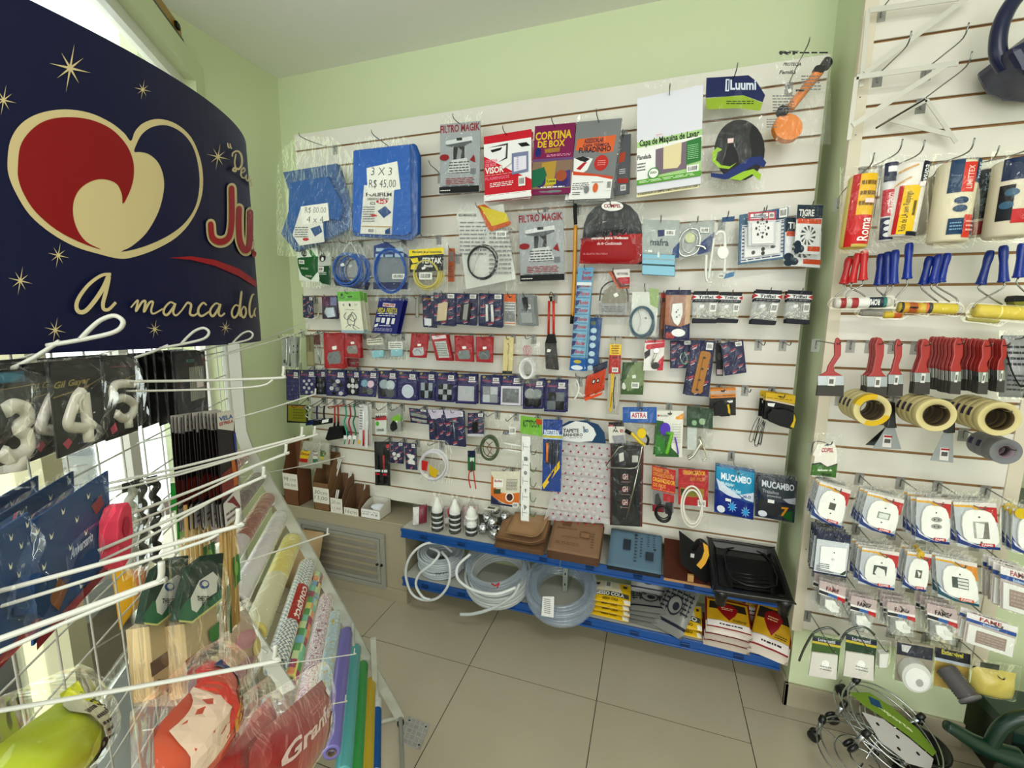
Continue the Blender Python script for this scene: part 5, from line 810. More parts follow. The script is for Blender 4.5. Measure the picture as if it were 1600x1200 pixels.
# paint tray: rim outline back edge high against the wall, front edge overhanging the shelf
tr = empty('paint_tray', (.42, -.19, .56), 'large black plastic paint tray sloping off the right end of the upper shelf', 'paint tray')
q = [atY(1108, 842, -.035), atY(1208, 857, -.035), atY(1238, 940, -.33), atY(1117, 922, -.33)]; q = [p-tr.location for p in q]
nn = (q[1]-q[0]).cross(q[3]-q[0]).normalized()*-1; nn = nn if nn.z > 0 else -nn
def tp(u, v, d=0): return q[0].lerp(q[1], u).lerp(q[3].lerp(q[2], u), v)-nn*d
N_ = 20; vs, fs = [], []
for j in range(N_+1):
    for i in range(N_+1):
        u, v = i/N_, j/N_; e = min(u, 1-u, v, 1-v)
        dep = 0 if e < .05 else min(1, (e-.05)/.05)*(.018+.035*min(1, max(0, (v-.25))/.5))
        vs.append(tp(u, v, dep))
for j in range(N_):
    for i in range(N_): a = j*(N_+1)+i; fs.append((a, a+1, a+N_+2, a+N_+1))
M_TRAY = mat('151617~')
o = mesh_obj('tray_basin', vs, fs, M_TRAY, tr, smooth=False); o.modifiers.new('s', 'SOLIDIFY').thickness = .003
tube('rim', catmull([tp(.06, 0), tp(.94, 0), tp(1, .06), tp(1, .94), tp(.94, 1), tp(.06, 1), tp(0, .94), tp(0, .06)], 4, True), .006, M_TRAY, tr, 8, True)
for k in range(6): tube('ridge', [tp(.3, .5+.06*k, .034+.003*k), tp(.82, .5+.06*k, .034+.003*k)], .0028, M_TRAY, tr, 6)
tube('inner_ledge', catmull([tp(.28, .12, .01), tp(.85, .12, .01), tp(.88, .72, .012), tp(.28, .72, .012)], 3, True), .004, M_TRAY, tr, 6, True)
for u in (.1, .93):
    a = tp(u, .93, .0); lathe('leg', [(.0, 0), (.018, 0), (.026, .05), (.026, .07), (0, .075)], M_TRAY, tr, 14, (0, 0, 1), a+V((0, 0, -.075)))
# ---- lower shelf: hose coils and bags
M_HOSE = film_mat('clear_hose', (.34, .4, .5), .3, .08, .1, 8, .03)
def coil3d(label, name, c, R, rt, rows, layers, m, tilt, loose=(), yaw=0, lc=None):
    root = empty(name, c, label, 'hose coil', 'hose coils on the lower shelf'); root.rotation_euler = (tilt, 0, yaw); pts = []; random.seed(int(R*1000)+rows); seg = 36
    for l in range(layers):
        rng = range(rows) if l % 2 == 0 else range(rows-1, -1, -1)
        for r in rng:
            jr = random.uniform(-1, 1)*rt*.5
            for s_ in range(seg):
                a = 2*math.pi*s_/seg; pts.append(V(((R-l*rt*1.95+jr)*math.cos(a), (R-l*rt*1.95+jr)*math.sin(a), rt+r*rt*1.95+rt*.25*math.sin(a*2+r))))
    for _ in range(4): pts = [pts[0]]+[(pts[i-1]+pts[i]*2+pts[i+1])/4 for i in range(1, len(pts)-1)]+[pts[-1]]
    tube('coiled_hose', pts, rt, m, root, 8)
    for lo in loose: tube('loose_end', catmull(lo, 8), rt, m, root, 8)
    return root
c1 = coil3d('thick white hose coil with loose loops hanging off the shelf', 'hose_coil', (-1.085, -.02, .214), .13, .0075, 7, 4, mat('ccd2d8~'), .12)
W1 = lambda *P: [c1.matrix_basis.inverted() @ atY(x, y, d) for x, y, d in P]
tube('loose_loop', catmull(W1((706, 862, -.08), (690, 850, -.12), (664, 850, -.19), (642, 868, -.22), (634, 895, -.22), (642, 925, -.22), (660, 937, -.22), (684, 934, -.22), (701, 912, -.22), (702, 880, -.2), (690, 862, -.15)), 8), .007, mat('e0e4e6~'), c1, 8)
tube('loose_loop', catmull(W1((672, 856, -.12), (686, 864, -.2), (676, 880, -.24), (656, 896, -.25), (650, 914, -.25), (660, 932, -.25), (672, 937, -.24)), 8), .007, mat('e0e4e6~'), c1, 8)
v_, f_ = text_mesh('5/16" X 1', 0, 0); a0 = -1.35
mesh_obj('printed_text', [V((.1385*math.cos(a0+p*.42), .1385*math.sin(a0+p*.42), .062-q_*.02)) for p, q_ in v_], f_, mat('222'), c1)
c2 = coil3d('milky white hose coil with red tie, middle of the lower shelf', 'hose_coil', (-.715, -.085, .232), .175, .0085, 5, 3, M_HOSE if 0 else mat('c4c8c8~'), .32)
tube('clear_turns', [V((.15*math.cos(a/6)*(1+.03*math.sin(a/4)), .15*math.sin(a/6), .09+a*.0005)) for a in range(0, 150)], .009, M_HOSE, c2, 8)
W2 = lambda *P: [c2.matrix_basis.inverted() @ atY(x, y, d) for x, y, d in P]
tube('loose_end', catmull(W2((812, 912, -.2), (800, 932, -.24), (770, 950, -.26), (740, 959, -.27), (719, 960, -.27)), 8), .0085, mat('c8cccc~'), c2, 8)
tube('outer_turn', catmull(W2((735, 866, -.2), (716, 884, -.26), (716, 905, -.3), (740, 922, -.33), (775, 928, -.33), (806, 918, -.28)), 8), .0075, mat('dfe2e2~'), c2, 8)
tube('red_tie', catmull(W2((768, 912, -.28), (774, 915, -.3), (780, 911, -.3), (777, 918, -.3)), 5), .003, mat('c82838~'), c2, 6)
c3 = coil3d('clear bluish hose coil with a white paper tag, right-hand coil', 'hose_coil', (-.375, -.095, .232), .175, .0105, 5, 3, M_HOSE, .36)
tg = atY(857, 940, -.33); mesh_obj('paper_tag', [c3.matrix_basis.inverted() @ atY(x, y, -.325) for x, y in ((848, 932), (866, 932), (865, 965), (846, 962))], [(0, 1, 2, 3)], mat('e8e8e6'), c3).modifiers.new('s', 'SOLIDIFY').thickness = .001
lk = [c3.matrix_basis.inverted() @ atY(848+2, 936+3*i, -.327) for i in range(8)]
bm = bmesh.new()
for a in lk: add_box(bm, (a.x, a.y, a.z), (a.x+.03, a.y+.0008, a.z+.003))
bm_obj('printed_text', bm, mat('888'), c3)
def sack(name, label, cat, x, y, z, w, dpt, th, spec, yaw=0, tilt=0, group=None, slump=0):
    """a filled bag lying on its back: x,y front centre"""
    c, s_ = math.cos(yaw), math.sin(yaw); X = V((c, s_, 0)); Yv = V((-s_*math.cos(tilt), c*math.cos(tilt), math.sin(tilt)))
    BL = V((x, y, z))-X*w/2; TL = BL+Yv*dpt
    return thing3(name, label, cat, TL, TL+X*w, BL, spec, group)
GC = 'q sack e0d8c0~ {t} 0 0 100 0 100 100 0 100;P e0bc20 0 60 100 60 100 100 0 100;P e0bc20 70 10 100 10 100 60 80 60;P 5a5a54 4 56 96 56 96 76 4 76;T 12 58 72 16 e8e8e0 GESSO_COLA;R 34 4 52 40 e8e8e4;R 38 8 48 34 9a9a90;P 444 8 20 22 16 20 30 10 32;P 444 80 20 92 18 90 30 82 32;P f0ece0 82 84 100 80 100 98 86 99;T 30 82 40 10 3a3020 GESSO_COLA;Z 0'
for k in range(4): sack('plaster_bag', 'yellow GESSO COLA bag, '+('bottom', 'second', 'third', 'topmost')[k]+' of the stack of four', 'plaster bag', -.135+.004*(k % 2), -.15+.004*k, .203+.024*k, .19, .14, .03, GC.format(t=13), .02*(k-1), .06+.1*(k == 3), 'yellow gesso bags on the lower shelf')
GR = 'q sack 8a8a86~ 17 0 0 100 0 100 100 0 100;P 22283a 0 78 100 78 100 84 0 84;'+''.join(f'R {x} 8 {x+2} 60 30343c;' for x in (10, 26, 42, 58, 74, 88))+'L 6 10 94 60 5 30343c;E 50 44 22 22 30343c;E 50 44 19 18 8a8a86;E 54 46 10 9 30343c;Z 0'
for k in range(4): sack('mortar_bag', 'grey printed bag lying flat, '+('bottom', 'second', 'third', 'top')[k]+' of the grey pile', 'mortar bag', .05+.008*(k % 2), -.15+.006*k, .203+.021*k, .19, .16, .03, GR.replace('17 0', '13 0'), -.05+.05*k, .06, 'grey printed bags on the lower shelf')
sack('mortar_bag', 'grey bag with grid print leaning diagonally over the grey pile', 'mortar bag', .125, -.17, .212, .15, .22, .03, GR, -.5, .72, 'grey printed bags on the lower shelf')
sack('mortar_bag', 'grey bag with grid print leaning on the wall behind the grey pile', 'mortar bag', .04, -.02, .285, .16, .12, .03, GR.replace('17 0', '13 0'), .02, 1.0, 'grey printed bags on the lower shelf')
for k in range(2): sack('plaster_bag', ('yellow GESSO bag under another, next to the diagonal grey bag', 'yellow GESSO bag on top, next to the diagonal grey bag')[k], 'plaster bag', .215, -.155+.01*k, .203+.03*k, .13, .13, .03, GC.format(t=15).replace('GESSO_COLA', 'GESSO'), -.04, .08+.25*k, 'yellow gesso bags on the lower shelf')
RB = 'q sack d8ccc0~ {t} 0 0 100 0 100 100 0 100;P d0a828 4 2 96 2 98 66 2 66;P 8a1c20 0 0 100 0 100 6 0 6;P 8a1c20 0 0 5 0 3 70 0 70;P 8a1c20 100 0 95 0 97 70 100 70;P 3a3028 10 12 90 12 92 34 8 34;P 9c1c24 28 22 46 14 62 18 74 28 66 46 52 62 40 52 28 36;L 36 26 62 36 2 e8c8a0;L 60 56 90 64 2 4a3a20;R 4 68 96 84 ece4e0;R 2 84 98 87 9c1c24;L 30 72 80 80 1 333;Z 0'
for k in range(3): sack('grout_bag', ('red and yellow bag, bottom of the pile left of the pier', 'red and yellow bag, middle of the pile left of the pier', 'top red and yellow bag with red shield, left of the pier')[k], 'grout bag', .375+.005*k, -.19+.012*k, .203+.025*k, .185, .165, .03, RB.format(t=14), -.04, .06+.4*(k == 2), 'red and yellow bags on the lower shelf')
sack('grout_bag', 'red and yellow bag leaning on the pier, front of two', 'grout bag', .528, -.2, .215, .15, .23, .03, RB.format(t=22), -.35, .62, 'red and yellow bags on the lower shelf')
sack('grout_bag', 'red and yellow bag lying flat under the leaning one by the pier', 'grout bag', .51, -.18, .207, .18, .2, .03, RB.format(t=16), -.05, .08, 'red and yellow bags on the lower shelf')
sack('grout_bag', 'red and yellow bag upright against the wall beneath the paint tray', 'grout bag', .47, .0, .24, .17, .17, .03, RB.format(t=18), .0, 1.1, 'red and yellow bags on the lower shelf')
# ================================================================ PIER PANEL (wall 1)
def flatbar(nm, root, a, b, w, t=.003, m=mat('d6d4ca~')):
    A, B = V(a), V(b); d = (B-A).normalized(); s_ = d.cross(V((0, 1, 0))).normalized()*w/2
    bm_obj(nm, prism_bm([A-s_, B-s_, B+s_, A+s_], (0, -1, 0), 0, t), m, root)
def bracket(label, d, corner, low, right, diag, w=.016):
    yy = -.189-d; C_ = atY(*corner, yy); rt = empty('shelf_bracket', C_, label, 'shelf bracket', 'white triangular brackets on the pier')
    P = [atY(*q, yy)-C_ for q in (corner, low, right, diag[0], diag[1])]
    flatbar('vertical_arm', rt, P[0], P[1], w*.8); flatbar('top_arm', rt, P[0], P[2], w); flatbar('brace', rt, P[3]+V((0, -.004, 0)), P[4]+V((0, -.004, 0)), w)
bracket('large white triangular shelf bracket, highest on the pier', .05, (1356, 17), (1345, 136), (1520, -6), ((1350, 116), (1514, -5)))
bracket('white triangular shelf bracket hanging lower, nearest the pier edge', .075, (1338, 121), (1326, 219), (1497, 99), ((1331, 197), (1476, 104)))
bracket('small white triangular bracket hanging by one corner on a dark hook', .04, (1447, 156), (1494, 223), (1389, 188), ((1389, 188), (1484, 212)), .014)
for i, (x, y, L, lb) in enumerate(((1376, 21, .24, 'top left behind the large bracket'), (1371, 121, .2, 'under the large bracket brace'), (1447, 112, .2, 'between the two large brackets'), (1439, 161, .24, 'holding the small bracket'))):
    q = atY(x, y, -.189); h = hook(V((q.x, 0, q.z-.004)), 1, L, 'x', up=.03); h['label'] = 'long empty wire hook on the pier, '+lb
dk = empty('loose_rod', atY(1445, 155, -.26), 'thin dark metal rod lying slantwise below the small hook on the pier', 'rod'); tube('rod', [V((0, 0, 0)), atY(1369, 200, -.3)-dk.location], .003, mat('6a6058!'), dk)
# navy watering can hanging at the far top corner
def wcan(label, o, s, m, rot, handle_px=None):
    rt = empty('watering_can', o, label, 'watering can', None, rot)
    lathe('body', [(0, 0), (.09*s, 0), (.1*s, .01*s), (.105*s, .1*s), (.095*s, .17*s), (.06*s, .2*s), (.055*s, .205*s), (.05*s, .2*s)], m, rt, 28)
    tube('handle', catmull([V((-.03, 0, .19))*s, V((-.09, 0, .25))*s, V((-.16, 0, .23))*s, V((-.19, 0, .15))*s, V((-.17, 0, .07))*s, V((-.1, 0, .03))*s], 8), .017*s, m, rt, 12)
    tube('spout', catmull([V((.08, 0, .03))*s, V((.16, 0, .09))*s, V((.24, 0, .19))*s, V((.27, 0, .22))*s], 8), [.022*s]*25, m, rt, 12)
    return rt
cn = empty('watering_can', atY(1600, 50, -.32), 'navy blue plastic watering can hanging at the far top corner of the pier', 'watering can')
CP = lambda x, y, yy=-.32: atY(x, y, yy)-cn.location
tube('handle', catmull([CP(1612, -22), CP(1592, -8), CP(1573, 18), CP(1561, 50), CP(1560, 84), CP(1572, 108)], 8), .02, mat('1e2850~'), cn, 14)
bm_obj('body', prism_bm([CP(x, y) for x, y in ((1553, 92), (1585, 78), (1600, 58), (1650, 40), (1690, 60), (1690, 130), (1640, 142), (1600, 138), (1572, 126))], V((0, -1, 0)), -.09, .06, .02), mat('1e2850~'), cn)
# roller refills
def rollpack(label, px, r, c, spec, d=.2, group='paint roller refills'):
    x0, y0, x1, y1 = px; p = Pack('roller_refill', label.replace('|', ' ').strip(), 'paint roller', (x0-10, y0, x0+14, y0, x1-10, y1), d, group, 1)
    yy = p.yp; a = atY(x0, y0, yy)-p.o; b = atY(x1, y1, yy)-p.o; dr = (b-a)
    v, f = lathe_data([(.35*r, 0), (r*.9, 0), (r, .006), (r, dr.length-.006), (r*.9, dr.length), (.35*r, dr.length), (.35*r, .01)], 20, dr.normalized(), a); mesh_obj('roller_sleeve', v, f, mat(c), p.root, smooth=True)
    # the printed band follows the round front of the sleeve
    ax = dr.normalized(); sd = ax.cross(V((0, -1, 0))).normalized()*-1; sd = sd if sd.x > 0 else -sd; fr = sd.cross(ax); fr = fr if fr.y < 0 else -fr
    class Wrap(Pack):
        def __init__(s): s.__dict__.update(p.__dict__); s.pv, s.pf, s.pm, s.mats = [], [], [], []; s.pn = 'printed_band'
        def addp(s, pts, faces, c):
            s.z += .0002; k = s.mi(c); pts, faces = subdiv_tris(pts, faces, .012); o = len(s.pv)
            for q in pts:
                an = (q.x-.5)*2.6; s.pv.append(a+ax*(q.z*dr.length)+(sd*math.sin(an)+fr*math.cos(an))*(r+.0006+s.z))
            s.pf += [tuple(i+o for i in g) for g in faces]; s.pm += [k]*len(faces)
        def M(s, x, y): return V((x/100, 0, y/100))
    w_ = Wrap(); w_.z = 0; run(w_, spec)
    p.mode = 'px'; p.film(min(x0, x1)-20, y0-16, max(x0, x1)+24, y1+8, amp=.012, base=r+.004, nx=10, nz=14)
    hook(p.o+V((0, 0, .02)), 1, d+.05, label.split('|')[0], up=.03)
VT = lambda x, y0, y1, w, c, t: ''  # vertical lettering is built below
def vtext(x0, x1, y0, y1, c, t): return f'U {x0} {x1} {y0} {y1} {c} {t}'
_run0 = run
def run(p, spec):
    """adds U: lettering that reads up the sleeve"""
    rest = []
    for st in spec.split(';'):
        a = st.split()
        if a and a[0] == 'U':
            x0, x1, y0, y1 = map(float, a[1:5]); vs, fs = text_mesh(a[6].replace('_', ' '), 0, .012)
            if rest:
                pn = p.flush; p.flush = lambda: None; _run0(p, ';'.join(rest)); p.flush = pn; rest = []
            p.addp([p.M(x0+q*(x1-x0), y1+u*(y0-y1)) for u, q in vs], fs, a[5])
        else: rest.append(st)
    _run0(p, ';'.join(rest))
rollpack('yellow foam roller refill with red Roma label|nearest the pier edge', (1349, 276, 1332, 388), .037, 'e0cc78', 'R 30 0 84 56 e8c020;R 10 0 32 100 c82828;R 30 56 84 96 d02c2c;L 36 6 80 48 3 8a6a20;U 44 74 60 92 f4f0ee Roma;R 86 6 98 60 222;R 50 34 76 40 f0d8d8')
rollpack('slim roller refill in navy, white and red wrap|between yellow foam and wool rollers', (1391, 256, 1381, 378), .019, 'd8d8d8', 'R 10 0 90 16 1c2850;R 30 5 90 12 e8e8e8;R 10 16 90 24 1c2850;R 10 34 90 68 c02838;U 40 76 38 64 f0f0f0 SEM_RESPINGO;R 10 70 90 98 1c2850;E 50 76 22 3 d8d8d8;E 50 84 22 3 d8d8d8;E 50 92 22 3 d8d8d8', d=.2)
rollpack('white wool roller refill, yellow label Rolo de LA|second big one from the edge', (1424, 258, 1402, 372), .042, 'e8e4de', 'P d8b078 6 30 40 20 42 22 6 33;P d8b078 10 12 50 4 52 6 12 15;R 62 0 98 32 1c2440;U 68 92 4 30 f0f0f0 evupa;R 20 32 30 98 c02828;R 30 32 66 98 ecc820;U 34 52 40 94 222 Rolo_de_LA_sem_Respingo;L 56 40 62 90 1 6a5a20;R 50 94 80 100 1c2440;P f0e8e8 60 28 80 26 78 33 60 34')
rollpack('cream roller refill with blue and red TIGRE label|third big one from the edge', (1498, 256, 1478, 380), .047, 'e4dcc4', 'R 20 0 44 40 16486c;R 44 4 70 40 d84838;U 52 64 8 36 f0d8d0 LIMITTEX;R 70 0 100 28 16486c;U 76 90 4 24 e8f0f4 TIGRE;E 48 50 13 4.4 16486c;E 48 60 13 4.4 16486c;R 30 72 58 92 16486c;R 58 68 78 96 d84838;R 78 72 98 92 16486c;L 34 76 54 88 3 8ab0c8;L 60 74 76 90 3 f0c0b8')
rollpack('cream roller refill, navy TIGRE top, red band|at the far edge of the pier', (1590, 252, 1570, 372), .05, 'e0d8c4', 'R 10 0 100 28 16365c;U 60 80 2 24 e8f0f4 TIGRE;R 10 34 34 80 22242c;E 30 44 11 5 4a7088;E 24 60 11 5 4a7088;R 34 66 90 84 c83838')
rollpack('dark roller refill with black and red wrap|tucked behind the large TIGRE refill', (1536, 266, 1528, 370), .026, 'c8c4b8', 'R 10 2 90 40 1c2838;U 40 66 8 34 9ab0c0 TIGRE;R 10 40 90 74 26262a;E 44 48 18 4 5a6a70;E 44 60 18 4 5a6a70;R 10 78 90 98 a02c30', d=.12)
item('film_wrapped_refill', 'greyish clear-wrapped roller refill|between the wool and TIGRE refills', 'paint roller', (1440, 274, 1462, 274, 1434, 372), .1, 'W roller_sleeve b0aa98~ 26 52 6 4 44 94 4;R 20 80 40 92 3a4a60;F 8 8 8 4 14 24', wall=1)
# frames with plastic handles and the small sleeves they carry
def roller(label, col, t, b, wire, d=.14):
    yy = -.189-d; o = atY(*t, yy); rt = empty('mini_roller', o, label, 'paint roller', 'mini roller frames hanging by their handles')
    A, B = V((0, 0, 0)), atY(*b, yy)-o; L = (B-A).length; ax = (B-A).normalized()
    v, f = lathe_data([(0, 0), (.008, .001), (.011, .008), (.0115, L*.25), (.0095, L*.45), (.0105, L*.7), (.0125, L*.93), (.015, L-.003), (.013, L), (0, L)], 14, ax); mesh_obj('handle', v, f, mat(col+'~'), rt, smooth=True)
    tube('wire_frame', catmull([B]+[atY(x, y, yy)-o for x, y in wire], 3), .0026, mat('a8a8a4!'), rt, 6)
RH = [('red', 'c02c30', (1327, 402), (1318, 444), [(1321, 452), (1308, 461), (1303, 468)]), ('red', 'cc3034', (1341, 395), (1331, 442), [(1330, 450), (1345, 458), (1352, 464)]), ('red', 'd03438', (1351, 390), (1348, 438), [(1347, 446), (1326, 456), (1322, 466)]),
 ('blue', '1c3c90', (1377, 396), (1372, 446), [(1371, 453), (1386, 466)]), ('blue', '1c3c90', (1387, 393), (1386, 445), [(1387, 452), (1379, 464)]), ('blue', '2244a0', (1399, 390), (1396, 444), [(1393, 452), (1382, 462)]), ('blue', '2448ac', (1421, 379), (1417, 436), [(1417, 446), (1401, 464), (1398, 480)]),
 ('blue', '1c3c90', (1453, 400), (1442, 445), [(1441, 452), (1466, 472)]), ('blue', '2040a0', (1467, 397), (1457, 443), [(1456, 452), (1484, 472)]), ('blue', '2244a4', (1481, 395), (1469, 441), [(1464, 448), (1494, 466), (1495, 476)]),
 ('blue', '1c3c88', (1548, 391), (1532, 445), [(1530, 453), (1566, 476)]), ('blue', '1e4098', (1568, 383), (1568, 441), [(1567, 450), (1528, 472), (1520, 482)]), ('blue', '2444a0', (1598, 379), (1591, 434), [(1589, 444), (1604, 458)])]
wd = ['first', 'second', 'third', 'first', 'second', 'third', 'fourth, set apart', 'fifth', 'sixth', 'seventh', 'eighth', 'ninth', 'tenth, at the frame edge']
for i, (cn_, c, t, b, w) in enumerate(RH): roller(f'{cn_}-handled mini roller, {wd[i]} {cn_} one counting from the pier edge', c, t, b, w, .1+.012*(i % 3))
def sleeve(label, a, b, r, c, bands=(), d=.13, film=True):
    yy = -.189-d; o = atY(*a, yy); rt = empty('mini_sleeve', o, label, 'roller sleeve', 'small roller sleeves under the handles'); B = atY(*b, yy)-o; L = B.length
    v, f = lathe_data([(0, 0), (r*.9, .001), (r, .006), (r, L-.006), (r*.9, L-.001), (0, L)], 18, B.normalized()); mesh_obj('sleeve', v, f, mat(c), rt, smooth=True)
    for t0, t1, cc in bands:
        v, f = lathe_data([(r+.0008, L*t0), (r+.0008, L*t1)], 18, B.normalized()); mesh_obj('wrapper', v, f, mat(cc), rt, smooth=True)
    if film:
        v, f = lathe_data([(r*.3, -.02), (r+.005, -.004), (r+.004, L*.5), (r+.006, L+.004), (r*.4, L+.02)], 16, B.normalized()); ob = mesh_obj('clear_wrap', v, f, FILM, rt, smooth=True)
        for vv in ob.data.vertices: vv.co += V((noise.noise(vv.co*60), 0, noise.noise(vv.co*60+V((5, 0, 0)))))*.006
sleeve('grey-white sleeve with navy ROMA band, below the red handles', (1303, 474), (1390, 472), .017, 'd8d4cc', ((.1, .2, 'a83038'), (.3, .42, 'b03840'), (.42, .62, 'e8e8e4'), (.62, .86, '1c3a50'), (.86, .92, '2a8a80')))
v_, f_ = text_mesh('ROMA'); a_, b_ = atY(1377, 467, -.345), atY(1357, 477, -.345)
rm = [o for o in bpy.data.objects if o.name.startswith('mini_sleeve')][-1]; mesh_obj('printed_text', [V((a_.x+(b_.x-a_.x)*p, -.338, b_.z+(a_.z-b_.z)*q)) - rm.location for p, q in v_], f_, mat('f0f0f0'), rm)
sleeve('grey sleeve in clumped film, behind the ROMA band sleeve', (1345, 488), (1400, 489), .013, 'a8a49c', (), .09)
sleeve('yellow sleeve with orange band, first of the yellow ones', (1404, 480), (1448, 482), .017, 'd8c040', ((.02, .12, '2a2a20'), (.12, .7, 'd8a830'), (.3, .6, 'e07038')))
sleeve('yellow sleeve with black and white tag, second of the yellow ones', (1442, 481), (1494, 483), .017, 'dcc84c', ((.02, .1, 'e07038'), (.1, .22, '2a2a20')))
sleeve('yellow sleeve hanging low, with orange and black end', (1380, 492), (1410, 491), .012, 'd8c040', ((.5, .9, 'd87030'),), .1)
sleeve('large yellow foam sleeve at the far edge of the pier', (1522, 485), (1610, 491), .021, 'e0cc5c', ((.4, .43, 'f0e8a0'),))
sleeve('pale yellow foam sleeve lying under the large yellow one', (1512, 496), (1560, 500), .012, 'd0c880', (), .1)
sb = empty('wall_brush', atY(1590, 470, -.27), 'black-topped brush with yellow-green bristles at the far edge of the pier', 'brush')
SB = lambda x, y: atY(x, y, -.27)-sb.location
bm_obj('brush_block', prism_bm([SB(1576, 467), SB(1580, 462), SB(1640, 464), SB(1640, 470), SB(1576, 472)], (0, -1, 0), -.02, .02, .003), mat('1c1c1e'), sb); bm_obj('bristles', prism_bm([SB(1577, 471), SB(1638, 470), SB(1638, 482), SB(1580, 480)], (0, -1, 0), -.018, .018, .002), mat('8a8a30^'), sb)
# paint brushes in stacks
def brush(label, d, hx, top, neck, fer, bot, n=1, gap=.015, red='b03028', th=.009):
    """hx: handle left/right px at top; fer: ferrule px box; bot: bristle end y"""
    yy = -.189-d; cx = (fer[0]+fer[2])/2; o = atY((hx[0]+hx[1])/2, top+6, yy); rt = empty('paint_brush', o, label, 'paint brush', 'red-handled paint brushes on the pier')
    q = lambda x, y: atY(x, y, yy)-o; m = (hx[0]+hx[1])/2; hw = (hx[1]-hx[0])/2; x0, y0, x1, y1 = fer
    L_ = [(m-hw*.5, top+2), (m, top), (m+hw*.5, top+2), (m+hw, top+12), (m+hw*.9, top+28), (cx+hw*.8, neck-14), (cx+hw*1.1, neck-6), (x1, y0+1), (x0, y0+1), (cx-hw*1.1, neck-6), (cx-hw*.8, neck-14), (m-hw*.9, top+28), (m-hw, top+12)]
    bm_obj('handle', prism_bm([q(*a) for a in L_][::-1], (0, -1, 0), -th*.55, th*.55, .003), mat(red+'~'), rt)
    fe_ = bm_obj('ferrule', prism_bm([q(x0, y0), q(x0, y1), q(x1, y1), q(x1, y0)], (0, -1, 0), -th*.7, th*.7, .001), mat('a8aaa8!'), rt)
    bm_obj('bristles', prism_bm([q(x0, y1-.5), q(x0-2, bot), q(x1-1, bot+1), q(x1, y1-.5)], (0, -1, 0), -th*.65, th*.65, .001), mat('55524e^'), rt)
    c = q(cx, (y0+y1)/2); w = (q(x1, 0)-q(x0, 0)).x; h = (q(0, y0)-q(0, y1)).z
    bm = bmesh.new(); add_box(bm, (c.x-w*.13, -th*.7-.0008, c.z-h*.25), (c.x+w*.17, -th*.7, c.z+h*.2)); bm_obj('size_label', bm, mat('e0e0dc'), fe_); bm = bmesh.new(); add_box(bm, (c.x-w*.08, -th*.7-.0011, c.z-h*.15), (c.x+w*.1, -th*.7-.0007, c.z+h*.08)); bm_obj('size_print', bm, mat('777'), fe_)
    for i in range(n-1): e = dup(rt, rt.location+V((random.uniform(-.001, .001), gap*(i+1), random.uniform(-.002, .002)))); e['label'] = 'one brush behind the '+label
    h_ = hook(V((o.x, 0, o.z-.012)), 1, d+.03, 'x', up=.01); h_['label'] = 'wire hook holding the '+' '.join(label.split()[:11])
brush('widest red paint brush, nearest the pier edge', .2, (1303, 1314), 527, 586, (1277, 587, 1318, 602), 618)
brush('wide red paint brush, second from the pier edge', .21, (1366, 1381), 527, 588, (1354, 588, 1385, 604), 619, 3, .02)
brush('narrow red paint brush between two thick stacks', .19, (1397, 1409), 529, 585, (1387, 585, 1410, 600), 618, 1)
brush('red paint brush just before the packed stacks', .19, (1437, 1453), 529, 582, (1428, 582, 1452, 597), 615, 2, .02)
brush('front red brush of the thickest stack', .22, (1488, 1504), 527, 580, (1484, 580, 1500, 596), 615, 8, .018)
brush('front red brush of the second packed stack', .22, (1532, 1547), 530, 581, (1527, 581, 1542, 597), 615, 8, .018)
brush('front red brush of the far thin stack', .2, (1562, 1572), 529, 578, (1556, 578, 1568, 594), 612, 4, .018)
# masking tape rolls
def tapes(label, cx, cy, r, ri, n, w, c, d, edge=None, core='6a5a3c'):
    yy = -.189-d; o = atY(cx, cy, yy)
    for k in range(n):
        rt = empty('tape_roll', o+V((0, w*1.04*k, 0)), label if k == 0 else f'one roll behind the {label}', 'tape roll', 'tape rolls on the pier hooks')
        lathe('tape', [(r*.985, 0), (r, .001), (r, w-.001), (r*.985, w), (ri, w), (ri, 0), (r*.985, 0)], mat(c), rt, 36, (0, 1, 0)).data
        lathe('core', [(ri+.0004, 0), (ri-.0016, 0), (ri-.0016, w), (ri+.0004, w)], mat(core), rt, 28, (0, 1, 0))
        if k == 0 and edge:
            v, f = lathe_data([(r+.0004, w*.6), (r+.0004, -.0004), (ri+.002, -.0004)], 36, V((0, 1, 0))); mesh_obj('yellow_wrap', v, [g for i, g in enumerate(f) if (i % 36) in range(2, 11) or (i % 36) in range(20, 28)], mat(edge), rt)
        if k: 
            bm = bmesh.new()
            for a in range(0, 10, 2): v, f = lathe_data([(r+.0006, w*.25), (r+.0006, w*.75)], 36, V((0, 1, 0)))
            keep = [g for i, g in enumerate(f) if (i//3) % 3 == 0]; mesh_obj('wrapper_print', v, keep, mat('3a2a58'), rt)
    h_ = hook(V((o.x, 0, o.z+ri-.01)), 1, d+.04, 'x', up=.006); h_['label'] = 'wire hook holding the '+label
tapes('masking tape roll with yellow side, nearest the pier edge', 1363, 641, .051, .033, 4, .03, 'd8cc9c', .26, 'd8b820')
tapes('cream masking tape roll in the middle of the three', 1463, 649, .051, .034, 4, .03, 'd8cc9c', .26)
tapes('cream masking tape roll, farthest of the three', 1562, 655, .051, .034, 5, .028, 'd8cc9c', .26)
tapes('grey sealing tape roll below the farthest masking tape', 1572, 706, .04, .02, 3, .035, '8a8a8e', .2, None, 'a09098')
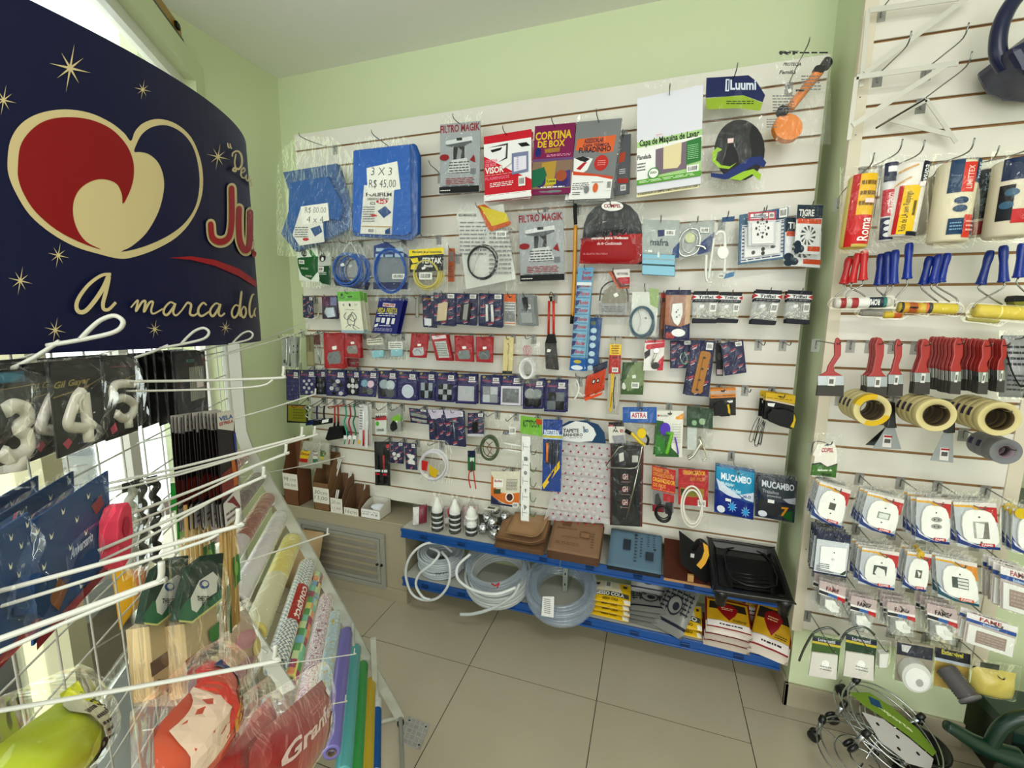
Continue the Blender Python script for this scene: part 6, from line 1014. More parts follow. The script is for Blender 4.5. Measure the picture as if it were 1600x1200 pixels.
# spatulas, sealant applicator
def spat(label, bl, hd, d, lab, dark=False):
    yy = -.189-d; o = atY(*hd[0], yy); rt = empty('spatula', o, label, 'spatula', 'putty spatulas on the pier'); q = lambda x, y, e=0: atY(x, y, yy-e)-o
    bm_obj('blade', prism_bm([q(*a) for a in bl], (0, -1, 0), 0, .0016), mat('5a5c5c!' if dark else 'a4a8a8~'), rt)
    bm_obj('handle', prism_bm([q(*a) for a in hd], (0, -1, 0), -.006, .01, .004), mat('1a1a1c~'), rt)
    if lab: bm_obj('price_label', prism_bm([q(*a) for a in lab], (0, -1, 0), .0016, .0022), mat('e0dcd8'), rt); a, b = q(*lab[0]), q(*lab[2]); box('label_band', (a.x+.002, -.003, a.z-.008), (b.x-.002, -.0024, a.z-.002), mat('b02840'), rt); box('barcode', (a.x+.005, -.003, a.z-.028), (b.x-.005, -.0024, a.z-.014), mat('666'), rt)
spat('wide steel spatula with red and white label, left of two', [(1384, 668), (1398, 668), (1408, 702), (1363, 701)], [(1385, 626), (1397, 628), (1398, 660), (1400, 668), (1383, 668), (1386, 656)], .12, [(1380, 679), (1392, 680), (1392, 699), (1378, 698)])
spat('dark steel spatula behind the wide one', [(1382, 668), (1394, 668), (1380, 697), (1352, 695)], [(1383, 640), (1392, 640), (1394, 668), (1382, 668)], .07, None, True)
spat('steel spatula with shield label, under the middle tape roll', [(1474, 676), (1489, 677), (1489, 723), (1453, 719)], [(1475, 644), (1490, 646), (1490, 676), (1474, 676)], .12, [(1469, 699), (1482, 700), (1481, 720), (1467, 718)])
item('applicator_pack', 'white COPEL applicator card with green wave|nearest the pier edge, above the switch plates', 'applicator', (1274, 688, 1312, 688, 1268, 744), .14, 'G card e8e4dc 0 3 10 10 80 6 96 40 100 100 0 100 4 44 -6 40;Z 3.5;T 28 20 50 12 b82838 COPEL;P 223a6a 36 14 50 8 58 14;P 223 -6 64 30 60 60 72 100 62 100 68 60 76 30 66 -6 70;P 4a7a28 -6 68 30 64 60 74 100 66 100 102 50 98 -8 96;T 20 78 60 8 e8f0e0 Aplicador_de;T 40 88 40 8 1c3a1c Massa;F 8 20 14 6 8 6', wall=1)
# switch plates in clear packs
def plate(label, q, d, hole, back, c1='1c4488', c2='c02c30', tag='c02c30'):
    item('switch_plate_pack', label, 'switch plate', q, d, f'K backing e8e4e4 1;R 0 0 100 100 c4c8cc;P e0dcd8 0 0 100 0 100 12 60 10 0 6;P {c2} 30 6 66 9 100 10 100 44 90 40 76 26 50 10;P e0b030 0 6 40 6 66 14 84 30 96 44 90 40 78 32 62 19 40 11 0 10;P {c1} 0 62 12 78 34 90 70 97 100 98 100 104 40 102 0 92;P e8e8f0 2 72 20 84 44 94 70 99 60 99 30 92 10 84;Z 1.2;G plate eeeeea~ 2 9 26 18 40 14 70 16 82 20 90 32 96 60 96 84 88 92 40 90 24 86 14 76 12 50 16 30;Z 9.2;{hole};R 50 88 84 95 {tag};T 54 89 26 5 f0e0e0 FAME;F 4 12 4 3 7 9', 'switch plate packs on the pier', wall=1, back=back, gap=.022, jx=-.004, L=d+.05)
H1 = 'R 44 44 64 62 6a6660;E 54 34 2.4 2 555;E 54 72 2.4 2 555'; H2 = 'R 38 44 72 62 9aa4a0;R 42 47 68 60 dde0dc;E 54 32 2.4 2 555;E 54 72 2.4 2 555'; H3 = 'E 56 46 16 6 a8a8a4;E 56 62 16 6 a8a8a4;E 50 46 2 2 444;E 62 46 2 2 444;E 50 62 2 2 444;E 62 62 2 2 444;E 54 30 2.4 2 555'; H4 = 'R 38 40 74 78 b0b0ac;P e8e8e4 44 42 70 46 58 76 44 78;P 8a8680 66 42 74 42 74 78 58 78;E 54 30 2.4 2 555;E 54 86 2.4 2 555'
plate('white switch plate pack with one small opening|top row, nearest the pier edge', (1281, 752, 1330, 766, 1266, 808), .19, H1, 3)
plate('white switch plate pack with one wide opening|second in the top row', (1356, 768, 1413, 781, 1341, 822), .2, H2, 3)
plate('white socket plate pack with two round sockets|third in the top row', (1432, 777, 1486, 781, 1430, 843), .2, H3, 3)
plate('white switch plate pack with split opening|fourth in the top row', (1489, 784, 1556, 786, 1496, 853), .19, H4, 3)
plate('white plate pack with yellow tag|at the far edge of the top row', (1582, 794, 1636, 800, 1580, 862), .19, H1+';E 20 8 20 12 d8c030', 2)
item('switch_plate_pack', 'white blank plate pack with navy top|lower row, nearest the pier edge', 'switch plate', (1277, 828, 1330, 836, 1270, 894), .18, 'K backing 1c2850 1;R 2 20 98 96 d0d4d8;L 8 80 60 94 4 2a3050;E 86 86 10 8 2a4a2a;G plate f0f0f0~ 2 8 14 34 90 30 92 82 80 90 16 86;Z 8.2;E 54 44 2 1.6 444;E 52 60 5 3 ccc;L 14 72 44 84 3 3a4060;F 3 8 3 3 7 9', 'switch plate packs on the pier', wall=1, back=3, gap=.022)
plate('white plate pack with crumpled film opening|second in the lower row', (1347, 855, 1405, 863, 1340, 911), .19, 'R 34 40 70 66 5a6260;P e8e8e4 44 44 64 50 70 70 50 74 38 60;E 54 32 2.4 2 555', 3)
plate('narrower white plate pack with yellow tag|third in the lower row', (1418, 861, 1456, 866, 1409, 917), .18, 'R 40 44 66 66 6a6a64;P e8e8e4 46 46 62 52 56 64;E 50 2 14 10 d8b830', 2)
plate('white module plate pack in orange and teal film|fourth in the lower row', (1461, 868, 1526, 880, 1465, 932), .19, 'R 34 40 74 66 5a6460;R 48 42 73 48 e0e0dc;R 48 50 73 56 e0e0dc;R 48 58 73 64 e0e0dc;E 54 32 2 2 555', 2, '1c6070', 'd89838', 'd86838')
def fame(label, q, d, back):
    item('fitting_bag', label, 'fitting bag', q, d, 'P c8b8b8 0 0 100 0 100 30 0 26;K header_card ecE8e6 1.5 0 10 100 46;T 26 14 48 14 b02c30 FAME;P 222838 0 32 36 34 36 44 0 42;P 3a70b0 36 34 70 36 70 46 36 44;P c02c34 70 36 100 38 100 52 70 48;N pouch;Q pouch film 12 8 44 92 104;Z 2;G part ecece8 2 8 24 56 60 52 72 66 80 86 50 92 26 80;G part e0e0dc 4 10 50 62 80 66 76 78 52 76;F 4 12 4 4 9', 'FAME fitting bags on the pier', wall=1, back=back, gap=.024, L=d+.05)
fame('small FAME fitting bag nearest the pier edge|', (1281, 906, 1322, 918, 1277, 952), .16, 3); fame('small FAME fitting bag second from the pier edge|', (1330, 930, 1370, 938, 1326, 980), .18, 2); fame('small FAME fitting bag, third from the pier edge|', (1386, 940, 1429, 946, 1388, 988), .18, 3); fame('small FAME fitting bag beside the big frame pack|', (1448, 942, 1495, 953, 1450, 996), .18, 3)
FR = 'K backing c8bcb8 1;R 0 0 100 18 e8e4e4;T 26 4 44 12 a82830 FAME;P 2a5aa0 0 18 100 20 100 32 0 28;T 34 21 32 8 c8d8e8 Evidence;G frame e6e6e2~ 2 8 4 34 96 36 96 98 4 96;Z 8.4;R 20 46 80 86 a89890;L 24 50 76 84 4 c0b0a8;F 3 4 3 3 5 9'
item('frame_pack', 'square white FAME frame pack|far edge of the lower row', 'frame pack', (1563, 884, 1622, 900, 1562, 950), .2, FR, 'FAME frame packs', wall=1, back=3, gap=.025)
item('frame_pack', 'wide tilted FAME frame pack with brown photo|lowest, at the far side', 'frame pack', (1511, 956, 1590, 980, 1504, 1002), .2, FR, 'FAME frame packs', wall=1, back=1, gap=.025)
# lowest hooks
for i, (q, d) in enumerate((((1270, 992, 1314, 1000, 1264, 1050), .2), ((1322, 990, 1370, 1000, 1318, 1050), .2))):
    item('light_fitting_pack', ('white square light fitting on green card|lowest hook, nearest the pier edge', 'white square light fitting on dark green card|second lowest hook from the pier edge')[i], 'light fitting', q, d, ('K card 4a6a2a 2;' if i == 0 else 'K card 1e4a2c 2;')+'R 0 4 100 16 1c2450;R 0 14 100 20 d0c040;T 20 4 60 8 d8d8e0 Lorenzetti;G white_plate dcd8d2 2 9 0 42 92 38 96 102 -4 106;Z 9.4;E 52 66 13 11 f0f0ee;E 40 78 8 6 e8e8e4;L 34 70 74 84 2 999;W cable 7a7e7a! 4 96 -8 -10 60 -22 -10 10 -4 -10 -20 40 -10 -36 80 -10;F 4 6 4 2 6 10', wall=1, L=d+.08)
item('plug_pack', 'small white plug in clear bag|next to the dark green light fitting card', 'plug', (1366, 1004, 1390, 1006, 1362, 1038), .16, 'G plug e4e4e0~ 0 24 20 30 80 26 76 88 26 92;W pin s! 2 40 90 10 40 104 10;F 8 12 8 4 8 24', wall=1)
item('reflector_lamp_pack', 'round white reflector lamp on a navy and cream card|lowest row, middle', 'lamp', (1402, 1000, 1458, 1010, 1398, 1062), .15, 'K card a8a090 2;R 0 4 100 34 2a2c44;P d0d0d0 12 8 40 8 30 26 14 24;D lamp_rim d8d8d4~ 46 70 42 36 2 34;D lamp_face eeeeec~ 46 72 34 28 34 37;D lamp_centre b8b8b4 52 78 10 9 37 39;F 6 8 6 4 8 36', wall=1)
item('siphon_tube_pack', 'grey corrugated tube end on navy and yellow card|right of the white reflector lamp', 'tube pack', (1460, 1010, 1516, 1022, 1458, 1070), .14, 'K card c8b068 2;R 0 0 100 30 1e2438;T 20 2 60 12 d8d060 Extensivel;R 0 26 100 34 c8d0d8;F 6 10 6 4 6', wall=1)
tg_ = empty('corrugated_tube', atY(1478, 1045, -.34), 'grey ribbed flexible tube standing out in front of the navy and yellow card', 'tube')
lathe('ribbed_tube', [(.028+.004*(i % 2), .0035*i) for i in range(26)]+[(.02, .09)], mat('6a6668~'), tg_, 22, (.35, -.8, -.45)); lathe('end_disc', [(0, 0), (.034, 0), (.034, .006), (0, .008)], mat('7a787a~'), tg_, 22, (.35, -.8, -.45), V((.35, -.8, -.45)).normalized()*.088)
item('sponge_bag', 'yellow cloth in clear bag|lowest row, at the far side of the pier', 'cloth bag', (1520, 1040, 1588, 1052, 1514, 1080), .18, 'q pouch cfc070~ 34 0 0 100 0 100 100 0 100;R 16 -20 60 0 3a4234;F 6 30 10 6 12 22', wall=1)
item('wrapped_tool_bag', 'grey foil-wrapped tools in a clear bag|far edge of the pier, beside the last brushes', 'tool bag', (1564, 524, 1606, 524, 1560, 620), .14, 'q pouch 9a9c9c~ 26 0 0 100 0 100 100 0 100;L 10 14 90 50 4 3a3a3c;L 14 60 80 90 4 5a5a5c;W cord k 2 -10 20 30 20 60 34 60 80 34 90 40 34;F 6 8 6 4 16 20', wall=1)
# shelving unit past the pier, only its edge shows
st = empty('side_shelf', (1.26, -.1, 0), 'grey metal shelf edge just past the pier', 'shelf')
for z in (.98, 1.2): box('shelf_board', (0, -.3, z), (.9, .1, z+.025), mat('8a8e88'), st)
bt = empty('dark_box', (1.25, -.33, 0), 'black-green box with a white label standing on the floor past the pier', 'box')
box('box_body', (0, 0, .0), (.42, .22, .235), mat('1a2422~'), bt, .004); box('lid', (-.004, -.004, .2), (.424, .224, .24), mat('25403a~'), bt, .003); box('label', (.085, -.006, .21), (.2, -.0045, .236), mat('b8bab4'), bt)
# ================================================================ WHITE WIRE RACK AT THE LEFT
F0 = V((-.884, -.784, 0))
def rk(s, t, z): return F0+HD*s-RD*t+V((0, 0, z))
def onS(x, y, s): return onpl(x, y, HD, F0+HD*s)
def onT(x, y, t): return onpl(x, y, RD, F0-RD*t)
def st_(p): d = V(p)-F0; return d.dot(HD), -d.dot(RD), d.z
M_RW = mat('c8c8c0~')
rack = empty('display_rack', F0, 'white wire display rack holding candles, skewers and rolls of adhesive film', 'display rack')
RL = lambda s, t, z: rk(s, t, z)-F0
def bar(name, pts, w, dpt, parent=rack, m=M_RW):
    """flat tube along pts lying in a plane of constant t"""
    P = [RL(*p) for p in pts]; bm = bmesh.new(); rows = []
    for i, p in enumerate(P):
        a = P[max(0, i-1)]; b = P[min(len(P)-1, i+1)]; d = (b-a).normalized(); n = d.cross(RD).normalized()
        rows.append([bm.verts.new(p+n*sx*w/2+RD*sy*dpt/2) for sx, sy in ((-1, -1), (1, -1), (1, 1), (-1, 1))])
    for r0, r1 in zip(rows, rows[1:]):
        for k in range(4): bm.faces.new((r0[k], r0[(k+1) % 4], r1[(k+1) % 4], r1[k]))
    bm.faces.new(rows[0][::-1]); bm.faces.new(rows[-1]); bmesh.ops.recalc_face_normals(bm, faces=bm.faces[:])
    return bm_obj(name, bm, m, parent)
bar('end_frame', [(-.47, 0, 2.0), (-.475, 0, 1.25), (-.462, 0, 1.19), (-.3, 0, .80), (0, 0, .03)], .034, .012)
bar('end_frame', [(-.475, 1.12, 2.0), (-.475, 1.12, 1.25), (-.3, 1.12, .80), (0, 1.12, .03)], .034, .012)
bar('roll_rail', [(-.41, .5, 1.03), (-.27, .5, .69)], .032, .006)
bar('lower_post', [(-.09, .02, .42), (-.09, .02, .02)], .02, .012); bar('lower_post', [(-.16, .02, .5), (-.16, .02, .02)], .008, .008)
lathe('foot', [(0, 0), (.014, 0), (.014, .012), (.006, .02), (.006, .04), (0, .04)], mat('333'), rack, 14, (0, 0, 1), RL(.0, 0, 0))
tube('base_rail', [RL(0, 0, .035), RL(0, 1.12, .035)], .008, M_RW, rack); tube('back_post', [RL(-.5, 0, .02), RL(-.5, 0, 2.0)], .011, M_RW, rack); tube('back_post', [RL(-.5, 1.12, .02), RL(-.5, 1.12, 2.0)], .011, M_RW, rack); tube('base_rail', [RL(-.5, 0, .035), RL(0, 0, .035)], .008, M_RW, rack)
g = [tube_data([RL(-.5, t*.0747, .45), RL(-.5, t*.0747, 2.0)], .0017, 5) for t in range(0, 16)]+[tube_data([RL(-.503, 0, .46+.075*k), RL(-.503, 1.12, .46+.075*k)], .0017, 5) for k in range(21)]
multi('wire_grid', g, M_RW, rack)
# slots in the short rail
for i in range(2): p = RL(-.385+.06*i, .505, .97-.145*i); tube('rail_tab', [p, p-RD*.02+HD*.02], .003, M_RW, rack, 6)
# hooks of the rack: one thing each
def rhook(label, tip, s, other, r=.0036, kind='up', dbl=None, s1=None):
    r *= .44
    T = onS(tip[0], tip[1], s); t = st_(T)[1]
    O = onT(other[0], other[1], t); so, _, zo = st_(O); sT, _, zT = st_(T)
    k = (zT-zo)/(sT-so) if abs(sT-so) > .01 else .1
    k = max(-.15, min(.45, k)); z0 = zT-k*(s+.5)
    rt = empty('rack_hook', rk(-.5, t, z0), label, 'hook', 'white prong hooks of the wire rack'); q = lambda s_, z, dt=0: rk(s_, t+dt, z)-rt.location
    if kind == 'up': pts = [q(-.5, z0), q(-.3, z0+k*.2-.012), q(s-.012, zT-.016-.012*0), q(s-.002, zT-.012), q(s, zT)]
    else: pts = [q(-.5, z0-.01), q(-.35, z0+k*.15-.012), q(s-.05, zT-.02)]
    if kind == 'loop':
        tube('arm', catmull(pts, 5), r, M_RW, rt, 10)
        tube('price_loop', catmull([q(s-.06, zT-.024), q(s-.03, zT-.018), q(s-.006, zT-.011), q(s+.001, zT-.002, .0), q(s-.005, zT+.004), q(s-.016, zT), q(s-.026, zT-.009), q(s-.034, zT-.018)], 5), r, M_RW, rt, 10)
        tube('upper_wire', catmull([q(-.5, z0+.02), q(s-.12, zT+.0)], 3), r*.6, M_RW, rt, 8)
    else:
        tube('arm', catmull(pts, 5), r, M_RW, rt, 10)
        if dbl: tube('lower_wire', catmull([q(-.5, z0-dbl), q(-.3, z0+k*.2-.012-dbl), q(s-.04, zT-.02-dbl*.6), q(s-.014, zT-.018)], 5), r*.8, M_RW, rt, 8)
for a in [('large white hook with a looped end, nearest the header sign heart', (190, 500), -.25, (0, 562), .0048, 'loop'), ('white hook with a looped end, second along under the sign', (325, 517), -.25, (0, 597), .0042, 'loop'), ('white hook with a looped end, third along under the sign', (394, 521), -.25, (0, 606), .004, 'loop'),
 ('white hook reaching furthest toward the navy cards, just below sign corner', (483, 506), -.2, (403, 533), .0036), ('white hook beside the furthest one, below the sign corner', (497, 488), -.18, (403, 530), .0034), ('level white hook right below the looped hooks', (443, 572), -.14, (0, 590), .004, 'up', .012),
 ('white hook holding the sparkler cards', (493, 607), -.16, (363, 647), .004), ('white hook, outer of the pair above the film rolls', (492, 666), -.11, (300, 718), .004), ('white hook, inner of the pair above the film rolls', (472, 667), -.12, (300, 710), .004, 'up', .01),
 ('white hook ending above the brown film roll', (447, 694), -.13, (300, 750), .004, 'up', .012), ('white hook ending before the rack post corner', (412, 729), -.14, (300, 778), .004, 'up', .012), ('long white hook reaching toward the cardboard boxes', (540, 707), -.16, (410, 738), .003),
 ('white hook crossing the yellow film roll', (512, 825), -.13, (350, 878), .0036), ('white double hook holding the skewer packs', (372, 795), -.12, (0, 895), .004, 'up', .012), ('thick white hook with blunt tip beside the ice-cream stick bags', (252, 878), -.15, (0, 965), .0045, 'up', .012),
 ('long grey-white hook across the ice-cream stick bags', (430, 1008), -.11, (0, 1088), .0042), ('white hook crossing the purple and teal film rolls', (554, 1013), -.11, (271, 1055), .003), ('lowest white hook, holding the red Granfesta bags', (540, 1086), -.12, (260, 1135), .003)]:
    rhook(*a)
# film rolls: far end seen on the frame, 50 cm long
def froll(label, px, c, r=.02, bands=(), L=.47, t0=.01, wrap=True, up=0):
    r *= 1.22
    p = onT(px[0], px[1], t0); s, _, z = st_(p); z += up; o = rk(s, t0, z); rt = empty('film_roll', o, label, 'film roll', 'rolls of adhesive film on the rack'); ax = -RD
    v, f = lathe_data([(.008, .0), (r*.96, 0), (r, .003), (r, L-.003), (r*.96, L), (r*.5, L), (r*.5, L-.01), (0, L-.01)], 20, ax); o_ = mesh_obj('roll', v, f, c if not isinstance(c, str) else mat(c+'~'), rt, smooth=True)
    v, f = lathe_data([(r*.52, L-.012), (r*.4, L-.012), (r*.4, L+.002), (r*.52, L+.002)], 16, ax); mesh_obj('paper_core', v, f, mat('8a7a6a'), o_)
    for a, b, cc in bands:
        v, f = lathe_data([(r+.0006, L*a), (r+.0006, L*b)], 20, ax); mesh_obj('printed_sleeve', v, f, mat(cc), rt, smooth=True)
    if wrap:
        v, f = lathe_data([(r*.4, -.03), (r+.002, -.002), (r+.0015, L*.5), (r+.003, L), (r*.6, L+.012)], 16, ax); w = mesh_obj('clear_wrap', v, f, FILM, rt, smooth=True)
        for q in w.data.vertices: q.co += V((noise.noise(q.co*50), noise.noise(q.co*50+V((9, 0, 0))), noise.noise(q.co*50+V((0, 7, 0)))))*.003
    return rt
def patt(name, kind, cols):
    m, nt, b, nn, L = nodes(name); tc = nn('ShaderNodeTexCoord'); b.inputs['Roughness'].default_value = .3; mp = nn('ShaderNodeMapping'); mp.inputs['Rotation'].default_value = (0, 0, -AR); L(tc.outputs['Object'], mp.inputs[0])
    if kind == 'checks':
        t = nn('ShaderNodeTexWhiteNoise'); t.noise_dimensions = '3D'; sn = nn('ShaderNodeVectorMath'); sn.operation = 'SNAP'; sn.inputs[1].default_value = (.02, .03, .02); L(mp.outputs[0], sn.inputs[0]); L(sn.outputs[0], t.inputs['Vector']); src = t.outputs['Value']; sh = 'CONSTANT'
    elif kind == 'zig':
        t = nn('ShaderNodeTexWave'); t.inputs['Scale'].default_value = 30; t.inputs['Distortion'].default_value = 0; t.bands_direction = 'X'; t.wave_profile = 'TRI'
        sp = nn('ShaderNodeSeparateXYZ'); L(mp.outputs[0], sp.inputs[0]); pp = nn('ShaderNodeMath'); pp.operation = 'PINGPONG'; pp.inputs[1].default_value = .008; L(sp.outputs['Y'], pp.inputs[0]); ad = nn('ShaderNodeMath'); L(sp.outputs['X'], ad.inputs[0]); L(pp.outputs[0], ad.inputs[1]); cb = nn('ShaderNodeCombineXYZ'); L(ad.outputs[0], cb.inputs['X']); L(cb.outputs[0], t.inputs['Vector']); src = t.outputs['Fac']; sh = 'CONSTANT'
    else:
        t = nn('ShaderNodeTexNoise'); t.inputs['Scale'].default_value = {'marble': 40, 'floral': 55}[kind]; t.inputs['Detail'].default_value = 2; t.inputs['Distortion'].default_value = 1.5; L(mp.outputs[0], t.inputs['Vector']); src = t.outputs['Fac']; sh = 'LINEAR' if kind == 'marble' else 'CONSTANT'
    r = nn('ShaderNodeValToRGB'); r.color_ramp.interpolation = sh; n = len(cols); lo, hi = (0, 1) if kind == 'checks' else (.32, .68)
    while len(r.color_ramp.elements) < n: r.color_ramp.elements.new(.5)
    for i, c in enumerate(cols): e = r.color_ramp.elements[i]; e.position = lo+(hi-lo)*i/n; e.color = (*[lin(int(c[j:j+2], 16)/255) for j in (0, 2, 4)], 1)
    L(src, r.inputs[0]); L(r.outputs[0], b.inputs['Base Color']); return m
froll('red, white and black floral film roll at the top of the slanted rail', (376, 714), patt('film_floral', 'floral', ['e8e4e0', 'c03040', '2a2a30', 'e8e4e0', 'c03040']), .02, L=.3)
froll('grey-brown film roll, second from the top', (402, 748), patt('film_grey', 'marble', ['8a7a74', '6a5a58']), .019, L=.4)
froll('brown marbled film roll, third from the top', (418, 780), patt('film_marble', 'marble', ['b07a68', '8a5040', 'a06a58']), .019, ((.62, .99, 'd0c8c8'),))
froll('plain white film roll, above the yellow one', (438, 808), 'd8d4d4', .02)
froll('pale yellow film roll, thickest of the rolls', (456, 846), 'dcd080', .025, ((.5, .98, 'd8d4b8'),))
cf = froll('white and grey-blue zigzag film roll with a red brand label', (480, 884), patt('film_zigzag', 'zig', ['e8e4dc', '7a8c98']), .022)
# label wrapped on the zigzag roll
def rlabel(rt, r, a, b, c, txt, tc):
    ax = -RD; up_ = V((0, 0, 1)); sd = HD; vs, fs = [], []
    def P(u, v, e): an = (v-.5)*1.7+.75; return ax*(a+(b-a)*u)+(sd*math.sin(math.pi/2-an+.0)+up_*math.cos(math.pi/2-an))*(r+e)
    n = 8; vs = [P(u, j/n, .001) for u in (0, 1) for j in range(n+1)]; fs = [(j, j+1, n+2+j, n+1+j) for j in range(n)]
    bl_ = mesh_obj('brand_label', vs, fs, mat(c), rt)
    v, f = text_mesh(txt, 0, .02); v2 = [V((p, q, 0)) for p, q in v]; v2, f = subdiv_tris(v2, f, .12); mesh_obj('printed_text', [P(.06+.88*q.x, .75-.5*q.y, .0016) for q in v2], f, mat(tc), bl_)
rlabel(cf, .0268, .15, .32, 'b83828', 'contact', 'f0e8e4')
froll('film roll printed with rainbow coloured squares', (493, 902), patt('film_squares', 'checks', ['7cc0a0', 'd8d070', '6a3058', '78a8c8', 'e09060', '5a9a5a', 'a03858', 'c8d8a0']), .021)
froll('white film roll with pink paisley print', (510, 936), patt('film_paisley', 'floral', ['e8e4e8', 'c090a0', 'e8e4e8', '8a4a5a', 'f0eef0']), .019)
froll('light blue film roll printed with yellow birds', (524, 962), patt('film_birds', 'floral', ['a8c0cc', 'c8d8e0', 'a8c0cc', 'a8c0cc', 'c8b040']), .018)
froll('plain lilac film roll, left of the turquoise one', (541, 988), '8880c0', .019, wrap=False); froll('plain turquoise film roll beside the lilac one', (554, 1014), '6ab0b0', .019, wrap=False); froll('bright green film roll', (566, 1040), '4aa05c', .018, wrap=False)
froll('golden yellow film roll', (578, 1066), 'c8b038', .018, wrap=False); froll('white and blue film roll, lowest of the row', (589, 1094), 'd8dce0', .014, ((.1, .6, '2a6aa8'),), wrap=False)
# goods on the rack hooks
def ritem(name, label, cat, q, s, spec, back=0, gap=.012, group=None, blabel=None, jx=.002, dtilt=0):
    P = [onS(q[i], q[i+1], s) for i in (0, 2, 4)]
    return item(name, label, cat, None, .0, spec, group, back=back, gap=gap, frame=P, hk=False, blabel=blabel, jx=jx)
CB = 'K card 141416 2;'
ritem('candle_pack', 'black card with a white number 3 candle|at the frame edge under the sign', 'candle', (-70, 583, 42, 576, -56, 745), -.3, CB+'R 30 2 90 14 2a5a70;E 62 8 22 5 3a7a90;P 8a7a50 0 22 100 18 100 19 0 23;px;W candle_digit ccc8c0~ 6.5 0 643 1 16 634 1 32 640 1 35 656 1 22 668 1 34 680 1 36 698 1 24 712 1 6 714 1 -6 706 1;W candle_stem ccc8c0~ 7 20 714 1 22 736 1;pc;F 2 2 4 2 22', group='number candles on black cards', back=1)
ritem('candle_pack', 'black card with a white number 4 candle|between the 3 and the 5', 'candle', (72, 566, 152, 558, 88, 717), -.3, CB+'I 4 21 70 9 9a8a50 Gil_Gayer;P 8a7a50 0 36 60 32 100 24 100 25 60 33.5 0 37.5;P b04a60 8 86 20 82 26 88 16 94;L 36 90 80 94 1 5a6a8a;px;W candle_digit ccc8c0~ 5.5 122 612 2 113 622 2 103 648 2 100 664 2 112 668 2 128 668 2 138 664 2;W candle_digit ccc8c0~ 6 124 614 2 127 640 2 131 676 2;W candle_stem ccc8c0~ 6 130 672 2 132 690 2;pc;F 2 2 3 2 20', back=3, gap=.02, group='number candles on black cards')
ritem('candle_pack', 'black card with a white number 5 candle|right of the number 4', 'candle', (156, 556, 207, 554, 164, 690), -.32, CB+'L 20 12 80 16 1 7a3a4a;P 8a7a50 0 36 100 26 100 27 0 37.5;P b04a60 8 86 26 80 30 90 14 94;px;W candle_digit ccc8c0~ 5.5 203 600 2 184 600 2 172 606 2 173 624 2 190 622 2 204 632 2 201 648 2 188 654 2 176 646 2;W candle_stem ccc8c0~ 6 194 652 2 196 668 2;pc;F 2 2 3 2 18', back=4, gap=.014, group='number candles on black cards')
ritem('taper_candle_pack', 'black pack of thin white candles|hanging beside the number cards, near the rack post', 'candle', (268, 550, 318, 547, 276, 664), -.34, CB+'T 36 12 26 5 5a9a9a MUZIO;R 42 24 92 74 a8a8a0;'+''.join(f'R {x} 24 {x+2} 74 8a8a82;' for x in range(46, 92, 6))+'R 62 46 84 56 e8d8dc;L 50 86 96 89 1 6a7a9a;F 2 2 3 2 5', back=5, gap=.012)
ritem('sparkler_card', 'front card of sparkler candles with VELA print|on the hook behind the rack post', 'sparkler', (337, 645, 364, 640, 349, 822), -.25, 'K card 2a1c20 1.2;P e0dcd8 0 0 100 0 100 8 90 20 0 14;T 10 4 80 4 3a6ab0 VELA;T 10 9 80 3 c03040 ESTRELA;P 8a3020 0 55 100 50 100 70 0 76;P c87828 60 44 80 42 96 70 70 70;P 3a50a0 84 22 100 22 100 44 90 44;P e0dcdc 0 80 100 74 100 100 0 100;P 8a2a38 20 80 60 78 96 92 90 94 50 84;L 10 88 80 98 2 8a7a7a', back=13, gap=.0045, group='sparkler cards on one hook', blabel='thin sparkler card in the stack behind the front VELA card', jx=.001)
for q, lb in (((338, 800, 361, 797, 347, 995), 'front bundle of bamboo skewers with green label|below the sparkler cards'), ((282, 790, 322, 784, 292, 975), 'wide bundle of bamboo skewers|behind and left of the front skewer bundle')):
    ritem('skewer_pack', lb, 'skewers', q, -.26 if q[0] > 300 else -.3, ''.join(f'W skewer {"c8ac78" if i % 2 else "b89860"} 2.6 {8+i*12} 0 {3+(i%3)*2} {8+i*12} 97 {3+(i%3)*2};' for i in range(8))+'N label;Z 9;P 3a8a30 50 40 100 38 100 62 54 66;E 74 50 14 6 8ac060;P 2a6a24 0 60 22 60 22 100 0 98;F 6 2 8 3 9')
ritem('tinsel_pick', 'shiny green tinsel pick|above the wide skewer bundle', 'tinsel', (266, 755, 300, 752, 270, 850), -.36, 'Q tinsel 2aa040~ 18 0 0 100 46;Q tinsel 1e8a34~ 14 20 46 60 96;Q tinsel 3cb850~ 14 56 50 100 98;W stick c8b080 2 30 90 2 34 130 2')
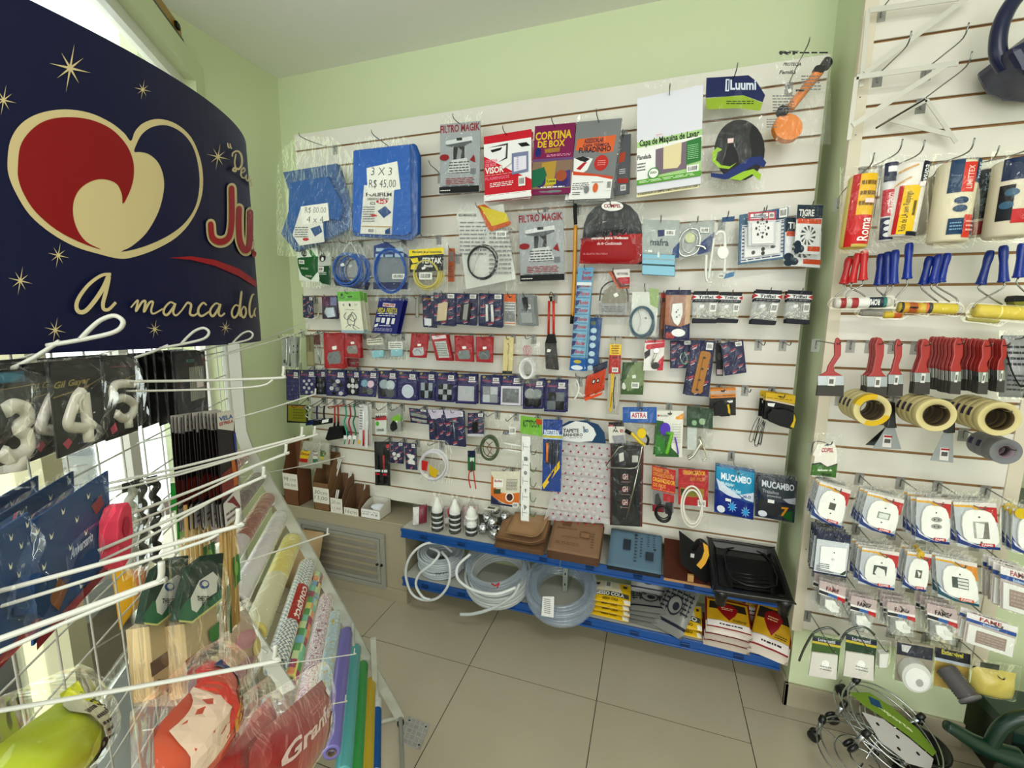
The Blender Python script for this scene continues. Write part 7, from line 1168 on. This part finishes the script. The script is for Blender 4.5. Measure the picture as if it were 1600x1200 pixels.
for i, (x, lb) in enumerate(((0, 'green-headed bag of flat wooden sticks reading THEOTO|nearer the frame edge of the two'), (55, 'green-headed bag of flat wooden sticks reading THEOTO|next to the skewers'))):
    D = lambda *v: ' '.join(f'{v[k]+x if k % 2 == 0 else v[k]-i*4:.0f}' for k in range(len(v)))
    ritem('wooden_stick_bag', lb, 'wooden sticks', (215+x, 880, 288+x, 866, 220+x, 1086), -.25 if i else -.27, f'px;G stick_block c8b490 -24 -2 {D(236,978,286,944,291,1066,246,1092)};Z -1.6;P 6a5040 {D(237,1036,288,1000,289,1022,240,1058)};E {262+x} {1030-i*4} 8 10 8a7060;P 1e7a58 {D(262,1078,290,1050,291,1066,264,1086)};L {248+x} {1060-i*4} {284+x} {1072-i*4} 3 7a6a50;P 3a8a30 {D(270,990,286,975,287,1000,274,1008)};'
      f'G header 124030 -4 4 {D(225,930,238,890,262,872,290,868,286,940,262,958,238,976,216,974)};Z 4.2;P 2a7a58 {D(218,960,232,940,262,945,286,925,286,940,262,958,238,976,216,974)};P e0e0dc {D(236,940,250,912,272,898,280,906,278,930,262,940,246,962,238,958)};E {258+x} {918-i*4} 8 7 2a5a9a;E {259+x} {917-i*4} 5 4 e0e0dc;T {246+x} {936-i*4} 24 8 1a3a30 THEOTO;T {254+x} {945-i*4} 12 7 1a3a30 ECO;P d8d890 {D(216,974,238,976,262,958,286,940,286,943,262,961,238,979,217,977)};F {210+x} 872 {294+x} 1104 14 12')
ritem('number_candle_card', 'blue star-print card with a pink candle|middle of the rack, behind the hooks', 'candle', (40, 818, 166, 735, 48, 1010), -.3, 'K card 1c4c7c 2;'+''.join(f'P dcdcc8 {x} {y} {x+2.5} {y+4} {x+5} {y+1} {x+3} {y+6} {x+1} {y+6};' for x, y in ((6, 8), (20, 20), (34, 6), (50, 22), (66, 8), (82, 18), (10, 40), (40, 42), (60, 40), (90, 44), (24, 60), (6, 74), (50, 84)))+'P 8a2030 70 22 84 18 88 30 76 34;I 40 46 30 10 c8d0e0 Aniversario;P 8a5a28 14 74 26 62 36 78 24 90;P 8a2430 0 96 100 90 100 100 0 104;G candle_number d85068 3 20 80 44 88 34 98 34 103 44 104 70 98 92 86 96 80 84 78 60;Z 21;E 91 56 6 10 b83850;E 34 60 14 14 2a4a78;F 2 4 8 4 20', back=2, gap=.03, group='blue star candle cards')
ritem('number_candle_card', 'blue star-print card with dark candle|at the frame edge, nearest the viewer', 'candle', (-70, 868, 40, 800, -50, 1075), -.27, 'K card 1c4c7c 2;'+''.join(f'P dcdcc8 {x} {y} {x+3} {y+4} {x+6} {y+1} {x+4} {y+6} {x+1} {y+6};' for x, y in ((66, 8), (80, 20), (92, 6), (72, 42), (88, 60), (60, 30), (66, 76), (90, 84)))+'G candle_number 2a4a70 3 16 60 50 76 46 86 56 86 80 70 84 58 74;P b07a28 70 70 84 62 92 76 80 88;P 8a2430 0 98 100 92 100 102 0 106;F 2 4 4 4 18', back=1, gap=.03, group='blue star candle cards')
for i, (x, c) in enumerate(((190, 'b8b8b0'), (206, '55534e'), (228, '3a3836'))):
    ritem('spiral_candle_pack', ('silver spiral candle pack|right of the pink candle', 'dark grey spiral candle pack|between silver and black spiral candles', 'black spiral candle pack|left of the green tinsel pick')[i], 'spiral candles', (x, 756-i*5, x+16, 752-i*5, x+3, 905-i*4), -.33, f'K card 2a2a2c 1.5 0 0 100 10;N x;W candle {c} 4.5 50 6 3 '+' '.join(f'{50+26*(-1)**k} {12+k*8} 4' for k in range(11))+';F 4 4 6 3 9')
ritem('party_bag', 'lime yellow party bag with black P print|lowest, in front of the wire grid', 'bag', (-30, 1150, 122, 1075, -10, 1300), -.33, 'q pouch b8c420~ 40 0 20 100 0 100 100 0 100;P d8dc40 76 -4 100 -10 100 44 80 50;L 80 0 97 40 7 4a4a30;P c8c8b0 56 12 76 2 80 60 66 80;L 60 14 76 70 6 3a3a3a;T 44 50 14 24 222 P;E 66 84 16 14 d8dcc0;F 4 30 6 2 14 40')
ritem('candy_bag', 'orange and white sweets bag with red emblem|beside the red Granfesta bags', 'sweets bag', (240, 1140, 345, 1030, 246, 1290), -.22, 'q pouch c85838~ 40 0 0 100 0 100 100 0 100;P e8d0c0 4 8 50 -2 40 60 10 80;P d84838 50 0 70 0 50 50 36 60;P 184080 84 -4 100 0 100 40 84 40;P 2a7a50 80 20 92 18 90 50 80 50;E 74 56 28 30 c89838;E 74 56 25 27 8c1c20;T 60 34 28 12 f0e0d0 P_S;T 56 50 36 18 f0e0d0 CAPS;F 6 30 8 2 16 40')
ritem('party_bag', 'red Granfesta bag with white script|lowest hook, in front', 'bag', (388, 1160, 503, 1062, 392, 1330), -.17, 'q pouch b0141c~ 40 0 0 100 0 100 100 0 100;I 8 24 84 18 f0d8d8 Granfesta;L 40 12 62 20 2 e8a0a0;P f0e8e4 60 60 80 48 98 60 96 90 70 96 56 84;T 66 62 24 12 333 DES;T 64 78 30 16 5a6a5a 100;R 78 10 92 20 f0f0f0;F 5 34 6 2 12 40')
ritem('party_bag', 'red Granfesta bag half hidden|behind the front red bag, nearer the sweets bag', 'bag', (320, 1190, 420, 1090, 324, 1340), -.2, 'q pouch b8181c~ 36 0 0 100 0 100 100 0 100;L 30 40 60 60 2 e8a0a0;R 82 -8 100 -2 e0e0e0;F 5 34 6 2 12 36')
ritem('snack_bag', 'translucent bag of pale pink and beige sweets|under the front skewer bundle', 'sweets bag', (330, 985, 384, 950, 336, 1110), -.3, 'q pouch c0a890~ 34 0 0 100 0 100 100 0 100;E 40 30 20 12 c89aa0;E 66 50 18 12 d8c890;E 34 66 20 12 b08890;F 6 14 8 4 14 30')
ritem('snack_bag', 'small red and white wrapped packet|between the sweets bag and the stick bags', 'sweets bag', (295, 1055, 326, 1030, 298, 1105), -.24, 'q pouch c81c28~ 20 30 0 100 0 100 60 30 100;R -10 20 30 90 d8dce8;F 6 14 8 4 10 16')
# header sign: a bowed board over the rack
SC = rk(-1.141, .55, 0); SR = .856
sign = empty('header_sign', rk(-.5, .55, 1.56), 'large curved navy header sign with red and cream heart and white stars', 'sign'); so_ = sign.location.copy()
def spt(a, z, e=0): return SC+(HD*math.cos(a)-RD*math.sin(a))*(SR+e)+V((0, 0, z))-so_
def spx(x, y, e):
    d = ray(x, y); o = CAM-SC; dx, dy = d.dot(HD), d.dot(RD); ox, oy = o.dot(HD), o.dot(RD); R = SR+e
    A = dx*dx+dy*dy; B = ox*dx+oy*dy; Cc = ox*ox+oy*oy-R*R; D = B*B-A*Cc
    if D < 1e-5*A: return None
    t = (-B-math.sqrt(D))/A; p = CAM+d*t; return p-so_
N_ = 48; A0 = .70; vs = []; fs = []
for e in (0, -.005):
    for i in range(N_+1):
        a = -A0+2*A0*i/N_; vs += [spt(a, 1.567+.023*a, e), spt(a, 2.003-.09*a, e)]
k = 2*(N_+1)
for i in range(N_): q = 2*i; fs += [(q, q+1, q+3, q+2), (k+q, k+q+2, k+q+3, k+q+1), (q+1, k+q+1, k+q+3, q+3), (q, q+2, k+q+2, k+q)]
fs += [(0, k, k+1, 1), (2*N_, 2*N_+1, k+2*N_+1, k+2*N_)]
mesh_obj('board', vs, fs, mat('0e1648'), sign)
class Sign:
    def __init__(s): s.e = .0004; s.v, s.f, s.m, s.c = [], [], [], []
    def add(s, pts, faces, col, name=None):
        s.e += .00015; p, f = subdiv_tris([V((x*.4667, y*.4667, 0)) for x, y in pts], faces, 14); o = len(s.v)
        m = mat(col)
        if m not in s.c: s.c.append(m)
        w = [spx(q.x, q.y, s.e) for q in p]; f = [g for g in f if all(w[i] is not None for i in g)]
        s.v += [q or V((0, 0, .2)) for q in w]; s.f += [tuple(i+o for i in g) for g in f]; s.m += [s.c.index(m)]*len(f)
    def poly(s, c, pts, smooth=True):
        if smooth: pts = [(q.x, q.y) for q in catmull([(x, y, 0) for x, y in pts], 4, True)]
        # ear clipping through bmesh
        bm = bmesh.new(); fv = [bm.verts.new((x, y, 0)) for x, y in pts]; bm.faces.new(fv); bm.normal_update(); r = bmesh.ops.triangulate(bm, faces=bm.faces[:]); bm.verts.index_update()
        s.add([(v.co.x, v.co.y) for v in bm.verts], [tuple(v.index for v in g.verts) for g in bm.faces], c); bm.free()
    def stroke(s, c, pts, w):
        P = catmull([(x, y, 0) for x, y in pts], 6); vv, ff = [], []
        for i, p in enumerate(P):
            d = P[min(i+1, len(P)-1)]-P[max(i-1, 0)]; n = V((-d.y, d.x, 0)).normalized()*w/2*(.55+.45*math.sin(math.pi*min(1, max(0, i/len(P)*.9+.05)))) ; vv += [(p.x+n.x, p.y+n.y), (p.x-n.x, p.y-n.y)]
        s.add(vv, [(2*i, 2*i+1, 2*i+3, 2*i+2) for i in range(len(P)-1)], c)
    def fat(s, c, pts, w):
        P = catmull([(x, y, 0) for x, y in pts], 6); vv, ff = [], []
        for i, p in enumerate(P):
            d = P[min(i+1, len(P)-1)]-P[max(i-1, 0)]; n = V((-d.y, d.x, 0)).normalized(); n = V((n.x*w*.42, n.y*w*.5, 0)); vv += [(p.x+n.x, p.y+n.y), (p.x-n.x, p.y-n.y)]
        s.add(vv, [(2*i, 2*i+1, 2*i+3, 2*i+2) for i in range(len(P)-1)], c)
        for p in (P[0], P[-1]): s.add([(p.x+w*.42*math.cos(a*.52), p.y+w*.5*math.sin(a*.52)) for a in range(12)], [tuple(range(12))], c)
    def text(s, c, t, o, u, v, off=.02, shear=0):
        vs, fs = text_mesh(t, shear, off); s.add([(o[0]+u[0]*p+v[0]*q, o[1]+u[1]*p+v[1]*q) for p, q in vs], fs, c)
    def star(s, x, y, r):
        P = []
        for i in range(16):
            a = i*math.pi/8+.2; k = (r*(1 if i % 4 == 0 else .75)) if i % 2 == 0 else r*.13; P.append((x+k*math.cos(a)*.95, y+k*math.sin(a)*1.1))
        s.poly(CRM, P, False)
    def out(s, name): mesh_obj(name, s.v, s.f, s.c, sign, s.m); s.v, s.f, s.m, s.c = [], [], [], []
CRM = 'd2c49c'; g = Sign()
g.poly(CRM, [(25, 540), (35, 470), (70, 415), (130, 380), (215, 366), (300, 378), (370, 410), (415, 445), (438, 472), (452, 440), (480, 412), (530, 398), (590, 415), (640, 460), (670, 530), (680, 600), (672, 670), (640, 740), (590, 795), (520, 835), (450, 860), (400, 866), (330, 850), (250, 825), (170, 780), (100, 720), (55, 650), (30, 590)])
g.poly('0e1648', [(450, 508), (456, 485), (475, 450), (510, 425), (560, 420), (610, 445), (645, 490), (663, 550), (668, 620), (655, 690), (620, 745), (570, 785), (510, 815), (450, 835), (405, 842), (440, 825), (490, 780), (530, 710), (548, 640), (547, 590), (530, 545), (500, 517), (470, 509)])
g.poly('94121c', [(60, 560), (68, 490), (100, 440), (150, 405), (220, 392), (300, 400), (370, 430), (420, 480), (445, 535), (448, 590), (435, 640), (412, 682), (408, 650), (390, 615), (350, 600), (310, 605), (270, 630), (248, 670), (245, 720), (260, 770), (290, 810), (338, 835), (270, 812), (190, 770), (120, 710), (80, 650), (62, 600)])
g.out('heart_emblem')
for x, y, r in ((235, 228, 76), (478, 300, 32), (12, 335, 48), (730, 525, 42), (195, 855, 40), (68, 940, 45), (185, 1105, 40), (518, 1102, 30), (755, 1097, 26)): g.star(x, y, r); g.out('star')
g.poly('a81c28', [(565, 863), (640, 858), (720, 870), (800, 900), (858, 940), (858, 962), (800, 925), (720, 890), (640, 870)], False); g.out('swoosh')
JP = [(776, 632), (777, 690), (776, 750), (766, 795), (738, 810), (712, 795), (706, 752)]; UP = [(801, 700), (800, 750), (804, 805), (818, 836), (832, 830), (838, 790), (839, 712)]; NP = [(851, 852), (852, 780), (853, 712), (862, 760), (868, 840)]
for c_, w1 in ((CRM, 40), ('a81c28', 22)):
    for P in (JP, UP, NP):
        g.fat(c_, P, w1*(.8 if P is NP else 1))
g.out('brand_lettering')
for w, P in ((15, [(372, 918), (340, 922), (300, 950), (268, 990), (256, 1020), (262, 1042), (285, 1042), (315, 1010), (345, 965), (364, 925), (355, 975), (345, 1015), (348, 1035), (365, 1035), (388, 1012)]), (8, [(438, 1030), (455, 1010), (462, 1008), (455, 1042), (475, 1012), (487, 1010), (482, 1044), (500, 1014), (512, 1012), (506, 1040), (515, 1050), (545, 1034)]), (8, [(585, 1018), (570, 1012), (552, 1030), (548, 1048), (560, 1054), (580, 1030), (587, 1016), (580, 1045), (590, 1056), (608, 1040)]), (8, [(608, 1040), (625, 1016), (632, 1014), (640, 1022), (636, 1050), (650, 1056), (665, 1045)]), (8, [(692, 1022), (680, 1014), (666, 1030), (664, 1048), (676, 1058), (702, 1042)]), (8, [(736, 1020), (722, 1016), (706, 1034), (704, 1050), (714, 1058), (730, 1036), (738, 1018), (732, 1048), (740, 1058), (753, 1048)]),
    (7, [(800, 1025), (788, 1022), (777, 1040), (778, 1058), (788, 1062), (800, 1040), (809, 975), (803, 1040), (804, 1060)]), (7, [(816, 1026), (808, 1040), (810, 1058), (818, 1062), (824, 1046), (821, 1030), (815, 1026)]), (7, [(852, 985), (844, 990), (836, 1020), (836, 1050), (842, 1062), (850, 1050)]), (6, [(857, 1030), (851, 1045), (855, 1060)]),
    (5, [(762, 478), (764, 490), (768, 496)]), (5, [(770, 480), (772, 492), (776, 498)]), (7, [(790, 515), (786, 545), (790, 572), (780, 570), (786, 562), (800, 566), (810, 548), (808, 520), (796, 506), (780, 512), (778, 524)]), (5, [(808, 580), (820, 572), (816, 562), (808, 572), (808, 590), (818, 596), (826, 584)]), (5, [(826, 584), (824, 600), (831, 604), (835, 590), (834, 610)]), (5, [(843, 600), (838, 606), (843, 618), (837, 624)])): g.stroke(CRM, P, w)
g.out('script_lettering')
tube('sign_post', [rk(-.5, .02, 1.9)-so_, rk(-.5, .02, 2.03)-so_], .01, M_RW, sign); tube('sign_post', [rk(-.5, 1.1, 1.9)-so_, rk(-.5, 1.1, 2.03)-so_], .01, M_RW, sign)
tube('top_stay', [rk(-.5, .02, 2.01)-so_, rk(-.5, 1.1, 2.01)-so_], .008, M_RW, sign)
# floor goods by the louvre door, seen between the rolls
yh = empty('hose_coil', atZ(500, 900, 0)+V((0, .06, .0)), 'bright yellow hose coil standing behind the film rolls, before the louvre door', 'hose coil')
for k in range(4): tube('turn', [V((.15*math.cos(a*math.pi/20)*(1-.03*k), .03*k-.05+.02*math.sin(a*.3), .16+.15*math.sin(a*math.pi/20)*(1-.02*k))) for a in range(40)], .009, mat('c8a828~'), yh, 8, True)
sk_ = thing3('sack', 'beige sack leaning against the louvre door behind the film rolls', 'sack', V((-2.0, -.17, .36)), V((-1.78, -.17, .37)), V((-2.02, -.25, .02)), 'q pouch b8a080 80 0 0 100 0 100 100 0 100')
# things on the street side of the grid
thing3('clear_bundle', 'grey bundle wrapped in clear plastic, low behind the wire grid', 'bundle', rk(-.6, .62, .82), rk(-.6, .34, .84), rk(-.6, .62, .5), 'q pouch a0a6a8~ 60 0 0 100 0 100 100 0 100;F 4 8 4 4 20 60')
thing3('yellow_bag', 'yellow and orange wrapped bag behind the wire grid and skewers', 'bag', rk(-.62, .46, 1.13), rk(-.62, .38, 1.15), rk(-.62, .46, .9), 'q pouch d8a820~ 40 0 0 100 0 100 100 0 100;P c87820 20 40 90 30 80 70 20 80')
ow = empty('wooden_crate', rk(-.67, .25, 0), 'brown low wooden crate standing under the window behind the rack', 'crate', None, (0, 0, AR-math.pi/2))
for k in range(4): box('board', (-.3, -.1, .04+.13*k), (.3, -.085, .15+.13*k), mat('6a5440'), ow)
box('side_panel', (-.3, -.085, .03), (-.28, .1, .55), mat('6a5440'), ow); box('side_panel', (.28, -.085, .03), (.3, .1, .55), mat('6a5440'), ow); box('base', (-.3, -.085, .0), (.3, .1, .03), mat('5a4434'), ow)
yb = empty('storage_case', onpl(262, 18, HD, J)-HD*.06, 'yellow and black case lying on top of the window wall under the ceiling', 'case', None, (0, 0, AR+math.pi/2))
yb.location.z = J.z; box('case_body', (-.16, -.05, 0), (.16, .05, .07), mat('b08c20~'), yb, .004); box('case_base', (-.165, -.054, 0), (.165, .054, .022), mat('1c1c1c~'), yb, .003)
for x in (-.1, .1): box('latch', (x-.015, -.062, .03), (x+.015, -.05, .055), mat('222'), yb, .002)
# ================================================================ FLOOR
fp = empty('floor_plate', atZ(645, 1143, 0), 'small square steel tread plate screwed to the floor by the rack foot', 'floor plate')
cs_ = [atZ(x, y, 0)-fp.location for x, y in ((637, 1119), (673, 1133), (654, 1172), (620, 1158))]
bm_obj('plate', prism_bm(cs_, (0, 0, 1), 0, .003, .0008), mat('b8b8b2'), fp)
bm = bmesh.new(); ctr = sum(cs_, V())/4; e1 = (cs_[1]-cs_[0]); e2 = (cs_[3]-cs_[0])
for i in range(5):
    for j in range(5):
        c = cs_[0]+e1*((i+.5)/5)+e2*((j+.5)/5); d = (e1 if (i+j) % 2 else e2).normalized()*.009; s_ = (e2 if (i+j) % 2 else e1).normalized()
        for k in (-1, 0, 1):
            b = c+s_*.005*k; n_ = s_*.0011
            f = [bm.verts.new(b+x+V((0, 0, z))) for z in (.003, .0042) for x in (-d-n_, d-n_, d+n_, -d+n_)]
            for g in ((4, 5, 6, 7), (0, 1, 5, 4), (1, 2, 6, 5), (2, 3, 7, 6), (3, 0, 4, 7)): bm.faces.new([f[t] for t in g])
bmesh.ops.recalc_face_normals(bm, faces=bm.faces[:])
o = bm_obj('tread_pattern', bm, mat('a8a8a4'), fp)
for i, (a, b) in enumerate(((.15, .15), (.85, .15), (.85, .85), (.15, .85))): lathe('screw', [(0, .005), (.003, .0045), (.004, .003)], mat('333'), fp, 10, (0, 0, 1), cs_[0]+e1*a+e2*b)
# wheeled chrome plant stands, tipped on edge against each other
def stand(label, o, R, nrm, up, lab=False, spin=0):
    n = V(nrm).normalized(); u = V(up); u = (u-n*u.dot(n)).normalized(); w = u.cross(n); M4 = Matrix((w, u, n)).transposed()
    rt = empty('plant_stand', o, label, 'plant stand', 'chrome wheeled plant stands'); rt.rotation_euler = M4.to_euler()
    ch = mat('c8cacc!')
    for r_, z_ in ((R, 0), (R*.97, .03), (R*.62, .004), (R*.3, .006)):
        tube('ring', [V((r_*math.cos(a*math.pi/24), r_*math.sin(a*math.pi/24), z_)) for a in range(48)], .0028, ch, rt, 8, True)
    for k in range(4):
        a = spin+k*math.pi/2; tube('cross_rod', [V((math.cos(a)*R*.1, math.sin(a)*R*.1, .003)), V((math.cos(a)*R*.97, math.sin(a)*R*.97, .003)), V((math.cos(a)*R*.97, math.sin(a)*R*.97, .032))], .0028, ch, rt, 8)
        p = V((math.cos(a)*R, math.sin(a)*R, 0))
        cl_ = lathe('caster_leg', [(0, .03), (.009, .028), (.009, -.03), (.007, -.034), (0, -.034)], ch, rt, 12, (0, 0, 1), p); lathe('cap', [(0, .05), (.01, .048), (.012, .03), (.012, .024), (0, .024)], mat('161618~'), cl_, 12, (0, 0, 1), p)
        for s_ in (-1, 1): lathe('wheel', [(0, 0), (.016, 0), (.021, .003), (.021, .011), (.014, .014), (0, .014)], mat('17171a~'), cl_, 16, (-math.sin(a), math.cos(a), 0), p+V((math.cos(a)*.006, math.sin(a)*.006, -.052))+V((-math.sin(a), math.cos(a), 0))*(.002 if s_ > 0 else -.016))
    if lab:
        lb_c = bm_obj('cardboard_label', prism_bm([V((x*R, y*R, .012)) for x, y in ((-.75, .5), (-.2, .75), (.25, .62), (.75, .3), (.95, -.1), (.8, -.25), (.4, .0), (-.1, .2), (-.5, .3))], (0, 0, 1), 0, .0015), mat('809a3c'), rt)
        bm_obj('white_disc', prism_bm([V((x*R, y*R, .010)) for x, y in ((-.6, .1), (-.1, .16), (.4, -.05), (.8, -.3), (.6, -.6), (.1, -.7), (-.4, -.45))], (0, 0, 1), 0, .0015), mat('c8c4c4'), rt)
        for x, y in ((-.3, -.05), (.1, -.15), (.45, -.35), (.0, -.45)): lathe('hole', [(0, .0002), (.006, .0002)], mat('222'), rt, 12, (0, 0, 1), V((x*R, y*R, .0118)))
        v, f = text_mesh('suporte'); mesh_obj('printed_text', [V(((-.15+.7*p)*R, (.52-.12*q-.3*p)*R, .0142)) for p, q in v], f, mat('e0e8c0'), lb_c)
        box('brand_patch', (-.28*R, .42*R, .0137), (-.02*R, .62*R, .0144), mat('2a5a80'), lb_c)
ps = atY(1368, 1135, -.36)
stand('chrome wheeled plant stand with lime cardboard label, in front', atZ(1388, 1140, .16), .15, (.3, -.25, .92), (0, 1, .2), True, .6)
stand('chrome wheeled plant stand behind the lime-labelled one, by the pier baseboard', atZ(1375, 1130, .1)+V((0, .02, 0)), .145, (.22, -.15, .96), (0, 1, .2), False, .2)
stand('lowest chrome wheeled plant stand, nearest the open floor', atZ(1350, 1190, .085), .14, (.1, -.1, .98), (0, 1, .2), False, .9)
# dark green watering can lying past the pier, black tubs behind the stands
wc = empty('watering_can', V((1.12, -.36, .0)), 'dark green plastic watering can on the floor past the plant stands', 'watering can')
WP = lambda x, y, yy=-.45: atY(x, y, yy)-wc.location
MG = mat('1c4032~')
tube('spout', catmull([WP(1478, 1133), WP(1495, 1142), WP(1520, 1158), WP(1550, 1172), WP(1590, 1185)], 6), [.016+.0007*i for i in range(25)], MG, wc, 14)
tube('handle', catmull([WP(1548, 1165), WP(1562, 1140), WP(1590, 1122), WP(1640, 1118)], 8), .02, MG, wc, 14)
lathe('body', [(0, 0), (.1, 0), (.105, .01), (.11, .12), (.09, .16), (.05, .17), (0, .17)], MG, wc, 28, (0, 0, 1), WP(1620, 1290, -.45))
for i, (x, y, r, lb) in enumerate(((1.0, -.33, .085, 'black round plastic tub behind the plant stands'), (1.17, -.52, .11, 'large black plastic tub at the frame edge under the green can'))):
    t_ = empty('plastic_tub', (x, y, 0), lb, 'tub'); lathe('tub_wall', [(0, .003), (r*.8, .003), (r, .1), (r*1.05, .1), (r*1.05, .108), (r*.97, .108), (r*.78, 0), (0, 0)], mat('141416~'), t_, 26)
